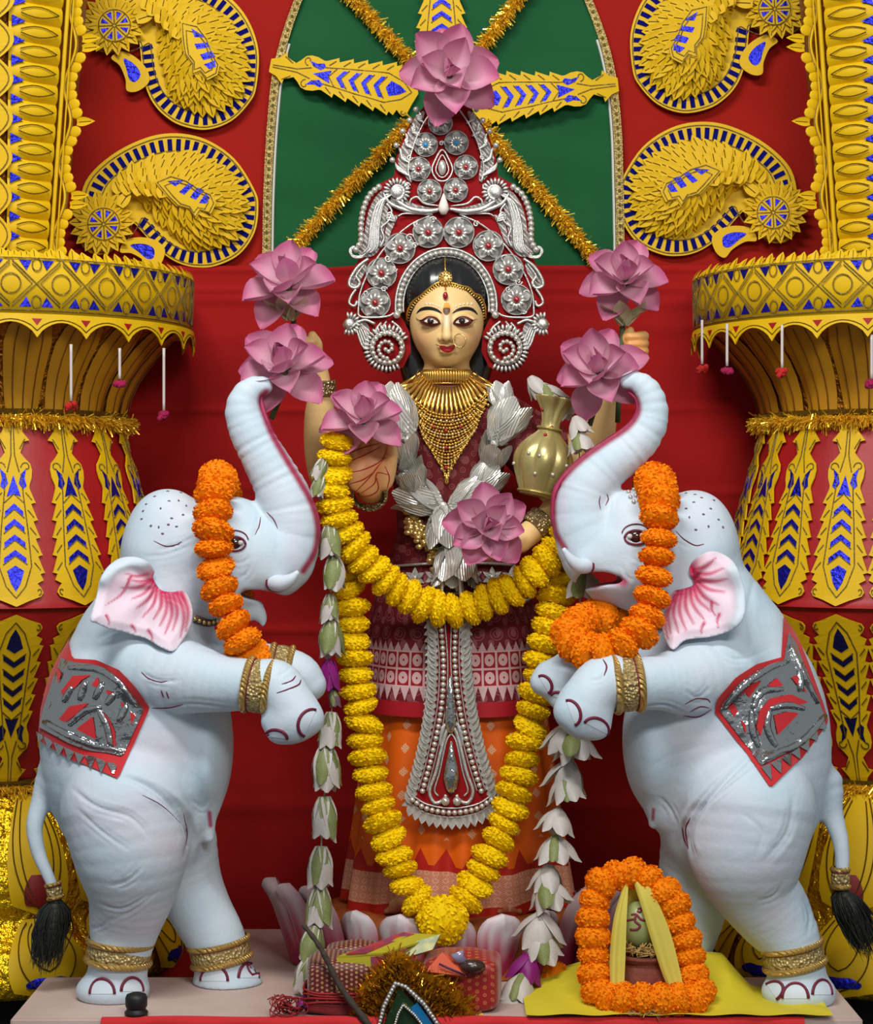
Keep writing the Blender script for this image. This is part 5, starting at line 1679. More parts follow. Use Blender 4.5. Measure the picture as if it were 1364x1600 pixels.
# ---- face painting
zf = lambda pts: np.array([(600 + a * .14663, 420 + b * .14663) for a, b in pts])
M_BLK = mat('black_paint', srgb(22, 16, 16), .35)
M_WHT = mat('white_face_paint', srgb(238, 226, 206), .5)
M_IRIS = mat('dark_brown_iris', srgb(40, 20, 16), .12, coat=.6)
M_LIP = mat('red_lip_paint', srgb(150, 22, 24), .35)
M_LIDR = mat('rust_eyelid_paint', srgb(84, 26, 20), .5)
M_SHAD = mat('orange_eye_shadow', srgb(226, 150, 96), .5)
def fdec(name, pts, m, off=.0008, st=1.6, parent=idol): return mobj(name, *decal(treeI, cr(zf(pts), 4, True), off, st, .2, .05), m, parent)
for sgn in (0, 1):
    if sgn == 0:
        brow = [(345, 480), (385, 425), (450, 403), (520, 410), (580, 435), (622, 478), (560, 455), (500, 440), (430, 442), (380, 458)]
        sh = [(390, 530), (440, 500), (500, 490), (560, 510), (602, 560), (560, 530), (500, 515), (440, 525)]
        eye = [(385, 556), (440, 526), (500, 516), (560, 534), (606, 582), (560, 602), (500, 612), (440, 598)]
        wht = [(430, 556), (462, 540), (505, 535), (548, 550), (574, 572), (545, 578), (500, 578), (455, 570)]
        ic = (495, 556)
        lid = [(345, 520), (370, 545), (410, 545), (450, 520), (500, 512), (560, 530), (608, 580)]
        low = [(380, 556), (430, 592), (500, 612), (560, 604), (606, 582)]
    else:
        brow = [(725, 478), (770, 432), (830, 410), (890, 406), (955, 428), (1000, 492), (950, 458), (900, 440), (840, 442), (780, 456)]
        sh = [(738, 560), (780, 515), (840, 492), (900, 505), (945, 540), (890, 525), (840, 515), (780, 530)]
        eye = [(732, 582), (775, 536), (835, 516), (895, 526), (950, 550), (895, 598), (840, 612), (780, 604)]
        wht = [(764, 572), (790, 550), (835, 535), (880, 542), (904, 556), (880, 570), (835, 578), (790, 578)]
        ic = (832, 553)
        lid = [(732, 582), (775, 534), (835, 512), (890, 522), (940, 548), (990, 535)]
        low = [(732, 582), (780, 604), (840, 612), (900, 598), (950, 552)]
    fdec('eyebrow', brow, M_BLK)
    fdec('eye_shadow', sh, M_SHAD, .0006)
    e = fdec('eye', eye, M_LIDR, .0009)
    fdec('eye_white', wht, M_WHT, .0014, parent=e)
    t = np.linspace(0, 2 * PI, 12, endpoint=False)
    fdec('iris', [(ic[0] + 34 * math.cos(a), ic[1] + 28 * math.sin(a)) for a in t], M_IRIS, .0018, parent=e)
    q = on_surface(treeI, cr(zf(lid), 5), .0016, .2, .05)
    mobj('eyeliner', *tube(q, .0011 * np.sin(np.linspace(.3, PI - .3, len(q))), 5), M_BLK, e)
    q = on_surface(treeI, cr(zf(low), 5), .0014, .2, .05)
    mobj('lower_lid', *tube(q, .0009 * np.sin(np.linspace(.3, PI - .3, len(q))), 5), M_LIDR, e)
    mobj('eye_glint', *sphere(on_surface(treeI, zf([(ic[0] + 3, ic[1] - 4)]), .0022, .2, .05)[0], .0009, 6, 4), M_WHT, e)
fdec('lips', [(590, 822), (640, 818), (670, 828), (700, 820), (746, 814), (752, 836), (722, 880), (670, 890), (620, 872), (600, 845)], M_LIP, .0008)
q = on_surface(treeI, cr(zf([(552, 798), (575, 812), (600, 824), (640, 826), (670, 832), (705, 826), (745, 818), (772, 808)]), 4), .001, .2, .05)
mobj('mouth_line', *tube(q, .0008 * np.sin(np.linspace(.3, PI - .3, len(q))), 5), M_MAR, idol)
for x in (637, 692): mobj('nostril', *sphere(on_surface(treeI, zf([(x, 762)]), .0002, .2, .05)[0], .0022, 8, 6, (1.2, .5, .6)), mat('nostril_shade_paint', srgb(96, 44, 24), .7), idol)
fdec('tilak', [(640, 372), (668, 362), (698, 374), (704, 430), (680, 486), (662, 490), (636, 440)], mat('turmeric_tilak', srgb(226, 150, 30), .5), .0010)
fdec('tilak_lower', [(634, 428), (664, 420), (700, 426), (694, 466), (666, 490), (640, 470)], mat('grey_brown_tilak', srgb(104, 70, 44), .5), .0016)
wd = MB()
for i in range(5):
    for s, x0, y0, x1, y1 in ((0, 452, 372, 588, 402), (1, 768, 400, 932, 372)):
        f = i / 4
        wd.add(*sphere(on_surface(treeI, zf([(x0 + (x1 - x0) * f, y0 + (y1 - y0) * f - 12 * math.sin(PI * f))]), .0004, .2, .05)[0], .0024, 6, 4, (1, .5, 1)))
wd.build('forehead_dots', M_WHT, idol)

# ---- hair
Hf = Field(np.arange(P(615, 0, .3)[0], P(782, 0, .3)[0], .0035), np.arange(.16, .42, .0035), np.arange(P(0, 625, .3)[2], P(0, 385, .3)[2], .0035))
ellp(Hf, 697, 466, .302, 71, 60, 72, .01)
for s in (-1, 1): Hf.chain(pr([(697 + s * 46, 450, .31, 26), (697 + s * 58, 510, .315, 17), (697 + s * 55, 560, .32, 20), (697 + s * 44, 600, .33, 22)]), .012)
Vh, Fh = Hf.mesh()
mobj('hair', Vh, Fh, mat('glossy_black_hair', srgb(20, 20, 20), .22, coat=.5, wave_bump=(14, .25, .004, 1.0, 'X')), idol)
treeH = bvh(np.vstack([V, Vh]), np.vstack([F, Fh + len(V)]).tolist())

# ---- blouse and sleeves
Bl = Field(np.arange(P(560, 0, .3)[0], P(890, 0, .3)[0], .0045), np.arange(.06, .46, .0045), np.arange(P(0, 940, .3)[2], P(0, 595, .3)[2], .0045))
Bl.chain(pr([(698, 640, .31, 76), (698, 700, .31, 90), (702, 780, .31, 84), (705, 850, .31, 86), (706, 905, .31, 104)]), .02, .78)
for ch in ([(640, 636, .31, 40), (590, 684, .33, 37), (556, 716, .33, 34)], [(640, 640, .28, 41), (612, 690, .24, 37), (594, 725, .21, 34)], [(756, 636, .31, 40), (820, 672, .33, 37), (872, 702, .33, 34)], [(756, 640, .28, 41), (808, 690, .245, 38), (846, 735, .21, 36)]): Bl.chain(pr(ch), .012)
Bl.chain(pr([(698, 570, .29, 44), (698, 606, .28, 46)]), .012, 1.0, 4, 's')
Vb, Fb = Bl.mesh()
def brocade(nt):
    tc = nt.nodes.new('ShaderNodeTexCoord'); sp = nt.nodes.new('ShaderNodeSeparateXYZ'); nt.links.new(tc.outputs['Object'], sp.inputs[0])
    x, z = X(nt, sp.outputs[0]), X(nt, sp.outputs[2])
    u, v = (x * 44.0).fr() - .5, (z * 44.0 + (x * 44.0).fl() * .5).fr() - .5
    r = (u * u + v * v).sqrt()
    g = r.between(.18, .27).mx(r.lt(.07))
    w = ((x * 120.0).sin() * (z * 120.0).sin()).gt(.55)
    return mixc(nt, (g.mx(w)) * .24, srgb(92, 10, 20), srgb(176, 110, 104))
M_BLOUSE = mat('maroon_brocade', rough=.7, pattern=brocade, spec=.3)
mobj('blouse', Vb, Fb, M_BLOUSE, idol)
treeB = bvh(np.vstack([V, Vb]), np.vstack([F, Fb + len(V)]).tolist())

# ---- sari skirt and drape
def uvxy(nt):
    t = nt.nodes.new('ShaderNodeUVMap'); sp = nt.nodes.new('ShaderNodeSeparateXYZ'); nt.links.new(t.outputs[0], sp.inputs[0])
    return X(nt, sp.outputs[0]), X(nt, sp.outputs[1])


def skirt_pat(nt):
    u, v = uvxy(nt)     # u: around (24 units), v: photo pixels / 1000
    a, b = (u).fr() - .5, ((v - 1.0) * 28.0 + u.fl() * .5).fr() - .5
    dia = (a.ab() * .9 + b.ab() * .75)
    g = dia.lt(.17) * (((u * 40.0).sin() * (v * 1500.0).sin()).gt(-.45)) * v.lt(1.30)
    base = mixc(nt, g * .75, srgb(226, 98, 8), srgb(226, 190, 150))
    tooth = (v - 1.338) * 40.0 + 1.0 - (u.fr() - .5).ab() * 2.6
    red = (X(nt, tooth.s).gt(0)).mx(v.gt(1.338))
    base = mixc(nt, red, base, srgb(176, 34, 20))
    bord = v.between(1.347, 1.394)
    cell = ((u * 3.0).fr() - .5); cv = ((v * 90.0).fr() - .5)
    ring = (cell * cell + cv * cv).sqrt().between(.2, .36)
    fine = ((u * 60.0).sin() * (v * 1900.0).sin()).gt(0.0)
    bc = mixc(nt, ring.mx(fine) * .7, srgb(190, 104, 66), srgb(226, 178, 150))
    return mixc(nt, bord, base, bc)


def skirt(u, v):
    th_ = (u - .5) * 2 * PI
    py = 1080 + 330 * v
    w = np.interp(py, [1080, 1200, 1300, 1412], [134, 150, 162, 178])
    pl = np.exp(-(th_ / .5) ** 2)
    amp = (.03 + .065 * v)
    r = 1 + amp * (.55 * np.sin(th_ * 15 + .6 * np.sin(th_ * 3)) + .35 * np.sin(th_ * 29 + 1) * pl + .3 * np.sin(th_ * 7 + 2))
    k = K(.31)
    x = 716 + w * r * np.sin(th_) * 1.0
    Y = .31 - w * r * np.cos(th_) * k * .62
    yy = py + 6 * np.sin(th_ * 5) * v
    return np.stack([(x - 682) * k, Y, EYE - (yy - 800) * k], -1)
Vs, Fs, UVs = grid(skirt, 240, 46, True)
Fs = [f[::-1] for f in Fs]
uv = np.stack([UVs[:, 0] * 26, (1080 + 330 * UVs[:, 1]) / 1000], 1)
mobj('skirt', Vs, Fs, mat('orange_silk_sari', rough=.5, pattern=skirt_pat, spec=.3), idol, uv=uv)


def drape_pat(nt):
    u, v = uvxy(nt)     # u: cells, v: px/1000
    nz = ((u * 5.0).sin() * (v * 190.0).sin()).gt(.45)
    a0, b0 = (u * .7).fr() - .5, (v * 36.0).fr() - .5
    r0 = (a0 * a0 + b0 * b0).sqrt()
    fl = r0.between(.14, .2).mx(r0.between(.30, .36)).mx(nz)
    base = mixc(nt, fl * .26, srgb(104, 12, 26), srgb(190, 130, 136))
    row = v.between(1.012, 1.066)
    a, b = u.fr() - .5, ((v - 1.012) / .027).fr() - .5
    r = (a * a + b * b).sqrt()
    ring = r.lt(.34) * r.gt(.07)
    frame_ = (a.ab().gt(.42)).mx(b.ab().gt(.44))
    rowc = mixc(nt, ring.mx(frame_) * .78, srgb(150, 14, 30), srgb(222, 190, 190))
    base = mixc(nt, row, base, rowc)
    tb = v.between(1.066, 1.088)
    tri = ((v - 1.066) / .022 + ((u * 1.5).fr() - .5).ab() * 2.0).lt(1.0)
    base = mixc(nt, tb * tri * .75, base, srgb(222, 190, 190))
    tb2 = v.between(.998, 1.012)
    tri2 = ((v * -1.0 + 1.012) / .014 + ((u * 1.5).fr() - .5).ab() * 2.0).lt(1.0)
    base = mixc(nt, tb2 * tri2 * .6, base, srgb(222, 190, 190))
    return mixc(nt, v.gt(1.089), base, srgb(160, 14, 30))


def drape(u, v):
    th_ = (u - .5) * 2 * PI
    py = 895 + 217 * v
    w = np.interp(py, [895, 940, 1000, 1112], [108, 124, 136, 143])
    sag = 14 * np.cos(th_) * v
    r = 1 + .012 * np.sin(th_ * 9 + 3 * v) + .02 * np.sin(th_ * 4 + v * 5) * v
    k = K(.31)
    x = 708 + w * r * np.sin(th_)
    Y = .31 - (w * r * np.cos(th_) * .66 + 9) * k
    return np.stack([(x - 682) * k, Y, EYE - (py - 8 * (1 - np.cos(th_)) * v - 800) * k], -1)
Vs2, Fs2, UV2 = grid(drape, 160, 40, True)
Fs2 = [f[::-1] for f in Fs2]
mobj('sari_drape', Vs2, Fs2, mat('maroon_printed_sari', rough=.65, pattern=drape_pat, spec=.3), idol, uv=np.stack([UV2[:, 0] * 38, (895 + 217 * UV2[:, 1]) / 1000], 1))
treeS = bvh(np.vstack([Vb, Vs2]), Fb.tolist() + [[i + len(Vb) for i in f] for f in Fs2])

# ---- bangles
M_BANG = mat('antique_silver_gold', srgb(170, 150, 110), .35, .8, voronoi_bump=(180, 1.0, .005))
for lab, (cx, cy, Y, ax, r, hh) in {'raised left wrist': (500, 606, .26, (0, 1, .1), 24, 24), 'front left wrist': (577, 772, .125, (0, .5, -.86), 27, 16), 'front right wrist': (842, 820, .14, (-.75, .66, -.3), 25, 26)}.items():
    c = P(cx, cy, Y); k = K(Y)
    o = band('bangle', c, nrm((ax[0], ax[2], -ax[1])), r * k, hh * k, M_BANG, None, 1.0, 3)
    tag(o, 'wide engraved antique gold bangle on the idol\'s ' + lab, 'bangle', 'bangles on the idol')

# ================================================================ gold necklace
NK = thing('gold_necklace', 'gold bib necklace of bars and beaded strands covering the idol\'s chest', 'necklace', P(698, 640, .2))
for i in range(26):
    a = math.radians(-78 + 156 * i / 25)
    c = P(698, 591, .295) + np.array([math.sin(a) * 39, -math.cos(a) * 45, 0]) * K(.3)
    mobj('choker_bar', *tube(np.array([c + [0, 0, .014], c + [0, 0, .006], c - [0, 0, .006], c - [0, 0, .013]]), [.0024, .0034, .0034, .002], 6), M_GOLD, NK)
t_ = np.linspace(-1.4, 1.4, 40)
for dz in (.015, -.014):
    mobj('choker_rim', *tube(np.stack([P(698, 591, .295)[0] + np.sin(t_) * 39.5 * K(.3), .295 - np.cos(t_) * 45.5 * K(.3), np.full(40, P(0, 591, .295)[2] + dz)], 1), .0014, 6), M_GOLD, NK)
cen = np.array([698.0, 560.0])
for i in range(25):
    a = math.radians(28 + 124 * i / 24)
    d = np.array([math.cos(a), math.sin(a) * 1.0])
    pts = np.array([cen + d * r for r in (46, 60, 77, 94)])
    q = on_surface(treeB, pts, .005, .24, .09)
    mobj('fan_bar', *tube(q, [.0022, .0034, .0046, .0030], 6, flat=.6), M_GOLD, NK)
    mobj('fan_bead', *sphere(on_surface(treeB, (cen + d * 99)[None], .006, .24, .09)[0], .0036, 8, 6), M_GOLDP, NK)
for i in range(20):
    f = i / 19
    L, R_ = np.array([630 + 60 * f ** 1.5, 610 + 112 * f]), np.array([766 - 60 * f ** 1.5, 610 + 112 * f])
    n = max(4, int((R_[0] - L[0]) / 4.2))
    t = np.linspace(0, 1, n)
    sag = 40 - 16 * f
    pts = np.stack([L[0] + (R_[0] - L[0]) * t, L[1] + 4 * sag * t * (1 - t)], 1)
    q = on_surface(treeB, pts, .007 + .002 * math.sin(i * 2.1), .22, .1)
    mb = MB()
    mb.add(*tube(q, .0009, 4))
    for j, p in enumerate(q): mb.add(*sphere(p, .0036 if (i + j) % 2 else .0027, 6, 5))
    mb.build('beaded_strand', M_GOLDP if i % 4 == 2 else M_GOLD, NK)
for i, (x, y) in enumerate(((678, 668), (697, 674), (718, 668), (697, 700), (697, 730))):
    mobj('red_stone', *sphere(on_surface(treeB, np.array([[x, y]], float), .010, .22, .1)[0], .0042, 8, 6), mat('red_stone', srgb(150, 10, 20), .1, coat=.8), NK)
mobj('end_drop', *sphere(on_surface(treeB, np.array([[698, 748]], float), .008, .22, .1)[0], .007, 10, 8, (.7, .7, 1.6)), M_GOLD, NK)

# hairline chain, forehead pendant, nose ring (worn on the head)
HC = thing('gold_head_chain', 'gold scalloped hairline chain with round forehead pendant and red drop', 'head chain', P(697, 440, .2))
hl = zf([(255, 545), (262, 450), (320, 345), (400, 285), (480, 215), (570, 155), (655, 150), (735, 158), (820, 185), (900, 205), (955, 265), (1015, 290), (1062, 390), (1075, 525)])
q = on_surface(treeH, resample(cr(hl, 6), 2.2), .003, .22, .1)
mobj('chain', *tube(q, .0022, 6), M_GOLD, HC)
q2 = on_surface(treeH, resample(cr(hl, 6), 4.4), .003, .22, .1)
cx_ = P(697, 500, .2)
for p in q2:
    d = nrm((cx_ - p) * [1, 0, 1]); mobj('chain_link', *tube(np.array([p, p + d * .005, p + d * .010 + [0, -.001, 0]]), [.0014, .0022, .0012], 5), M_GOLD, HC)
c = on_surface(treeH, zf([(655, 115)]), .006, .21, .1)[0]
o = mobj('pendant_disc', *sphere(c, .0150, 20, 10, (1, .25, 1)), M_GOLDP, HC)
mb = MB()
for i in range(14):
    a = 2 * PI * i / 14; mb.add(*sphere(c + [math.cos(a) * .0125, -.004, math.sin(a) * .0125], .0026, 6, 5))
for i in range(7):
    a = 2 * PI * i / 7; mb.add(*sphere(c + [math.cos(a) * .0065, -.0045, math.sin(a) * .0065], .0026, 6, 5))
mb.build('pendant_beads', M_GOLD, o)
c2 = on_surface(treeH, zf([(655, 300)]), .006, .2, .1)[0]
mobj('red_drop', *sphere(c2, .0062, 10, 8, (.9, .8, 1.3)), mat('red_stone', srgb(150, 10, 20), .1), HC)
mobj('drop_link', *tube(np.linspace(c - [0, 0, .013], c2 + [0, 0, .006], 4), .0016, 5), M_GOLD, HC)
top_c = on_surface(treeH, zf([(650, -100), (650, -60), (652, 0), (655, 50)]), .004, .24, .12)
mobj('parting_chain', *tube(top_c, .0018, 5), M_GOLD, HC)
nc = zf([(805, 765)])[0]
t = np.linspace(0, 2 * PI, 24, endpoint=False)
ring_o = mobj('nose_ring', *tube(np.array([P(nc[0] + 9.5 * math.cos(a), nc[1] + 10.5 * math.sin(a), .188 - .006 * math.cos(a)) for a in t]), .0011, 6, closed=True), M_GOLDP, None)
tag(ring_o, 'thin round gold nose ring with beads on the idol\'s face', 'nose ring')
mb = MB()
for a in np.linspace(-.3, 1.9, 9): mb.add(*sphere(P(nc[0] + 9.5 * math.cos(a), nc[1] + 10.5 * math.sin(a), .187), .0021, 6, 5))
mb.build('nose_ring_beads', M_GOLDP, ring_o)
# ================================================================ silver crown
YC = .268
KC = K(YC)
CX = 697.0
crown = thing('filigree_headdress', 'tall silver filigree crown with flower medallions, pearls and ear panels on red velvet', 'crown', P(697, 574, YC))
half = [(697, 160), (664, 166), (646, 186), (630, 214), (620, 244), (616, 276), (594, 288), (577, 306), (568, 336), (567, 372), (566, 396), (554, 418), (554, 440), (552, 462), (548, 484), (544, 500), (548, 516), (566, 528), (566, 552), (580, 574), (606, 584), (630, 574), (642, 550), (640, 520), (630, 500), (621, 488), (622, 458), (634, 424), (660, 398)]
other = [(2 * CX - x, y) for x, y in half[::-1]]
loop = np.array(half + [(697, 390)] + other[:-1], float)
mobj('velvet_backing', *pxplate([loop], YC + .012, .008), M_REDV, crown, smooth=False)


def wire(pts, r=1.5, off=.004, m=M_SILV, name='silver_scroll', parent=crown, n=6, closed=False, taper=False, Y=YC):
    q = cr(pts, n, closed)
    rr = r * K(Y) * (np.sin(np.linspace(.25, PI - .15, len(q))) ** .6 if taper else np.ones(len(q)))
    return mobj(name, *tube(np.array([P(x, y, Y - off) for x, y in q]), rr, 6, closed=closed), m, parent)


def both(f, pts, *a, **k):
    f(pts, *a, **k); f([(2 * CX - x, y) for x, y in pts], *a, **k)


PRL_V, PRL_F = sphere((0, 0, 0), 1, 10, 8)
PEARL = raw_mesh('pearl', PRL_V, PRL_F, M_PEARL)
def pearl(px, py, r, Y, parent, name='pearl'):
    return inst(name, PEARL, frame(P(px, py, Y), (1, 0, 0), (0, 1, 0), (0, 0, 1), (r * K(Y),) * 3), parent)


# pearl arch round the hair
t = np.linspace(-PI * 1.04, PI * .04, 31)
ar = lambda rx, ry, t: np.stack([CX + rx * np.cos(t), 478 + ry * np.sin(t)], 1)
wire(ar(79, 90, t), 2.0, .006, name='arch_rim'); wire(ar(67, 77, t), 1.6, .006, name='arch_rim')
arch_pl = np.vstack([ar(80, 91, t), ar(66, 76, t)[::-1]])
mobj('arch_bed', *pxplate([arch_pl], YC - .001, .004), mat('dark_silver', srgb(120, 118, 112), .4, .7), crown, smooth=False)
for x, y in resample(ar(73, 83.5, np.linspace(-PI * 1.03, PI * .03, 60)), n=33): pearl(x, y, 4.6, YC - .009, crown)
# outer arch wires
both(wire, [(560, 490), (562, 460), (576, 425), (604, 384), (640, 352), (676, 335)], 1.5, .004)
both(wire, [(676, 335), (640, 330), (610, 318), (598, 300)], 3.6, .006, taper=True)


# flower medallions
def petal_shape(r0, r1, w, n=7):
    V, F = [], []
    for i in range(n):
        t = i / (n - 1)
        ww = w * math.sin(PI * (.18 + .82 * t) * .93) ** .7 if i < n - 1 else w * .25
        z = .25 * math.sin(PI * t) * (r1 - r0)
        for c in (-1, 0, 1): V.append([r0 + (r1 - r0) * t, ww * c, z + (.10 * (r1 - r0) if c else 0)])
    for i in range(n - 1):
        for j in range(2):
            a = i * 3 + j; F.append([a, a + 3, a + 4, a + 1])
    return V, F
PET_O = raw_mesh('outer_petal', *petal_shape(.28, .95, .32), M_SILV)
PET_I = raw_mesh('inner_petal', *petal_shape(.16, .66, .10), M_PEARL)
t24 = np.linspace(0, 2 * PI, 28, endpoint=False)
RING = raw_mesh('medallion_ring', *tube(np.stack([np.cos(t24), np.sin(t24), 0 * t24], 1), .05, 5, closed=True), M_SILV)
DISC = raw_mesh('medallion_disc', *plate2d([circ(0, 0, 1, 24)], .06), mat('silver_mesh_disc', srgb(176, 172, 166), .4, .35, voronoi_bump=(900, .6, .004), vary=(500, .8, srgb(130, 118, 114))), smooth=False)
M_GEMR, M_GEMB = mat('red_stone', srgb(150, 10, 20), .1, coat=.8), mat('blue_stone', srgb(20, 130, 190), .1, coat=.8)
GEM = {m: raw_mesh('stone', *sphere((0, 0, 0), 1, 8, 6, (1, 1, .6)), MATS[m]) for m in ('red_stone', 'blue_stone')}
def medallion(px, py, r, gem):
    base = inst('medallion', RING, wallM(px, py, YC - .005, 0, r), crown)
    inst('medallion_disc', DISC, wallM(px, py, YC - .002, 0, r * .97), base)
    for i in range(5): inst('outer_petal', PET_O, wallM(px, py, YC - .004, 72 * i - 90, r), base)
    for i in range(12): inst('inner_petal', PET_I, wallM(px, py, YC - .014, 30 * i, r), base)
    inst('stone', GEM[gem], wallM(px, py, YC - .020, 0, r * .22), base)
for x, y in ((669, 363), (717, 363), (625, 388), (763, 384), (596, 427), (794, 421), (586, 473), (807, 468)): medallion(x, y, 23.5, 'red_stone')
for x, y, g in ((688, 192, 'blue_stone'), (665, 226, 'blue_stone'), (713, 223, 'blue_stone'), (654, 264, 'red_stone'), (728, 261, 'red_stone'), (671, 299, 'red_stone'), (712, 297, 'red_stone')): medallion(x, y, 18.5, g)
# teardrop and white drop
wire([(691, 234), (680, 250), (675, 266), (682, 280), (691, 283), (700, 280), (707, 266), (702, 250)], 1.6, .006, closed=True)
wire([(691, 242), (684, 254), (681, 266), (686, 275), (691, 277), (696, 275), (701, 266), (698, 254)], 1.2, .006, closed=True)
mobj('drop_stone', *sphere(P(691, 262, YC - .010), 8 * KC, 10, 8, (.8, .5, 1.5)), M_PEARL, crown)
Vd, Fd = tube(np.array([P(693, y, YC - .016) for y in (302, 310, 320, 328, 335)]), np.array([.6, 4, 7.5, 8.5, 4]) * KC, 10)
mobj('white_drop', Vd, Fd, mat('white_enamel', srgb(236, 226, 214), .25), crown)
# filigree panels filling the scrolls
M_FIL = mat('silver_filigree_mesh', srgb(190, 186, 180), .38, .45, wave_bump=(30, .6, .006, 2, 'DIAGONAL'), vary=(220, .8, srgb(130, 110, 108)))
for s in (-1, 1):
    for pl_ in ([(612, 296), (592, 302), (576, 330), (568, 372), (560, 396), (574, 402), (590, 394), (600, 362), (606, 330)], [(640, 284), (628, 268), (622, 248), (634, 214), (650, 182), (664, 176), (650, 214), (642, 246), (646, 278)],
                [(690, 328), (660, 336), (634, 332), (612, 318), (604, 306), (620, 306), (644, 318), (668, 324)], [(572, 408), (556, 424), (548, 444), (556, 452), (562, 440), (572, 422)], [(562, 500), (548, 498), (536, 506), (544, 518), (560, 516), (572, 540), (578, 524), (574, 506)],
                [(622, 336), (606, 346), (600, 372), (592, 388), (604, 380), (612, 360)]):
        mobj('filigree_panel', *pxplate([np.array([(CX + s * (CX - x), y) for x, y in cr(pl_, 3, True)], float)], YC + .0035, .004), M_FIL, crown, smooth=False)
# leaf columns with pearls at the tips
for s in (-1, 1):
    mx = lambda pts: [(CX + s * (CX - x), y) for x, y in pts]
    for i, (x, y, lx, ly) in enumerate(((613, 250, 642, 276), (619, 227, 640, 254), (629, 205, 646, 232), (640, 188, 656, 212), (650, 171, 664, 192))):
        pts = mx([(lx, ly), (lx - 12, ly - 8), (x + 8, y + 12), (x + 4, y + 4)])
        for d in (-4, 0, 4):
            wire([(a + s * d * -.3 * (1 - j / 3), b + d * .5 * math.sin(PI * j / 3) + d * .2) for j, (a, b) in enumerate(pts)], 2.2, .006, taper=True, name='leaf_curl')
        p = mx([(x, y)])[0]; pearl(p[0], p[1], 4.6, YC - .010, crown)
    wire(mx([(642, 285), (638, 262), (646, 228), (660, 196), (676, 172)]), 1.4, .006)
    for (sx, sy, r_, tn) in ((640, 372, 7, 1), (606, 404, 6, -1), (584, 440, 6, 1), (572, 458, 5, -1), (676, 344, 6, 1), (650, 350, 5, -1), (636, 290, 5, 1), (640, 246, 5, -1), (652, 210, 4, 1), (690, 224, 4, 1), (576, 486, 5, 1), (600, 452, 5, 1), (616, 420, 5, -1), (648, 384, 5, 1)):
        w_ = mx([(sx, sy)])[0]
        wire(spiral(w_[0], w_[1], r_, 0, 1.3, 16, sgn=s * tn), 1.3, .005, n=2, name='filigree_curl')
    # shoulder scroll: spiral head with radiating fringe, feathers, pearl row and end curl
    c = mx([(620, 299)])[0]
    sp = spiral(c[0], c[1], 13, PI / 2, 1.2, 26, sgn=s)
    wire(sp, 3.2, .007, n=2)
    mobj('scroll_boss', *sphere(P(c[0], c[1], YC - .006), 11 * KC, 14, 8, (1, .5, 1)), M_SILV, crown)
    for i in range(15):
        a = math.radians(-200 + 260 * i / 14)
        ca, sa = math.cos(a) * -s, math.sin(a)
        wire([(c[0] + 12 * ca, c[1] + 12 * sa), (c[0] + 17 * ca, c[1] + 17 * sa), (c[0] + 22 * ca, c[1] + 22 * sa)], 2.6, .006, taper=True, name='fringe_petal', n=2)
    wire(mx([(693, 326), (668, 330), (640, 326), (618, 312)]), 5.0, .007, taper=True); wire(mx([(690, 322), (664, 318), (652, 308), (642, 312), (640, 322)]), 2.0, .006, taper=True)
    for i in range(6):
        f = i / 5
        wire(mx([(612 - 2 * f, 304), (600 - 10 * f, 316 + 2 * f), (588 - 12 * f + 4, 350), (584 - 14 * f + 6, 384), (570 - 4 * f + 10 * (1 - f), 396)]), 2.3, .005 + .002 * (i % 2), taper=True, name='feather')
    wire(mx([(604, 318), (612, 330), (606, 346), (596, 356), (600, 372), (594, 386)]), 1.8, .006); wire(mx([(648, 334), (630, 334), (622, 338)]), 1.4, .006)
    for d in (-6, -2, 2, 6): wire(mx([(618, 345 + d * .2), (610, 338 + d), (602, 340 + d * .3)]), 1.8, .006, taper=True, name='leaf_curl')
    for x, y in resample(cr(mx([(592, 292), (578, 304), (568, 326), (564, 352), (564, 376), (556, 390)]), 6), 8.6): pearl(x, y, 5.0, YC - .010, crown)
    for r_ in (11, 7.5, 4):
        wire(mx([(576, 392), (566, 402 - (11 - r_) * .3), (552, 402 - (11 - r_) * .4), (546 + (11 - r_) * .4, 392), (552, 385 + (11 - r_) * .4), (560, 390)]), 1.4, .006)
    # lower side curls
    wire(mx([(576, 404), (560, 416), (548, 434), (546, 446), (556, 450), (562, 442), (556, 432)]), 2.6, .006); wire(mx([(570, 412), (558, 428), (552, 442)]), 1.8, .006, taper=True); wire(mx([(556, 452), (548, 464), (546, 474), (554, 478), (558, 470)]), 2.2, .006)
    wire(mx([(560, 480), (562, 494), (586, 496), (606, 494), (618, 488)]), 1.8, .006)
    mobj('scroll_boss', *sphere(P(*mx([(620, 492)])[0], YC - .010), 6 * KC, 10, 8), M_PEARL, crown)
    # ear panel
    e = mx([(605, 544)])[0]
    pan = mobj('ear_panel', *tube(np.array([P(e[0] + 26 * math.cos(a), e[1] + 26 * math.sin(a), YC - .004) for a in t24]), 2.2 * KC, 6, closed=True), M_SILV, crown)
    for i in range(26):
        a = math.radians(-150 + 270 * i / 25)
        ca, sa = math.cos(a) * -s * -1 * (-1), math.sin(a)
        ca = math.cos(PI - a) * s if False else math.cos(a) * (-s)
        wire([(e[0] + 27 * -ca, e[1] + 27 * sa), (e[0] + 33 * -ca, e[1] + 33 * sa), (e[0] + 38 * -ca, e[1] + 38 * sa)], 2.7, .006, taper=True, name='fringe_petal', parent=pan, n=2)
    for i in range(18):
        a = 2 * PI * i / 18; pearl(e[0] + 23 * math.cos(a), e[1] + 23 * math.sin(a), 4.2, YC - .010, pan)
    q = resample(spiral(e[0], e[1], 16, PI / 2, 1.15, 40, sgn=-s), 6.5)
    for x, y in q: pearl(x, y, 3.6, YC - .010, pan)
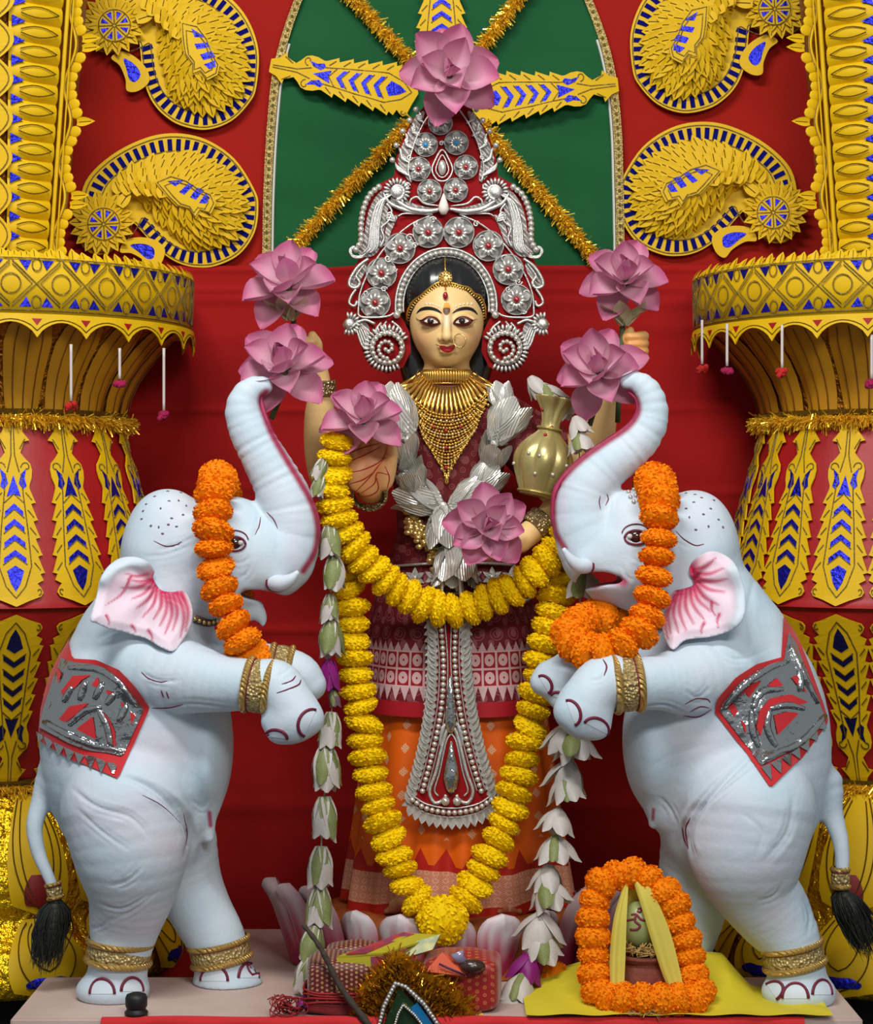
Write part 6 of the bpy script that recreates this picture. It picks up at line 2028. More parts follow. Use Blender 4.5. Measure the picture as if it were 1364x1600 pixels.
    wire(mx([(604, 502), (598, 512), (604, 520), (612, 516)]), 1.6, .006); wire(mx([(596, 504), (588, 514), (590, 524)]), 1.8, .006); wire(mx([(612, 502), (624, 512), (630, 524)]), 2.0, .006); wire(mx([(586, 506), (570, 500), (556, 506), (546, 514)]), 2.4, .006)
    # wing beside the ear panel
    w = mx([(546, 506)])[0]
    mobj('scroll_boss', *sphere(P(w[0], w[1], YC - .004), 9 * KC, 12, 8, (1, .6, 1)), M_SILV, crown)
    for i in range(11):
        a = math.radians(80 + 215 * i / 10)
        ca, sa = math.cos(a) * -s * -1, math.sin(a)
        ca = math.cos(a) if s > 0 else -math.cos(a)
        ca = -ca if s > 0 else -ca
        wire([(w[0] + 9 * ca * -1, w[1] - 9 * sa), (w[0] + 14 * ca * -1, w[1] - 14 * sa), (w[0] + 19 * ca * -1, w[1] - 19 * sa)], 2.6, .006, taper=True, name='fringe_petal', n=2)
    for i in range(4): wire(mx([(556 + i * 3, 510), (560 + i * 4, 524), (566 + i * 3, 540 - i * 2), (574, 548)]), 2.0, .005, taper=True, name='feather')

# ================================================================ silver hanging pendant on the sari
YP = .148
pend = thing('silver_pendant', 'long flaring silver filigree pendant with pearl rows hanging down the sari', 'pendant', P(705, 1295, YP))
ol = [(676, 962), (672, 1040), (664, 1110), (654, 1180), (642, 1240), (640, 1262), (672, 1276), (706, 1280), (742, 1276), (772, 1262), (766, 1240), (750, 1180), (738, 1110), (732, 1040), (734, 962)]
mobj('velvet_backing', *pxplate([np.array(ol, float)], YP + .004, .006), M_REDV, pend, smooth=False)
pw = lambda pts, r=1.5, off=.004, **k: wire(pts, r, off, parent=pend, Y=YP, **k)
PLEAF = leaf_mesh('silver_leaf', M_SILV, .30, .2, 6, .1)
for s in (-1, 1):
    edge = cr([(700 + s * 22, 962), (702 + s * 22, 1040), (704 + s * 28, 1110), (705 + s * 42, 1180), (706 + s * 58, 1236), (706 + s * 62, 1250)], 8)
    for x, y in resample(edge, 11.0):
        inst('silver_leaf', PLEAF, wallM(x + s * -2, y + 4, YP - .002, 180 - (90 + s * 52) if False else (-90 + s * 40), 22, .003), pend)
        inst('silver_leaf', PLEAF, wallM(x + s * 4, y + 2, YP - .002, (90 - s * 62), 14, .002), pend)
    inner = cr([(700 + s * 12, 966), (702 + s * 9, 1040), (704 + s * 15, 1110), (705 + s * 30, 1180), (706 + s * 46, 1236)], 8)
    for x, y in resample(inner, 9.4): pearl(x, y, 4.4, YP - .008, pend)
    pw(inner + np.array([s * 6.5, 0]), 1.2, n=2); pw(inner - np.array([s * 6.5, 0]), 1.2, n=2)
    pw([(705, 1130), (705 + s * 10, 1150), (705 + s * 24, 1206), (705 + s * 34, 1236), (705 + s * 26, 1254), (705 + s * 12, 1250), (705 + s * 8, 1242)], 3.2)
    pw([(705, 1146), (705 + s * 8, 1160), (705 + s * 18, 1206), (705 + s * 26, 1234), (705 + s * 20, 1244)], 1.6)
    for i in range(4): pw([(705, 1124 + i * 3), (705 + s * (8 + i * 2), 1130 + i * 2), (705 + s * (15 + i * 1), 1150 + i * 3), (705 + s * 17, 1166)], 2.0, taper=True, name='feather')
    pearl(705 + s * 9, 1252, 7, YP - .010, pend)
def spindle(name, x, ys, rs, parent, Y, m):
    return mobj(name, *tube(np.array([P(x, y, Y) for y in ys]), np.array(rs) * K(Y), 10, flat=.6), m, parent)
spindle('long_drop', 704, (1055, 1080, 1110, 1130, 1142, 1146), (1, 6, 9, 9, 6, 2), pend, YP - .006, M_SILVF)
spindle('centre_drop', 705, (1158, 1180, 1200, 1216, 1232, 1242), (1, 6, 11, 13, 9, 2), pend, YP - .008, M_SILVF)
bot = cr([(644, 1250), (668, 1264), (706, 1270), (744, 1264), (768, 1250)], 8)
for x, y in resample(bot, 8.6): pearl(x, y, 4.4, YP - .010, pend)
pw(bot + [0, 7], 1.6, n=2); pw(bot - [0, 7], 1.6, n=2)
for x, y in resample(bot + [0, 8], 11.2):
    inst('silver_leaf', PLEAF, wallM(x, y - 2, YP - .001, 90 + (705 - x) * .28, 20, .002, 22), pend)
# upper stem of the pendant behind the garland
pw([(688, 962), (690, 930), (692, 900)], 3); pw([(722, 962), (720, 930), (718, 900)], 3)

# ================================================================ silver waist belt
belt = thing('silver_waist_belt', 'silver openwork flower belt round the idol\'s waist under the yellow garland', 'belt', P(712, 935, .2))
for py, r in ((882, 2.6), (930, 2.6)):
    q = on_surface(treeS, np.stack([np.linspace(604, 836, 40), py - 10 * np.cos(np.linspace(-1.2, 1.2, 40)) + 8], 1), .005, .22, .12)
    mobj('belt_edge', *tube(q, r * K(.2), 6), M_SILV, belt)
LEAFS = leaf_mesh('belt_leaf', M_SILV, .26, .15, 5, .05)
for i, x in enumerate(np.linspace(622, 824, 8)):
    p = on_surface(treeS, np.array([[x, 908 - 6 * math.cos((x - 720) / 80)]]), .009, .22, .12)[0]
    for j in range(6):
        a = j * 60 + 30
        ar_ = -math.radians(a); ex = np.array([math.cos(ar_), 0, math.sin(ar_)])
        inst('belt_leaf', LEAFS, frame(p, ex, np.cross((0, -1, 0), ex), (0, -1, 0), (.022,) * 3), belt)
    inst('pearl', PEARL, frame(p + [0, -.004, 0], (1, 0, 0), (0, 1, 0), (0, 0, 1), (.006,) * 3), belt)

# ================================================================ silver petal garland
M_SHEER = mat('sheer_silver_petal', srgb(226, 226, 218), .25, .45, transl=.12, wave_bump=(6, .4, .02, .6, 'Y'))
def cup_petal(name, m, w=.26, n=8, mcols=5, curl=.2):
    V, F = [], []
    for i in range(n):
        t = i / (n - 1)
        ww = w * (math.sin(PI * (.14 + .80 * t)) ** .8)
        if i == n - 1: ww = w * .10
        for j in range(mcols):
            c = -1 + 2 * j / (mcols - 1)
            V.append([t, ww * c, .16 * math.sin(PI * t * .9) + curl * (c * c) * ww * -1.2 + .30 * max(0, t - .75) ** 2 * 4])
    for i in range(n - 1):
        for j in range(mcols - 1):
            a = i * mcols + j; F.append([a, a + mcols, a + mcols + 1, a + 1])
    return raw_mesh(name, V, F, m)
SPET = cup_petal('silver_petal', M_SHEER, .31)
sg_ = thing('silver_petal_garland', 'garland of sheer silver tulip-shaped flowers forming a V on the idol\'s chest', 'garland', P(700, 930, .12))
def tulip(parent, tree_, base, tip, n, spread, name='silver_flower', Yg=.2, off=.02, mesh_=None, sc=1.0):
    b = on_surface(tree_, np.array([base], float), off, Yg, .14)[0] if tree_ is not None else P(*base, Yg)
    t = on_surface(tree_, np.array([tip], float), off, Yg, .14)[0] if tree_ is not None else P(*tip, Yg)
    ax = nrm(t - b); L = np.linalg.norm(t - b) * 1.05
    s1 = nrm(np.cross(ax, (0, 1, 0.05))); s2 = np.cross(ax, s1)
    root = mobj(name, *sphere(b, L * .09, 8, 6), M_SHEER, parent)
    for i in range(n):
        a = 2 * PI * i / n + .3
        rd = s1 * math.cos(a) + s2 * math.sin(a)
        tl = math.radians(spread)
        ex = ax * math.cos(tl) + rd * math.sin(tl); ez = rd * math.cos(tl) - ax * math.sin(tl)
        inst('silver_petal', mesh_ or SPET, frame(b + rd * L * .04, ex, np.cross(ez, ex), ez, (L, L * sc, L)), root)
for b, tp in (((612, 648), (600, 588)), ((628, 690), (610, 630)), ((640, 732), (616, 676)), ((660, 768), (622, 722)), ((690, 792), (636, 762)),
              ((786, 650), (790, 586)), ((782, 690), (800, 640)), ((758, 734), (786, 682)), ((732, 776), (766, 728)), ((704, 796), (752, 762))):
    tulip(sg_, treeS, b, tp, 6, 17, Yg=.2, off=.022)
tulip(sg_, treeS, (694, 790), (696, 866), 6, 15, Yg=.19, off=.03); tulip(sg_, treeS, (710, 850), (712, 924), 7, 18, Yg=.19, off=.036); tulip(sg_, treeS, (704, 884), (700, 934), 6, 26, Yg=.19, off=.03)
# gold brooch on the belly
br = thing('gold_brooch', 'plaited gold brooch hanging beside the silver tulips on the belly', 'brooch', P(672, 895, .17))
rr = np.random.default_rng(4)
for i, (x, y) in enumerate(cr([(648, 808), (656, 828), (668, 846), (678, 866), (688, 890)], 3)):
    p = on_surface(treeS, np.array([[x, y]]), .016, .2, .12)[0]
    q = MB()
    for j in range(7): q.add(*sphere(p + rr.normal(size=3) * [.010, .003, .006], .0075, 8, 6, (1.2, .8, .8)))
    q.build('gold_knot', M_GOLDP, br)

# ================================================================ pot in the crook of the arm
pot = thing('gold_pot', 'tilted ribbed antique gold pot with pleated neck on the idol\'s right-hand forearm', 'pot', P(838, 776, .12))
M_POT = mat('antique_gold_paint', srgb(196, 182, 120), .33, .6, vary=(20, .5, srgb(160, 144, 84)), bump=(80, .2, .003))
pb_, pt_ = P(838, 775, .115), P(868, 624, .125)
axp = nrm(pt_ - pb_); Lp = np.linalg.norm(pt_ - pb_); s1 = nrm(np.cross(axp, (0, 1, 0))); s2 = np.cross(s1, axp)
prof = cr([(.001, 0), (25, 0), (28, 4), (36, 22), (45, 48), (43, 68), (32, 86), (20, 98), (15, 108), (15, 120), (19, 136), (29, 152), (27, 153), (12, 130)], 4)
t = np.linspace(0, 2 * PI, 128, endpoint=False)
V = []
for r, h in prof:
    body = math.exp(-((h - 52) / 34) ** 2); neck = math.exp(-((h - 145) / 22) ** 2)
    rr_ = r * (1 + .13 * body * np.abs(np.cos(t * 4)) - .09 * body + .12 * neck * np.cos(t * 9)) * K(.12)
    V.append(pb_ + axp * h / 153 * Lp + rr_[:, None] * (np.cos(t)[:, None] * s1 + np.sin(t)[:, None] * s2))
V = np.vstack(V); n = 128
F = [[i * n + k, i * n + (k + 1) % n, (i + 1) * n + (k + 1) % n, (i + 1) * n + k] for i in range(len(prof) - 1) for k in range(n)]
mobj('pot_body', V, [f[::-1] for f in F], M_POT, pot)
treeP = bvh(V, F)
for i, (x, y, m_) in enumerate(((803, 724, 0), (843, 712, 0), (864, 742, 0), (885, 728, 0), (836, 740, 0), (852, 680, 1), (862, 668, 1), (848, 640, 1), (884, 655, 0), (826, 708, 0))):
    p, nn = hit_px(treeP, x, y)
    if p is not None: mobj('pearl_stud' if m_ == 0 else 'red_stud', *sphere(p, 3.2 * K(.1), 8, 6), M_PEARL if m_ == 0 else M_GEMR, pot)
for ring_h, rr_ in ((0.03, 30), (.69, 19)):
    band('pot_ring', pb_ + axp * Lp * ring_h, axp, rr_ * K(.12), .006, mat('bright_gold_paint', srgb(176, 160, 96), .3, .6), pot, n=40)
# ================================================================ lotus blooms
PINK_T, PINK_B, PINK_D = np.array(srgb(204, 104, 150)), np.array(srgb(236, 198, 212)), np.array(srgb(176, 104, 124))
M_LOT = mat('pink_lotus_petal', attr='Col', rough=.5, transl=.22, spec=.3, bump=(120, .2, .002), sheen=.2)
M_STEM = mat('green_brown_stem', srgb(70, 84, 44), .7)


def lotus_petal(seed, w, cup, roll, dusty=0.0):
    r = np.random.default_rng(seed)
    n, m = 10, 7
    V, C = [], []
    a1, a2 = r.uniform(-.05, .05), r.uniform(0, 6)
    for i in range(n):
        t = i / (n - 1)
        ww = w * (t ** .55) * (1.12 - max(0, (t - .46) / .54) ** 1.9 * 1.08) + .035
        for j in range(m):
            c = -1 + 2 * j / (m - 1)
            y = ww * c
            z = cup * (c * c) * ww + roll * (t * t) + .25 * t * (1 - t) * -.6 + .02 * math.sin(5 * c + a2) * t + a1 * c * t
            V.append([t, y, z])
            f = min(1, max(0, t ** 1.5 * 1.05 + .22 * c * c + .08 * math.sin(c * 21)))
            col = PINK_B * (1 - f) + PINK_T * f
            col = col * (1 - dusty) + PINK_D * dusty
            C.append(col * (1 - .10 * abs(math.sin(c * 9))))
    F = [[i * m + j, (i + 1) * m + j, (i + 1) * m + j + 1, i * m + j + 1] for i in range(n - 1) for j in range(m - 1)]
    return raw_mesh('petal', V, F, M_LOT, col=np.array(C))


LP_OUT = [lotus_petal(i, .42, .55, -.16, .30) for i in range(3)]
LP_MID = [lotus_petal(10 + i, .42, .85, .06) for i in range(3)]
LP_IN = [lotus_petal(20 + i, .38, 1.2, .26) for i in range(3)]


def lotus(px, py, Y, R, axis, label, seed, stem, rings=((5, 96, 1.0, 0), (5, 74, 1.0, 1), (4, 48, .9, 1), (3, 15, .72, 2)), twist=0.0):
    r = np.random.default_rng(seed)
    k = K(Y)
    a = nrm((axis[0], axis[1], axis[2]))
    c = P(px, py, Y)
    base = c - a * R * k * .32
    o = thing('lotus_flower', label, 'flower', base, 'pink lotus blooms')
    s1 = nrm(np.cross(a, (0.1, 0.2, 1))); s2 = np.cross(a, s1)
    mobj('receptacle', *sphere(base + a * R * k * .05, R * k * .16, 10, 8), M_STEM, o)
    for ri, (n, tl, L, kind) in enumerate(rings):
        for i in range(n):
            an = 2 * PI * (i + .5 * ri) / n + twist + r.uniform(-.18, .18)
            rd = s1 * math.cos(an) + s2 * math.sin(an)
            t = math.radians(tl + r.uniform(-9, 9))
            ex = a * math.cos(t) + rd * math.sin(t); ez = a * math.sin(t) - rd * math.cos(t)
            LL = R * k * L * r.uniform(.92, 1.08)
            inst('petal', (LP_OUT, LP_MID, LP_IN)[kind][i % 3], frame(base + rd * R * k * .06 + a * R * k * (.02 + .05 * ri), ex, np.cross(ez, ex), ez, (LL, LL, LL)), o)
    if stem is not None:
        q = cr([base, base + np.array(stem) * .5 + a * -.01, base + np.array(stem)], 5)
        mobj('stem', *tube(q, .0055, 8), M_STEM, o)
    return o


lotus(702, 112, .19, 76, (.03, -1, .10), 'pink lotus on top of the silver crown, highest in the photo', 1, (0, .05, -.04), ((5, 84, 1.04, 0), (5, 68, 1.0, 1), (3, 44, .82, 1), (3, 14, .55, 2)))
lotus(448, 436, .16, 72, (-.12, -.72, .62), 'pink lotus in the idol\'s raised hand, upper of the two at left', 2, (.01, .02, -.09))
lotus(441, 568, .045, 74, (-.12, -.75, .52), 'pink lotus on the left elephant\'s raised trunk', 3, (-.03, .03, -.09))
lotus(567, 646, .035, 64, (-.02, -.72, .62), 'pink lotus in front of the idol\'s open palm', 4, (-.05, .03, -.06))
lotus(977, 430, .16, 70, (-.03, -.85, .46), 'pink lotus in the idol\'s raised hand, upper of the two at right', 5, (-.016, -.02, -.285))
lotus(934, 574, .045, 72, (-.25, -.82, .42), 'pink lotus on the right elephant\'s raised trunk', 6, (-.02, .03, -.10))
lotus(764, 820, .03, 64, (.06, -1, .14), 'pink lotus held at the idol\'s waist in front of her lower hand', 7, (.03, .06, -.03), ((5, 82, 1.04, 1), (5, 64, .98, 1), (3, 42, .8, 1), (3, 15, .6, 2)))
# dry sepals under the raised lotuses
M_SEP = mat('dry_beige_sepal', srgb(200, 192, 156), .6, transl=.2)
SEP = cup_petal('sepal', M_SEP, .3)
for (x, y, Y, lab) in ((452, 492, .17, 'pale dry sepal cluster below the upper left lotus'), (976, 500, .17, 'pale dry sepal cluster below the upper right lotus')):
    o = thing('dry_sepals', lab, 'sepals', P(x, y + 10, Y), 'dry sepals under the raised lotuses')
    for i in range(7):
        a = 2 * PI * i / 7
        ex = nrm(np.array([math.cos(a), math.sin(a) * .8, .55])); ez = nrm(np.cross(ex, np.cross((0, 0, 1), ex)))
        inst('sepal', SEP, frame(P(x, y + 8, Y), ex, np.cross(ez, ex), ez, (.068, .064, .068)), o)

# ================================================================ marigold garlands
def marigold_mesh(name, m, seed, n=420, flat=.52):
    """puffy head: many short ruffled petals on a flattened ball"""
    r = np.random.default_rng(seed)
    V, F = sphere((0, 0, 0), .93, 16, 12, (1, 1, flat))
    V = list(V); F = list(F)
    i = np.arange(n) + .5
    ph = np.arccos(1 - 2 * i / n); th = PI * (1 + 5 ** .5) * i
    sc = np.array([1, 1, flat])
    for p, t in zip(ph, th):
        d = np.array([math.cos(t) * math.sin(p), math.sin(t) * math.sin(p), math.cos(p)]) + r.normal(size=3) * .05
        d /= np.linalg.norm(d)
        u = nrm(np.cross(d, r.normal(size=3))); v = np.cross(d, u)
        w = r.uniform(.055, .085); h = r.uniform(.97, 1.05); sl = r.uniform(.08, .15)
        b = d * .90
        q = [b - v * w, b + v * w, d * h + u * sl + v * w * 1.1, d * h + u * sl - v * w * 1.1]
        k = len(V)
        V += [x * sc for x in q]
        F += [[k, k + 1, k + 2, k + 3]]
    return raw_mesh(name, np.array(V), F, m, smooth=False)


def flower_mat(name, c1, c2):
    m = mat(name, c1, .75, vary=(60, .8, c2), transl=.15, spec=.2)
    return m
M_MY = flower_mat('yellow_marigold', srgb(255, 224, 0), srgb(248, 200, 0))
M_MO = flower_mat('orange_marigold', srgb(255, 152, 0), srgb(244, 120, 0))
MARI_Y = [marigold_mesh('marigold', M_MY, i) for i in range(4)]
MARI_O = [marigold_mesh('marigold', M_MO, 10 + i, 380, .56) for i in range(4)]


def garland(label, rows, rad, step, meshes, seed, name='marigold_garland', grp='marigold garlands', n=8, jit=2.0, closed=False, zs=1.02):
    """rows (px, py, Y): flowers threaded along the path. rad, step in px"""
    r = np.random.default_rng(seed)
    path = cr([P(x, y, Y) for x, y, Y in rows], n, closed)
    if closed: path = np.vstack([path, path[:1]])
    q = resample(path, step * K(rows[0][2]))
    if closed: q = q[:-1]
    th = thing(name, label, 'garland', q[np.argmin(q[:, 2])], grp)
    tn = np.gradient(q, axis=0)
    mobj('string', *tube(resample(path, .02), .0016, 5), mat('cotton_string', srgb(190, 180, 150), .8), th)
    for i, (p, t) in enumerate(zip(q, tn)):
        z = nrm(nrm(t) + r.normal(size=3) * .12)
        x = nrm(np.cross(z, r.normal(size=3))); y = np.cross(z, x)
        if r.random() < .25: z, x = nrm(z + .35 * x), nrm(x - .35 * z)
        s = rad * K(p[1]) * r.uniform(.92, 1.08)
        inst('marigold', meshes[i % 4], frame(p + r.normal(size=3) * jit * .0006, x, y, z, (s, s, s * zs)), th)
    return th


garland('short yellow marigold garland looping across the idol\'s waist', [(528, 690, .045), (520, 730, .05), (520, 775, .055), (540, 830, .065), (576, 882, .08), (622, 922, .105), (668, 946, .125), (708, 953, .13), (756, 942, .125), (806, 918, .11), (850, 880, .09), (884, 838, .10)], 29, 25, MARI_Y, 1)
garland('long yellow marigold garland hanging to the idol\'s feet in a V', [(538, 872, .13), (546, 940, .12), (552, 1010, .115), (560, 1080, .11), (572, 1160, .105), (586, 1240, .10), (606, 1310, .09), (634, 1376, .08), (664, 1420, .06), (694, 1440, .05), (724, 1408, .06), (758, 1352, .08), (786, 1290, .09), (808, 1222, .10), (824, 1150, .105), (838, 1080, .11), (852, 1010, .115), (866, 950, .12), (880, 880, .13)], 29, 26, MARI_Y, 2)
bl = inst('marigold', MARI_Y[1], frame(P(692, 1438, .015), (1, 0, 0), (0, 0, 1), (0, -1, 0), (.050, .050, .070)), bpy.data.objects['marigold_garland.001'])
garland('orange marigold garland worn by the left elephant', [(372, 1040, -.02), (392, 1030, -.09), (384, 1012, -.135), (366, 980, -.135), (350, 940, -.13), (338, 895, -.125), (333, 850, -.122), (332, 800, -.115), (336, 765, -.07), (342, 750, 0), (350, 790, .10), (360, 880, .13), (372, 960, .11)], 31, 30, MARI_O, 3)
garland('orange marigold garland worn by the right elephant, swinging below its mouth', [(985, 950, .10), (950, 960, .03), (915, 968, -.02), (892, 986, -.07), (898, 1008, -.115), (930, 1020, -.15), (966, 1012, -.165), (996, 990, -.155), (1014, 955, -.14), (1022, 905, -.13), (1028, 855, -.125), (1030, 800, -.115), (1026, 768, -.07), (1022, 750, .0), (1016, 790, .10), (1005, 880, .13)], 31, 30, MARI_O, 4)
zk = lambda x, y: (880 + x * .1906, 1340 + y * .1906)
lp = [(430, 150, -.10), (310, 220, -.11), (270, 330, -.115), (240, 450, -.12), (240, 570, -.125), (240, 690, -.13), (250, 800, -.135), (250, 900, -.14), (245, 1000, -.145), (280, 1090, -.155), (340, 1170, -.165), (400, 1270, -.18), (480, 1350, -.19), (640, 1385, -.195), (830, 1390, -.195), (1000, 1350, -.19), (1090, 1260, -.18), (1120, 1170, -.165), (1110, 1080, -.155), (1070, 1000, -.145), (1050, 900, -.14), (1045, 810, -.135), (1010, 690, -.13), (960, 560, -.125), (930, 430, -.12), (860, 310, -.115), (740, 220, -.11), (580, 125, -.10)]
garland('orange marigold garland ringed around the coconut pot on the floor', [(zk(x, y)[0], min(zk(x, y)[1], 800 + 3200 * (EYE - .030) / (DIST + Y)), Y) for x, y, Y in lp], 27, 27, MARI_O, 5, closed=True, zs=1.45)
for i, (x, y) in enumerate(((600, 1170), (830, 1215))):
    p = zk(x, y)
    o = inst('loose_marigold', MARI_O[i], frame(P(p[0], p[1], -.175), (1, 0, 0), (0, .5, .87), (0, -.87, .5), (.029, .029, .03)), None)
    tag(o, ['loose orange marigold at the foot of the coconut pot, left one', 'loose orange marigold at the foot of the coconut pot, right one'][i], 'flower', 'loose marigolds at the pot')

# ================================================================ white bud strings
M_BW = mat('white_flower_petal', srgb(214, 212, 204), .5, transl=.2, vary=(50, .6, srgb(190, 170, 170)))
M_BG = mat('green_bud_sepal', srgb(106, 120, 58), .55, transl=.15, vary=(60, .8, srgb(170, 176, 120)))
M_BP = mat('magenta_flower_petal', srgb(140, 24, 120), .5, transl=.2)
M_BD = mat('wilted_mauve_petal', srgb(110, 84, 92), .6, transl=.15)
BUD = {k: cup_petal('petal', m, .27, 8, 5, .5) for k, m in (('w', M_BW), ('p', M_BP), ('d', M_BD))}
SEPG = cup_petal('sepal', M_BG, .25, 8, 5, .6)


def bud_string(label, buds, seed, openness, greens=3):
    r = np.random.default_rng(seed)
    th = thing('flower_string', label, 'flower string', P(buds[-1][0], buds[-1][1] + buds[-1][3], buds[-1][2]), 'hanging white flower strings')
    pts = [P(x, y, Y + .004) for x, y, Y, L, k, tl in buds]
    mobj('string', *tube(cr(pts, 5), .0015, 5), mat('cotton_string', srgb(190, 180, 150), .8), th)
    for i, (x, y, Y, L, kind, tilt) in enumerate(buds):
        ax = nrm(np.array([math.sin(math.radians(tilt)), -.05, -math.cos(math.radians(tilt))]))
        k = K(Y); LL = L * k
        b = P(x, y, Y)
        s1 = nrm(np.cross(ax, (0, 1, .03))); s2 = np.cross(ax, s1)
        root = mobj('bud', *sphere(b + ax * LL * .12, LL * .13, 8, 6), M_BG if kind != 'd' else M_BD, th)
        nw, ng = (6, greens) if kind == 'w' else (5, 1)
        for j in range(nw + ng):
            grn = j >= nw
            a = 2 * PI * (j / nw if not grn else (j - nw + (i % 2) * .5) / ng) + (.3 if not grn else -PI / 2 + .25)
            rd = s1 * math.cos(a) + s2 * math.sin(a)
            t = math.radians((openness + r.uniform(-.4, .5) * openness) * (.8 if not grn else 1.05))
            ex = ax * math.cos(t) + rd * math.sin(t); ez = rd * math.cos(t) - ax * math.sin(t)
            l = LL * r.uniform(.92, 1.08) * (1 if not grn else .92)
            off = rd * LL * (.06 if not grn else .10)
            inst('sepal' if grn else 'petal', SEPG if grn else BUD[kind], frame(b + off, ex, np.cross(ez, ex), ez, (l, l * 1.05, l)), root)
    return th


bud_string('string of white buds with green sepals hanging beside the left elephant', [
    (508, 716, .03, 36, 'w', -25), (503, 740, .03, 40, 'w', -12), (516, 818, .045, 56, 'w', 0), (522, 868, .045, 56, 'w', 0), (516, 928, .045, 46, 'w', -2), (518, 968, .045, 62, 'w', -3), (514, 1030, .04, 54, 'p', 0), (520, 1076, .04, 30, 'd', 8), (518, 1112, .04, 56, 'w', -4),
    (510, 1164, .035, 70, 'w', -2), (507, 1244, .03, 68, 'w', 0), (502, 1322, .02, 66, 'w', -3), (500, 1384, .01, 66, 'w', -2), (494, 1446, -.005, 60, 'w', -14), (484, 1496, -.03, 56, 'w', -14)], 1, 9, 3)
bud_string('string of open white blossoms hanging beside the right elephant\'s paws', [
    (898, 650, .06, 40, 'w', 20), (904, 672, .055, 44, 'w', 8), (908, 830, .10, 44, 'w', 0), (912, 888, .10, 60, 'w', -4), (884, 1130, .03, 60, 'w', -10), (892, 1140, .02, 60, 'w', 14), (888, 1186, .03, 62, 'w', -2), (880, 1208, .02, 54, 'w', 16), (872, 1262, .03, 50, 'w', -4), (868, 1304, .025, 56, 'w', 4), (858, 1350, .02, 52, 'w', -8),
    (852, 1372, .01, 58, 'w', 16), (846, 1424, 0, 64, 'w', -6), (838, 1452, -.01, 60, 'w', 22), (826, 1488, -.03, 54, 'p', -4), (818, 1520, -.05, 54, 'w', -16), (806, 1552, -.07, 50, 'w', -24)], 2, 30, 1)
# blossom tucked beside the pot's neck
bud_string('short spray of white blossoms tucked behind the gold pot\'s neck', [(828, 588, .16, 40, 'w', 30), (846, 600, .15, 44, 'w', 34), (880, 618, .15, 40, 'w', 20)], 3, 22, 1)
# ================================================================ lotus pedestal under the idol
ped = thing('lotus_pedestal', 'painted lotus pedestal with white petals streaked pink at the base, under the idol', 'pedestal', (P(697, 0, .3)[0], .28, 0))
pcx, pcy = P(700, 0, .29)[0], .285
M_PTOP = mat('orange_brown_painted_wood', srgb(176, 92, 32), .6, vary=(8, .6, srgb(96, 46, 18)), bump=(20, .3, .01))
t = np.linspace(0, 2 * PI, 64, endpoint=False)
pf = [(.001, .113), (.24, .114), (.275, .110), (.285, .09), (.265, .04), (.27, .002)]
V = np.vstack([np.stack([pcx + r * np.sin(t), pcy - r * .80 * np.cos(t), np.full(64, z)], 1) for r, z in pf])
F = [[i * 64 + k, i * 64 + (k + 1) % 64, (i + 1) * 64 + (k + 1) % 64, (i + 1) * 64 + k] for i in range(len(pf) - 1) for k in range(64)]
mobj('pedestal_body', V, [f[::-1] for f in F], M_PTOP, ped)
M_PP = mat('painted_lotus_petal', attr='Col', rough=.55, bump=(40, .15, .004))
def ped_petal(seed, w, H, flare, dark=0.0):
    r = np.random.default_rng(seed)
    n, m = 16, 13
    V, C = [], []
    st = r.uniform(.25, .6, m * 3)
    for i in range(n):
        t_ = i / (n - 1)
        ww = w * (.62 + .38 * math.sin(PI * min(1, t_ * 1.05) * .62)) * math.sqrt(max(0.0, 1 - max(0, (t_ - .62) / .38) ** 2.4))
        for j in range(m):
            c = -1 + 2 * j / (m - 1)
            dent = .02 * math.exp(-(c / .3) ** 2) * max(0, t_ - .7) * 3
            V.append([ww * c, -(flare * t_ * t_) + .35 * w * c * c - .012 * math.sin(PI * t_), H * t_ - dent])
            s = max(0, min(1, (st[j] + .42 - t_) * 1.9))
            tipp = max(0, (abs(c) - .78)) * 2
            g = min(1, s + tipp * .6)
            col = np.array(srgb(214, 206, 210)) * (1 - g) + np.array(srgb(186, 36, 84)) * g
            C.append(col * (1 - dark) + np.array(srgb(140, 44, 72)) * dark)
    F = [[i * m + j, i * m + j + 1, (i + 1) * m + j + 1, (i + 1) * m + j] for i in range(n - 1) for j in range(m - 1)]
    me = raw_mesh('pedestal_petal', V, F, M_PP, col=np.array(C))
    return me
PPS = [ped_petal(i, .050, .128, .034) for i in range(4)]
for i, a in enumerate(np.arange(-102, 103, 20.4) + 1.0):
    ar_ = math.radians(a)
    inst('pedestal_petal', PPS[i % 4], frame((pcx + .272 * math.sin(ar_), pcy - .272 * .8 * math.cos(ar_), .012), (math.cos(ar_), math.sin(ar_), 0), (-math.sin(ar_), math.cos(ar_), 0), (0, 0, 1)), ped)
PPB = [ped_petal(20 + i, .085, .175, .060, .34) for i in range(3)]
for i, (a, rr_) in enumerate(((-62, .285), (-70, .315), (-84, .33), (64, .285), (72, .315), (86, .33))):
    ar_ = math.radians(a)
    inst('flared_petal', PPB[i % 3], frame((pcx + rr_ * math.sin(ar_), pcy - rr_ * .8 * math.cos(ar_), .004), (math.cos(ar_), math.sin(ar_), 0), (-math.sin(ar_), math.cos(ar_), 0), (0, 0, 1)), ped)

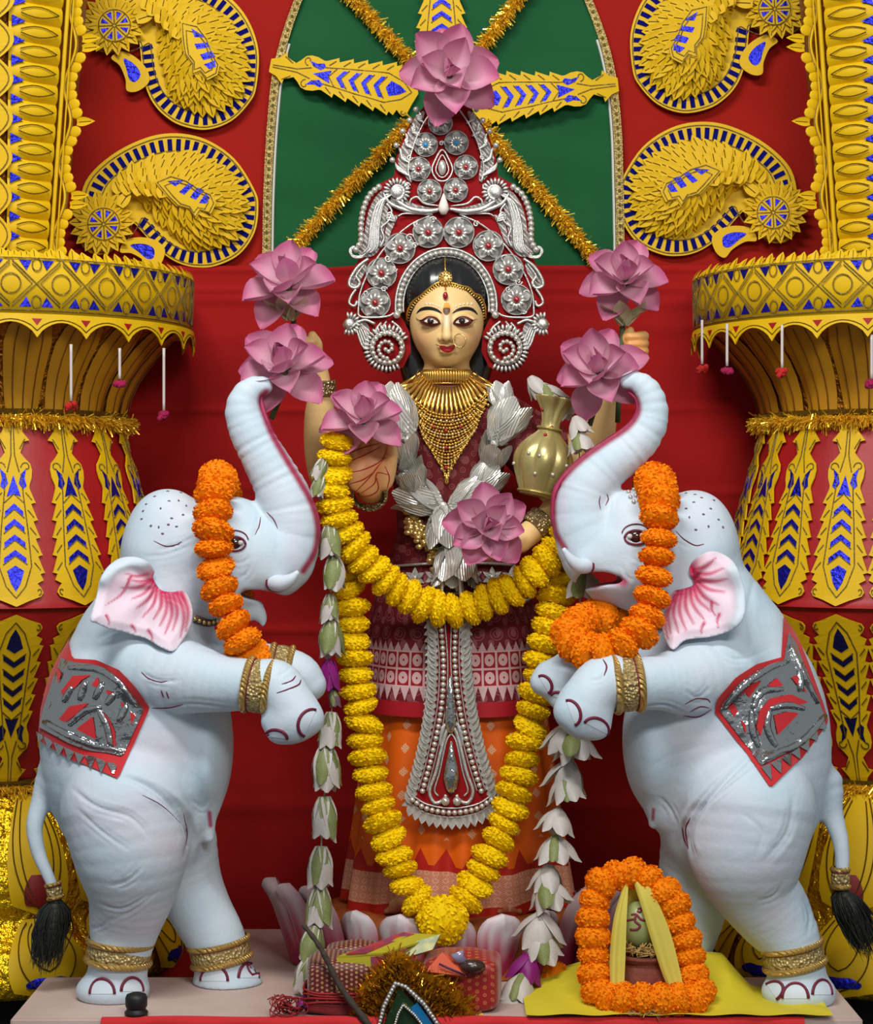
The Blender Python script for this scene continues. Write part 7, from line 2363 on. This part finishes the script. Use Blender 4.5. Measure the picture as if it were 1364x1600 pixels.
# ================================================================ coconut pot with its cloth
kp = thing('coconut_pot', 'red-smeared clay pot holding a green coconut with a painted figure, ringed by marigolds', 'pot', P(1006, 1569, -.10) * [1, 1, 0] + [0, 0, .004])
kc = P(1006, 0, -.10)[0]
M_CLAY = mat('clay_smeared_red', srgb(120, 62, 44), .8, vary=(16, .9, srgb(110, 16, 34)), bump=(60, .6, .008))
V, F = lathe([(.001, .004), (.046, .006), (.058, .03), (.057, .055), (.046, .076), (.042, .084), (.052, .090), (.054, .096), (.046, .098), (.03, .094)], (kc, -.10), 40)
mobj('clay_body', V, [f[::-1] for f in F], M_CLAY, kp)
sb = MB(); rr = np.random.default_rng(8)
for i in range(260):
    a = rr.uniform(0, 2 * PI); R_ = .042 + rr.normal() * .006
    c = np.array([kc + R_ * math.cos(a), -.10 + R_ * math.sin(a), .102 + rr.uniform(0, .018)])
    d = nrm(np.array([-math.sin(a), math.cos(a), 0]) + rr.normal(size=3) * .7) * .010
    sb.add(*tube(np.array([c - d, c + rr.normal(size=3) * .002, c + d]), .0011, 4))
sb.build('straw_ring', mat('dry_straw', srgb(180, 146, 84), .8), kp)
M_COCO = mat('pale_green_coconut', srgb(150, 164, 104), .35, vary=(14, .4, srgb(126, 140, 80)))
cz = P(0, 1444, -.10)[2]
V, F = sphere((P(999, 0, -.1)[0], -.10, cz), .039, 24, 18, (.95, .92, 1.18))
co = mobj('coconut', V, F, M_COCO, kp)
treeC = bvh(V, F)
M_SIN = mat('vermilion_smear', srgb(120, 36, 56), .7)
for l in ([(610, 425), (640, 420), (630, 450), (605, 440)], [(560, 470), (600, 470), (640, 510), (690, 515)], [(600, 470), (590, 520), (630, 560), (600, 590), (550, 590)], [(520, 520), (560, 510), (600, 500)], [(690, 480), (690, 520)], [(512, 470), (514, 520)]):
    q = on_surface(treeC, cr([zk(*p) for p in l], 5), .0006, -.13, .05)
    mobj('painted_stroke', *tube(q, .0024, 6, flat=.5), M_SIN, co)
M_YC = mat('sheer_yellow_cloth', srgb(232, 218, 96), .7, transl=.3, vary=(6, .3, srgb(220, 200, 70)), bump=(25, .3, .006))
vl = thing('yellow_veil', 'folded yellow cloth hung like a tent over the green coconut', 'cloth', P(985, 1567, -.14))
def ribbon(L, R_, name, folds):
    L, R_ = cr(L, 6), cr(R_, 6)
    n = min(len(L), len(R_)); L, R_ = resample(L, n=24), resample(R_, n=24)
    V, F = [], []
    m = 9
    for i in range(24):
        for j in range(m):
            f = j / (m - 1)
            p = L[i] * (1 - f) + R_[i] * f
            V.append(p + np.array([0, -folds * math.sin(PI * f * 2.5) * (i / 23) ** .5 - .006 * math.sin(PI * f), 0]))
    F = [[i * m + j, (i + 1) * m + j, (i + 1) * m + j + 1, i * m + j + 1] for i in range(23) for j in range(m - 1)]
    mobj(name, np.array(V), F, M_YC, vl)
ap = P(983, 1360, -.105)
ribbon([ap + [-.001, 0, 0], P(960, 1430, -.135), P(953, 1490, -.15), P(953, 1535, -.165), P(957, 1566, -.18)], [ap, P(979, 1430, -.14), P(977, 1490, -.155), P(975, 1540, -.168), P(976, 1570, -.18)], 'left_fold', .006)
ribbon([ap, P(1000, 1410, -.14), P(1018, 1470, -.155), P(1036, 1525, -.165), P(1056, 1570, -.175)], [ap + [.002, 0, 0], P(1014, 1384, -.13), P(1044, 1448, -.145), P(1062, 1515, -.16), P(1072, 1568, -.175)], 'right_fold', .006)
ribbon([ap, P(962, 1430, -.07), P(956, 1500, -.05), P(960, 1545, -.045)], [ap, P(1016, 1420, -.07), P(1042, 1490, -.05), P(1060, 1545, -.045)], 'back_fold', .004)

# yellow cloth spread over the plinth
def ysp(u, v):
    x = P(818, 0, -.1)[0] + (P(1282, 0, -.1)[0] - P(818, 0, -.1)[0]) * u
    y = -.222 + .245 * v
    y = y + .0 * u
    hump = np.clip((y + .20) / .20, 0, 1) ** 1.4
    side = np.clip((u - .0) / .28, 0, 1) * np.clip((.80 - u) / .10, 0, 1)
    side = np.clip(side, 0, 1)
    dip = 1 - np.exp(-(((x - kc) / .075) ** 2 + ((y + .10) / .085) ** 2) ** 2)
    z = .010 + .060 * hump * side * dip + .0015 * np.sin(x * 60 + y * 30) + .003 * np.sin(x * 24 + 2) * hump
    right = np.clip((u - .80) / .2, 0, 1)
    y = y - right * v * .16
    return np.stack([x, y, np.maximum(z, .008)], -1)
V, F, _ = grid(ysp, 90, 50)
tag(mobj('yellow_floor_cloth', V, F, mat('yellow_cotton_cloth', srgb(212, 196, 36), .75, vary=(5, .35, srgb(190, 172, 30)), bump=(25, .3, .006))), 'bright yellow cotton cloth spread on the plinth around the coconut pot', 'cloth')

# straw scattered in front of the pot
sb = MB()
for i in range(120):
    c = P(1010 + rr.normal() * 18, 0, -.205)[0]; c = np.array([c, -.207 + rr.normal() * .006, .008 + abs(rr.normal()) * .003])
    d = nrm(rr.normal(size=3) * [1, .5, .15]) * .012
    sb.add(*tube(np.array([c - d, c + d]), .001, 4))
tag(sb.build('straw_tuft', mat('dry_straw', srgb(180, 146, 84), .8)), 'tuft of dry straw in front of the coconut pot', 'straw', kind='stuff')

# ================================================================ offerings at the idol's feet
def softbox(name, c, size, m, parent, rot=0.0, puff=.012, seed=0, tilt=0.0, n=14, uvs=False):
    """folded cloth bundle: rounded, slightly puffed slab"""
    r = np.random.default_rng(seed); ph = r.uniform(0, 6, 4)
    bm = bmesh.new(); bmesh.ops.create_cube(bm, size=2); bmesh.ops.subdivide_edges(bm, edges=bm.edges[:], cuts=n, use_grid_fill=True)
    V = np.array([v.co[:] for v in bm.verts]); F = [[v.index for v in f.verts] for f in bm.faces]; bm.free()
    L6 = (np.abs(V) ** 7).sum(1) ** (1 / 7)
    V = V / L6[:, None]
    V = V * np.asarray(size) / 2
    V[:, 2] += puff * np.cos(V[:, 0] / size[0] * PI) * np.cos(V[:, 1] / size[1] * PI) * (V[:, 2] > 0) + .003 * np.sin(V[:, 0] * 60 + ph[0]) * np.sin(V[:, 1] * 50 + ph[1])
    a = math.radians(rot); t_ = math.radians(tilt)
    V = np.stack([V[:, 0] * math.cos(t_) - V[:, 2] * math.sin(t_), V[:, 1], V[:, 0] * math.sin(t_) + V[:, 2] * math.cos(t_)], 1)
    V = np.stack([V[:, 0] * math.cos(a) - V[:, 1] * math.sin(a), V[:, 0] * math.sin(a) + V[:, 1] * math.cos(a), V[:, 2]], 1)
    return mobj(name, V + np.asarray(c), F, m, parent)


def butta(base, c2, sc, amt):
    def f(nt):
        tc = nt.nodes.new('ShaderNodeTexCoord'); sp = nt.nodes.new('ShaderNodeSeparateXYZ'); nt.links.new(tc.outputs['Object'], sp.inputs[0])
        x, z, y = X(nt, sp.outputs[0]), X(nt, sp.outputs[2]), X(nt, sp.outputs[1])
        zz = z + y
        u, v = (x * sc).fr() - .5, (zz * sc + (x * sc).fl() * .5).fr() - .5
        d = (u * u + v * v).sqrt()
        g = d.lt(.26) * d.gt(.08)
        return mixc(nt, g * amt, base, c2)
    return f
M_S1 = mat('maroon_gold_brocade', rough=.5, pattern=butta(srgb(96, 18, 22), srgb(206, 172, 108), 110, .75), sheen=.2)
M_S2 = mat('red_gold_brocade', rough=.5, pattern=butta(srgb(150, 10, 14), srgb(200, 140, 70), 70, .45), sheen=.2)
M_S3 = mat('bright_red_satin', srgb(186, 16, 18), .4, bump=(20, .3, .01), sheen=.3)
s1o = thing('folded_sari', 'folded maroon sari with gold dots tied with red threads, left of the tinsel heart', 'folded cloth', P(540, 1560, -.13) * [1, 1, 0])
z0 = P(0, 1550, -.13)[2]
softbox('sari_fold', (P(532, 0, -.13)[0], -.13, .050), (.125, .12, .095), M_S1, s1o, 4, .010, 1)
softbox('under_fold', (P(530, 0, -.13)[0], -.13, .014), (.13, .125, .026), mat('dark_red_cloth', srgb(110, 14, 18), .7), s1o, 2, .002, 2)
for i in range(4):
    t = np.linspace(0, 2 * PI, 40, endpoint=False)
    zz_ = .024 + i * .007
    mobj('red_thread', *tube(np.stack([P(532, 0, -.13)[0] + .068 * np.sign(np.cos(t)) * np.abs(np.cos(t)) ** .35, -.13 + .066 * np.sign(np.sin(t)) * np.abs(np.sin(t)) ** .35, zz_ + .003 * np.sin(t * 3 + i)], 1), .0022, 5, closed=True), mat('red_thread', srgb(150, 14, 20), .7), s1o)
tri = np.array([(508, 1556), (523, 1542), (540, 1556)])
for i, pl_ in enumerate(([(506, 1558), (524, 1536), (544, 1558)],)):
    Vt, Ft = pxplate([np.array(pl_, float)], -.1885, .002)
    mobj('gold_motif', Vt, Ft, mat('gold_zari_patch', srgb(200, 168, 104), .5, .3, voronoi_bump=(220, 1, .003)), s1o, smooth=False)
s1b = softbox('folded_sari', (P(560, 0, -.03)[0], -.03, .050), (.13, .07, .10), M_S1, None, 0, .006, 5)
tag(s1b, 'second folded maroon gold-dotted sari, behind the incense packet', 'folded cloth', 'folded saris at the idol\'s feet')
s2o = thing('folded_sari', 'folded bright red sari with gold motifs, right of the tinsel heart', 'folded cloth', P(715, 1550, -.10) * [1, 1, 0], 'folded saris at the idol\'s feet')
softbox('sari_fold', (P(722, 0, -.11)[0], -.11, .048), (.145, .13, .095), M_S2, s2o, -6, .012, 3)
softbox('sari_fold', (P(640, 0, -.09)[0], -.085, .036), (.12, .10, .07), M_S3, s2o, 8, .010, 4)
s1o['group'] = 'folded saris at the idol\'s feet'


def packet(name, label, c4, m, thick=.010, cat='packet'):
    """flat box with a front given by four world corners"""
    a = np.array(c4, float)
    n = nrm(np.cross(a[1] - a[0], a[3] - a[0])) * thick
    V = np.vstack([a, a + n]); F = [[0, 1, 2, 3], [7, 6, 5, 4], [0, 4, 5, 1], [1, 5, 6, 2], [2, 6, 7, 3], [3, 7, 4, 0]]
    o = mobj(name, V, F, m, None, smooth=False)
    tag(o, label, cat)
    return o, a


M_PKY = mat('yellow_green_card', srgb(190, 176, 40), .45, vary=(20, .5, srgb(150, 150, 50)))
M_PKP = mat('printed_purple_card', srgb(130, 60, 90), .4, vary=(60, 1.0, srgb(190, 60, 40)))
pk, a = packet('incense_packet', 'long yellow incense packet with purple printed edge lying on the saris', [P(528, 1497, -.178), P(604, 1491, -.182), P(690, 1464, -.10), P(632, 1460, -.095)], M_PKY, .004)
mobj('front_panel', *pxplate([np.array([(526, 1497), (604, 1491), (606, 1516), (528, 1522)], float)], -.176, .004), M_PKY, pk, smooth=False)
mobj('printed_end', *pxplate([np.array([(579, 1495), (602, 1493), (604, 1514), (581, 1516)], float)], -.1801, .0015), M_PKP, pk, smooth=False)
mb = MB()
for i, (x0, x1, y) in enumerate(((546, 556, 1501), (538, 566, 1505), (536, 562, 1509))):
    q = np.linspace(0, 1, int((x1 - x0) / 2))
    for f in q[::1]:
        if (int(f * 37) + i) % 4: mb.add(*sphere(P(x0 + (x1 - x0) * f, y - 1.5 * f, -.1795), .0009, 4, 3))
mb.build('print_line', M_BLK, pk)
pe = np.array([P(540, 1493, -.1805), P(572, 1491, -.1825), P(648, 1462, -.102), P(630, 1459, -.100)]) + [0, 0, .0035]
mobj('print_edge', np.vstack([pe, pe - [0, 0, .002]]), [[0, 1, 2, 3], [7, 6, 5, 4], [0, 4, 5, 1], [1, 5, 6, 2], [2, 6, 7, 3], [3, 7, 4, 0]], M_PKP, pk, smooth=False)
pk2, a = packet('foil_packet', 'green and yellow glossy packet at the tip of the incense packet', [P(628, 1500, -.15), P(676, 1486, -.14), P(688, 1462, -.12), P(640, 1476, -.13)], mat('green_glossy_wrapper', srgb(96, 116, 50), .25, vary=(50, 1, srgb(190, 180, 60)), coat=.4), .006)
pk3, a = packet('orange_packet', 'orange packet with a purple stripe leaning on the red sari', [P(664, 1520, -.195), P(728, 1528, -.19), P(722, 1508, -.17), P(690, 1490, -.165)], mat('orange_card', srgb(204, 78, 34), .45), .006)
mobj('purple_stripe', *tube(np.array([P(686, 1506, -.199), P(708, 1516, -.199), P(728, 1524, -.198)]), .0022, 5), mat('purple_print', srgb(70, 24, 60), .5), pk3)
cd = thing('wrapped_sweet', 'dark brown twist-wrapped sweet lying on the red sari', 'sweet', P(738, 1515, -.14))
mobj('sweet', *sphere(P(738, 1510, -.185), .020, 14, 10, (1.25, .8, .7)), mat('dark_chocolate_wrapper', srgb(56, 34, 28), .2, coat=.6, bump=(60, .5, .01)), cd)
V, F = tube(np.array([P(728, 1504, -.185), P(718, 1498, -.187), P(714, 1488, -.188)]), [.006, .010, .014], 8, flat=.4)
mobj('wrapper_twist', V, F, mat('clear_lilac_wrapper', srgb(160, 150, 180), .15, .3), cd)

# tinsel heart ornament
ht = thing('tinsel_heart', 'gold tinsel heart with a silver-edged blue triangle, in front of the saris', 'ornament', P(652, 1610, -.19))
Yh = -.20
core = cr([(552, 1612), (562, 1560), (590, 1526), (622, 1496), (644, 1518), (680, 1530), (716, 1560), (746, 1612)], 6)
tm = MB()
M_TB = mat('bronze_tinsel', srgb(196, 140, 20), .18, .7)
for d in (0, 14, 28, 42):
    c_ = np.array([652, 1625]); q = c_ + (core - c_) * (1 - d / 95)
    pth = np.array([P(x, y, Yh + .012 - d * .0002) for x, y in q])
    tm.add(*tinsel(pth, 0, 4200, seed=d, L=.021, bias=(0, -.7, .2)))
for q_ in [core]: tm.add(*tube(np.array([P(x, y, Yh + .014) for x, y in q_]), .012, 6))
tm.build('tinsel_body', M_TB, ht, smooth=False)
bk = np.vstack([core, [[742, 1640], [565, 1640]]])
mobj('heart_board', *pxplate([bk], Yh + .02, .004), mat('dark_olive_card', srgb(60, 50, 14), .7), ht, smooth=False)
for k_, (pts, r_) in enumerate((([(590, 1612), (600, 1572), (618, 1536), (634, 1542), (662, 1568), (692, 1612)], 5.2), ([(614, 1612), (622, 1584), (630, 1570), (648, 1586), (668, 1612)], 3.6))):
    for x, y in resample(np.array(pts, float), r_ * 1.1): pearl(x, y, r_ * .62, Yh - .030, ht, 'silver_sequin')
    mobj('silver_edge', *tube(np.array([P(x, y, Yh - .024) for x, y in pts]), r_ * K(Yh) * .9, 6), M_SILVF, ht)
mobj('green_centre', *pxplate([np.array([(594, 1614), (624, 1542), (688, 1614)], float)], Yh - .018, .003), mat('green_foil', srgb(40, 70, 40), .35, .5), ht, smooth=False)
mobj('blue_panel', *pxplate([np.array([(642, 1574), (652, 1566), (682, 1608), (662, 1608)], float)], Yh - .0225, .002), mat('bright_blue_foil', srgb(30, 130, 190), .3, .4), ht, smooth=False)

# twig
q = cr([P(473, 1444, -.205), P(492, 1468, -.21), P(508, 1494, -.213), P(528, 1535, -.215), P(552, 1570, -.218), P(585, 1612, -.222)], 6)
tag(mobj('twig', *tube(q, np.linspace(.0042, .0070, len(q)) * (1 + .15 * np.sin(np.arange(len(q)) * 1.7)), 7), mat('brown_bark', srgb(66, 54, 46), .85, bump=(90, .8, .004))), 'crooked brown twig leaning across the folded maroon sari', 'twig')
# red thread tangle
sb = MB()
for i in range(16):
    c = P(446, 1588, -.20) * [1, 1, 0] + [0, 0, .010]
    t = np.linspace(0, 2 * PI * rr.uniform(.5, 1), 18)
    w, h_ = rr.uniform(.008, .03), rr.uniform(.006, .02)
    sb.add(*tube(np.stack([c[0] + rr.normal() * .006 + w * np.cos(t + i), c[1] + .012 * np.sin(t * 2 + i), np.maximum(.003, c[2] + .012 + h_ * np.sin(t + i * .7))], 1), .0011, 4))
tag(sb.build('red_thread_tangle', mat('red_thread', srgb(150, 14, 20), .7)), 'tangle of red cotton thread on the plinth left of the maroon sari', 'thread')
pt = thing('magenta_petals', 'crumpled magenta petals on the plinth beside the red thread', 'petals', P(464, 1588, -.18) * [1, 1, 0])
for i in range(5):
    a = i * 1.3
    ex = nrm((math.cos(a), math.sin(a) * .6 - .3, .5)); ez = nrm(np.cross(ex, np.cross((0, 0, 1), ex)))
    inst('petal', BUD['p' if i < 3 else 'd'], frame(P(464, 1588, -.18) * [1, 1, 0] + [0, 0, .006], ex, np.cross(ez, ex), ez, (.034, .034, .034)), pt)

# small black lamp foot at the left
bk_ = thing('black_knob', 'small black turned knob standing on the plinth before the left elephant', 'knob', P(213, 1590, -.19) * [1, 1, 0])
c = P(213, 0, -.19)
M_KN = mat('matt_black_rubber', srgb(18, 18, 20), .55)
V, F = lathe([(.001, .001), (.021, .001), (.022, .008), (.018, .012), (.0175, .014)], (c[0], -.19), 28); mobj('knob_base', V, [f[::-1] for f in F], M_KN, bk_)
V, F = lathe([(.018, .0145), (.0205, .020), (.0205, .034), (.018, .040), (.010, .043), (.001, .0435)], (c[0], -.19), 28); mobj('knob_top', V, [f[::-1] for f in F], M_KN, bk_)
# small orange marigold behind the right string
o = inst('loose_marigold', MARI_O[2], frame(P(868, 1522, .0) , (1, 0, 0), (0, .3, .95), (0, -.95, .3), (.026, .026, .026)), None)
tag(o, 'small orange marigold on the yellow cloth behind the white blossoms', 'flower', 'loose marigolds at the pot')
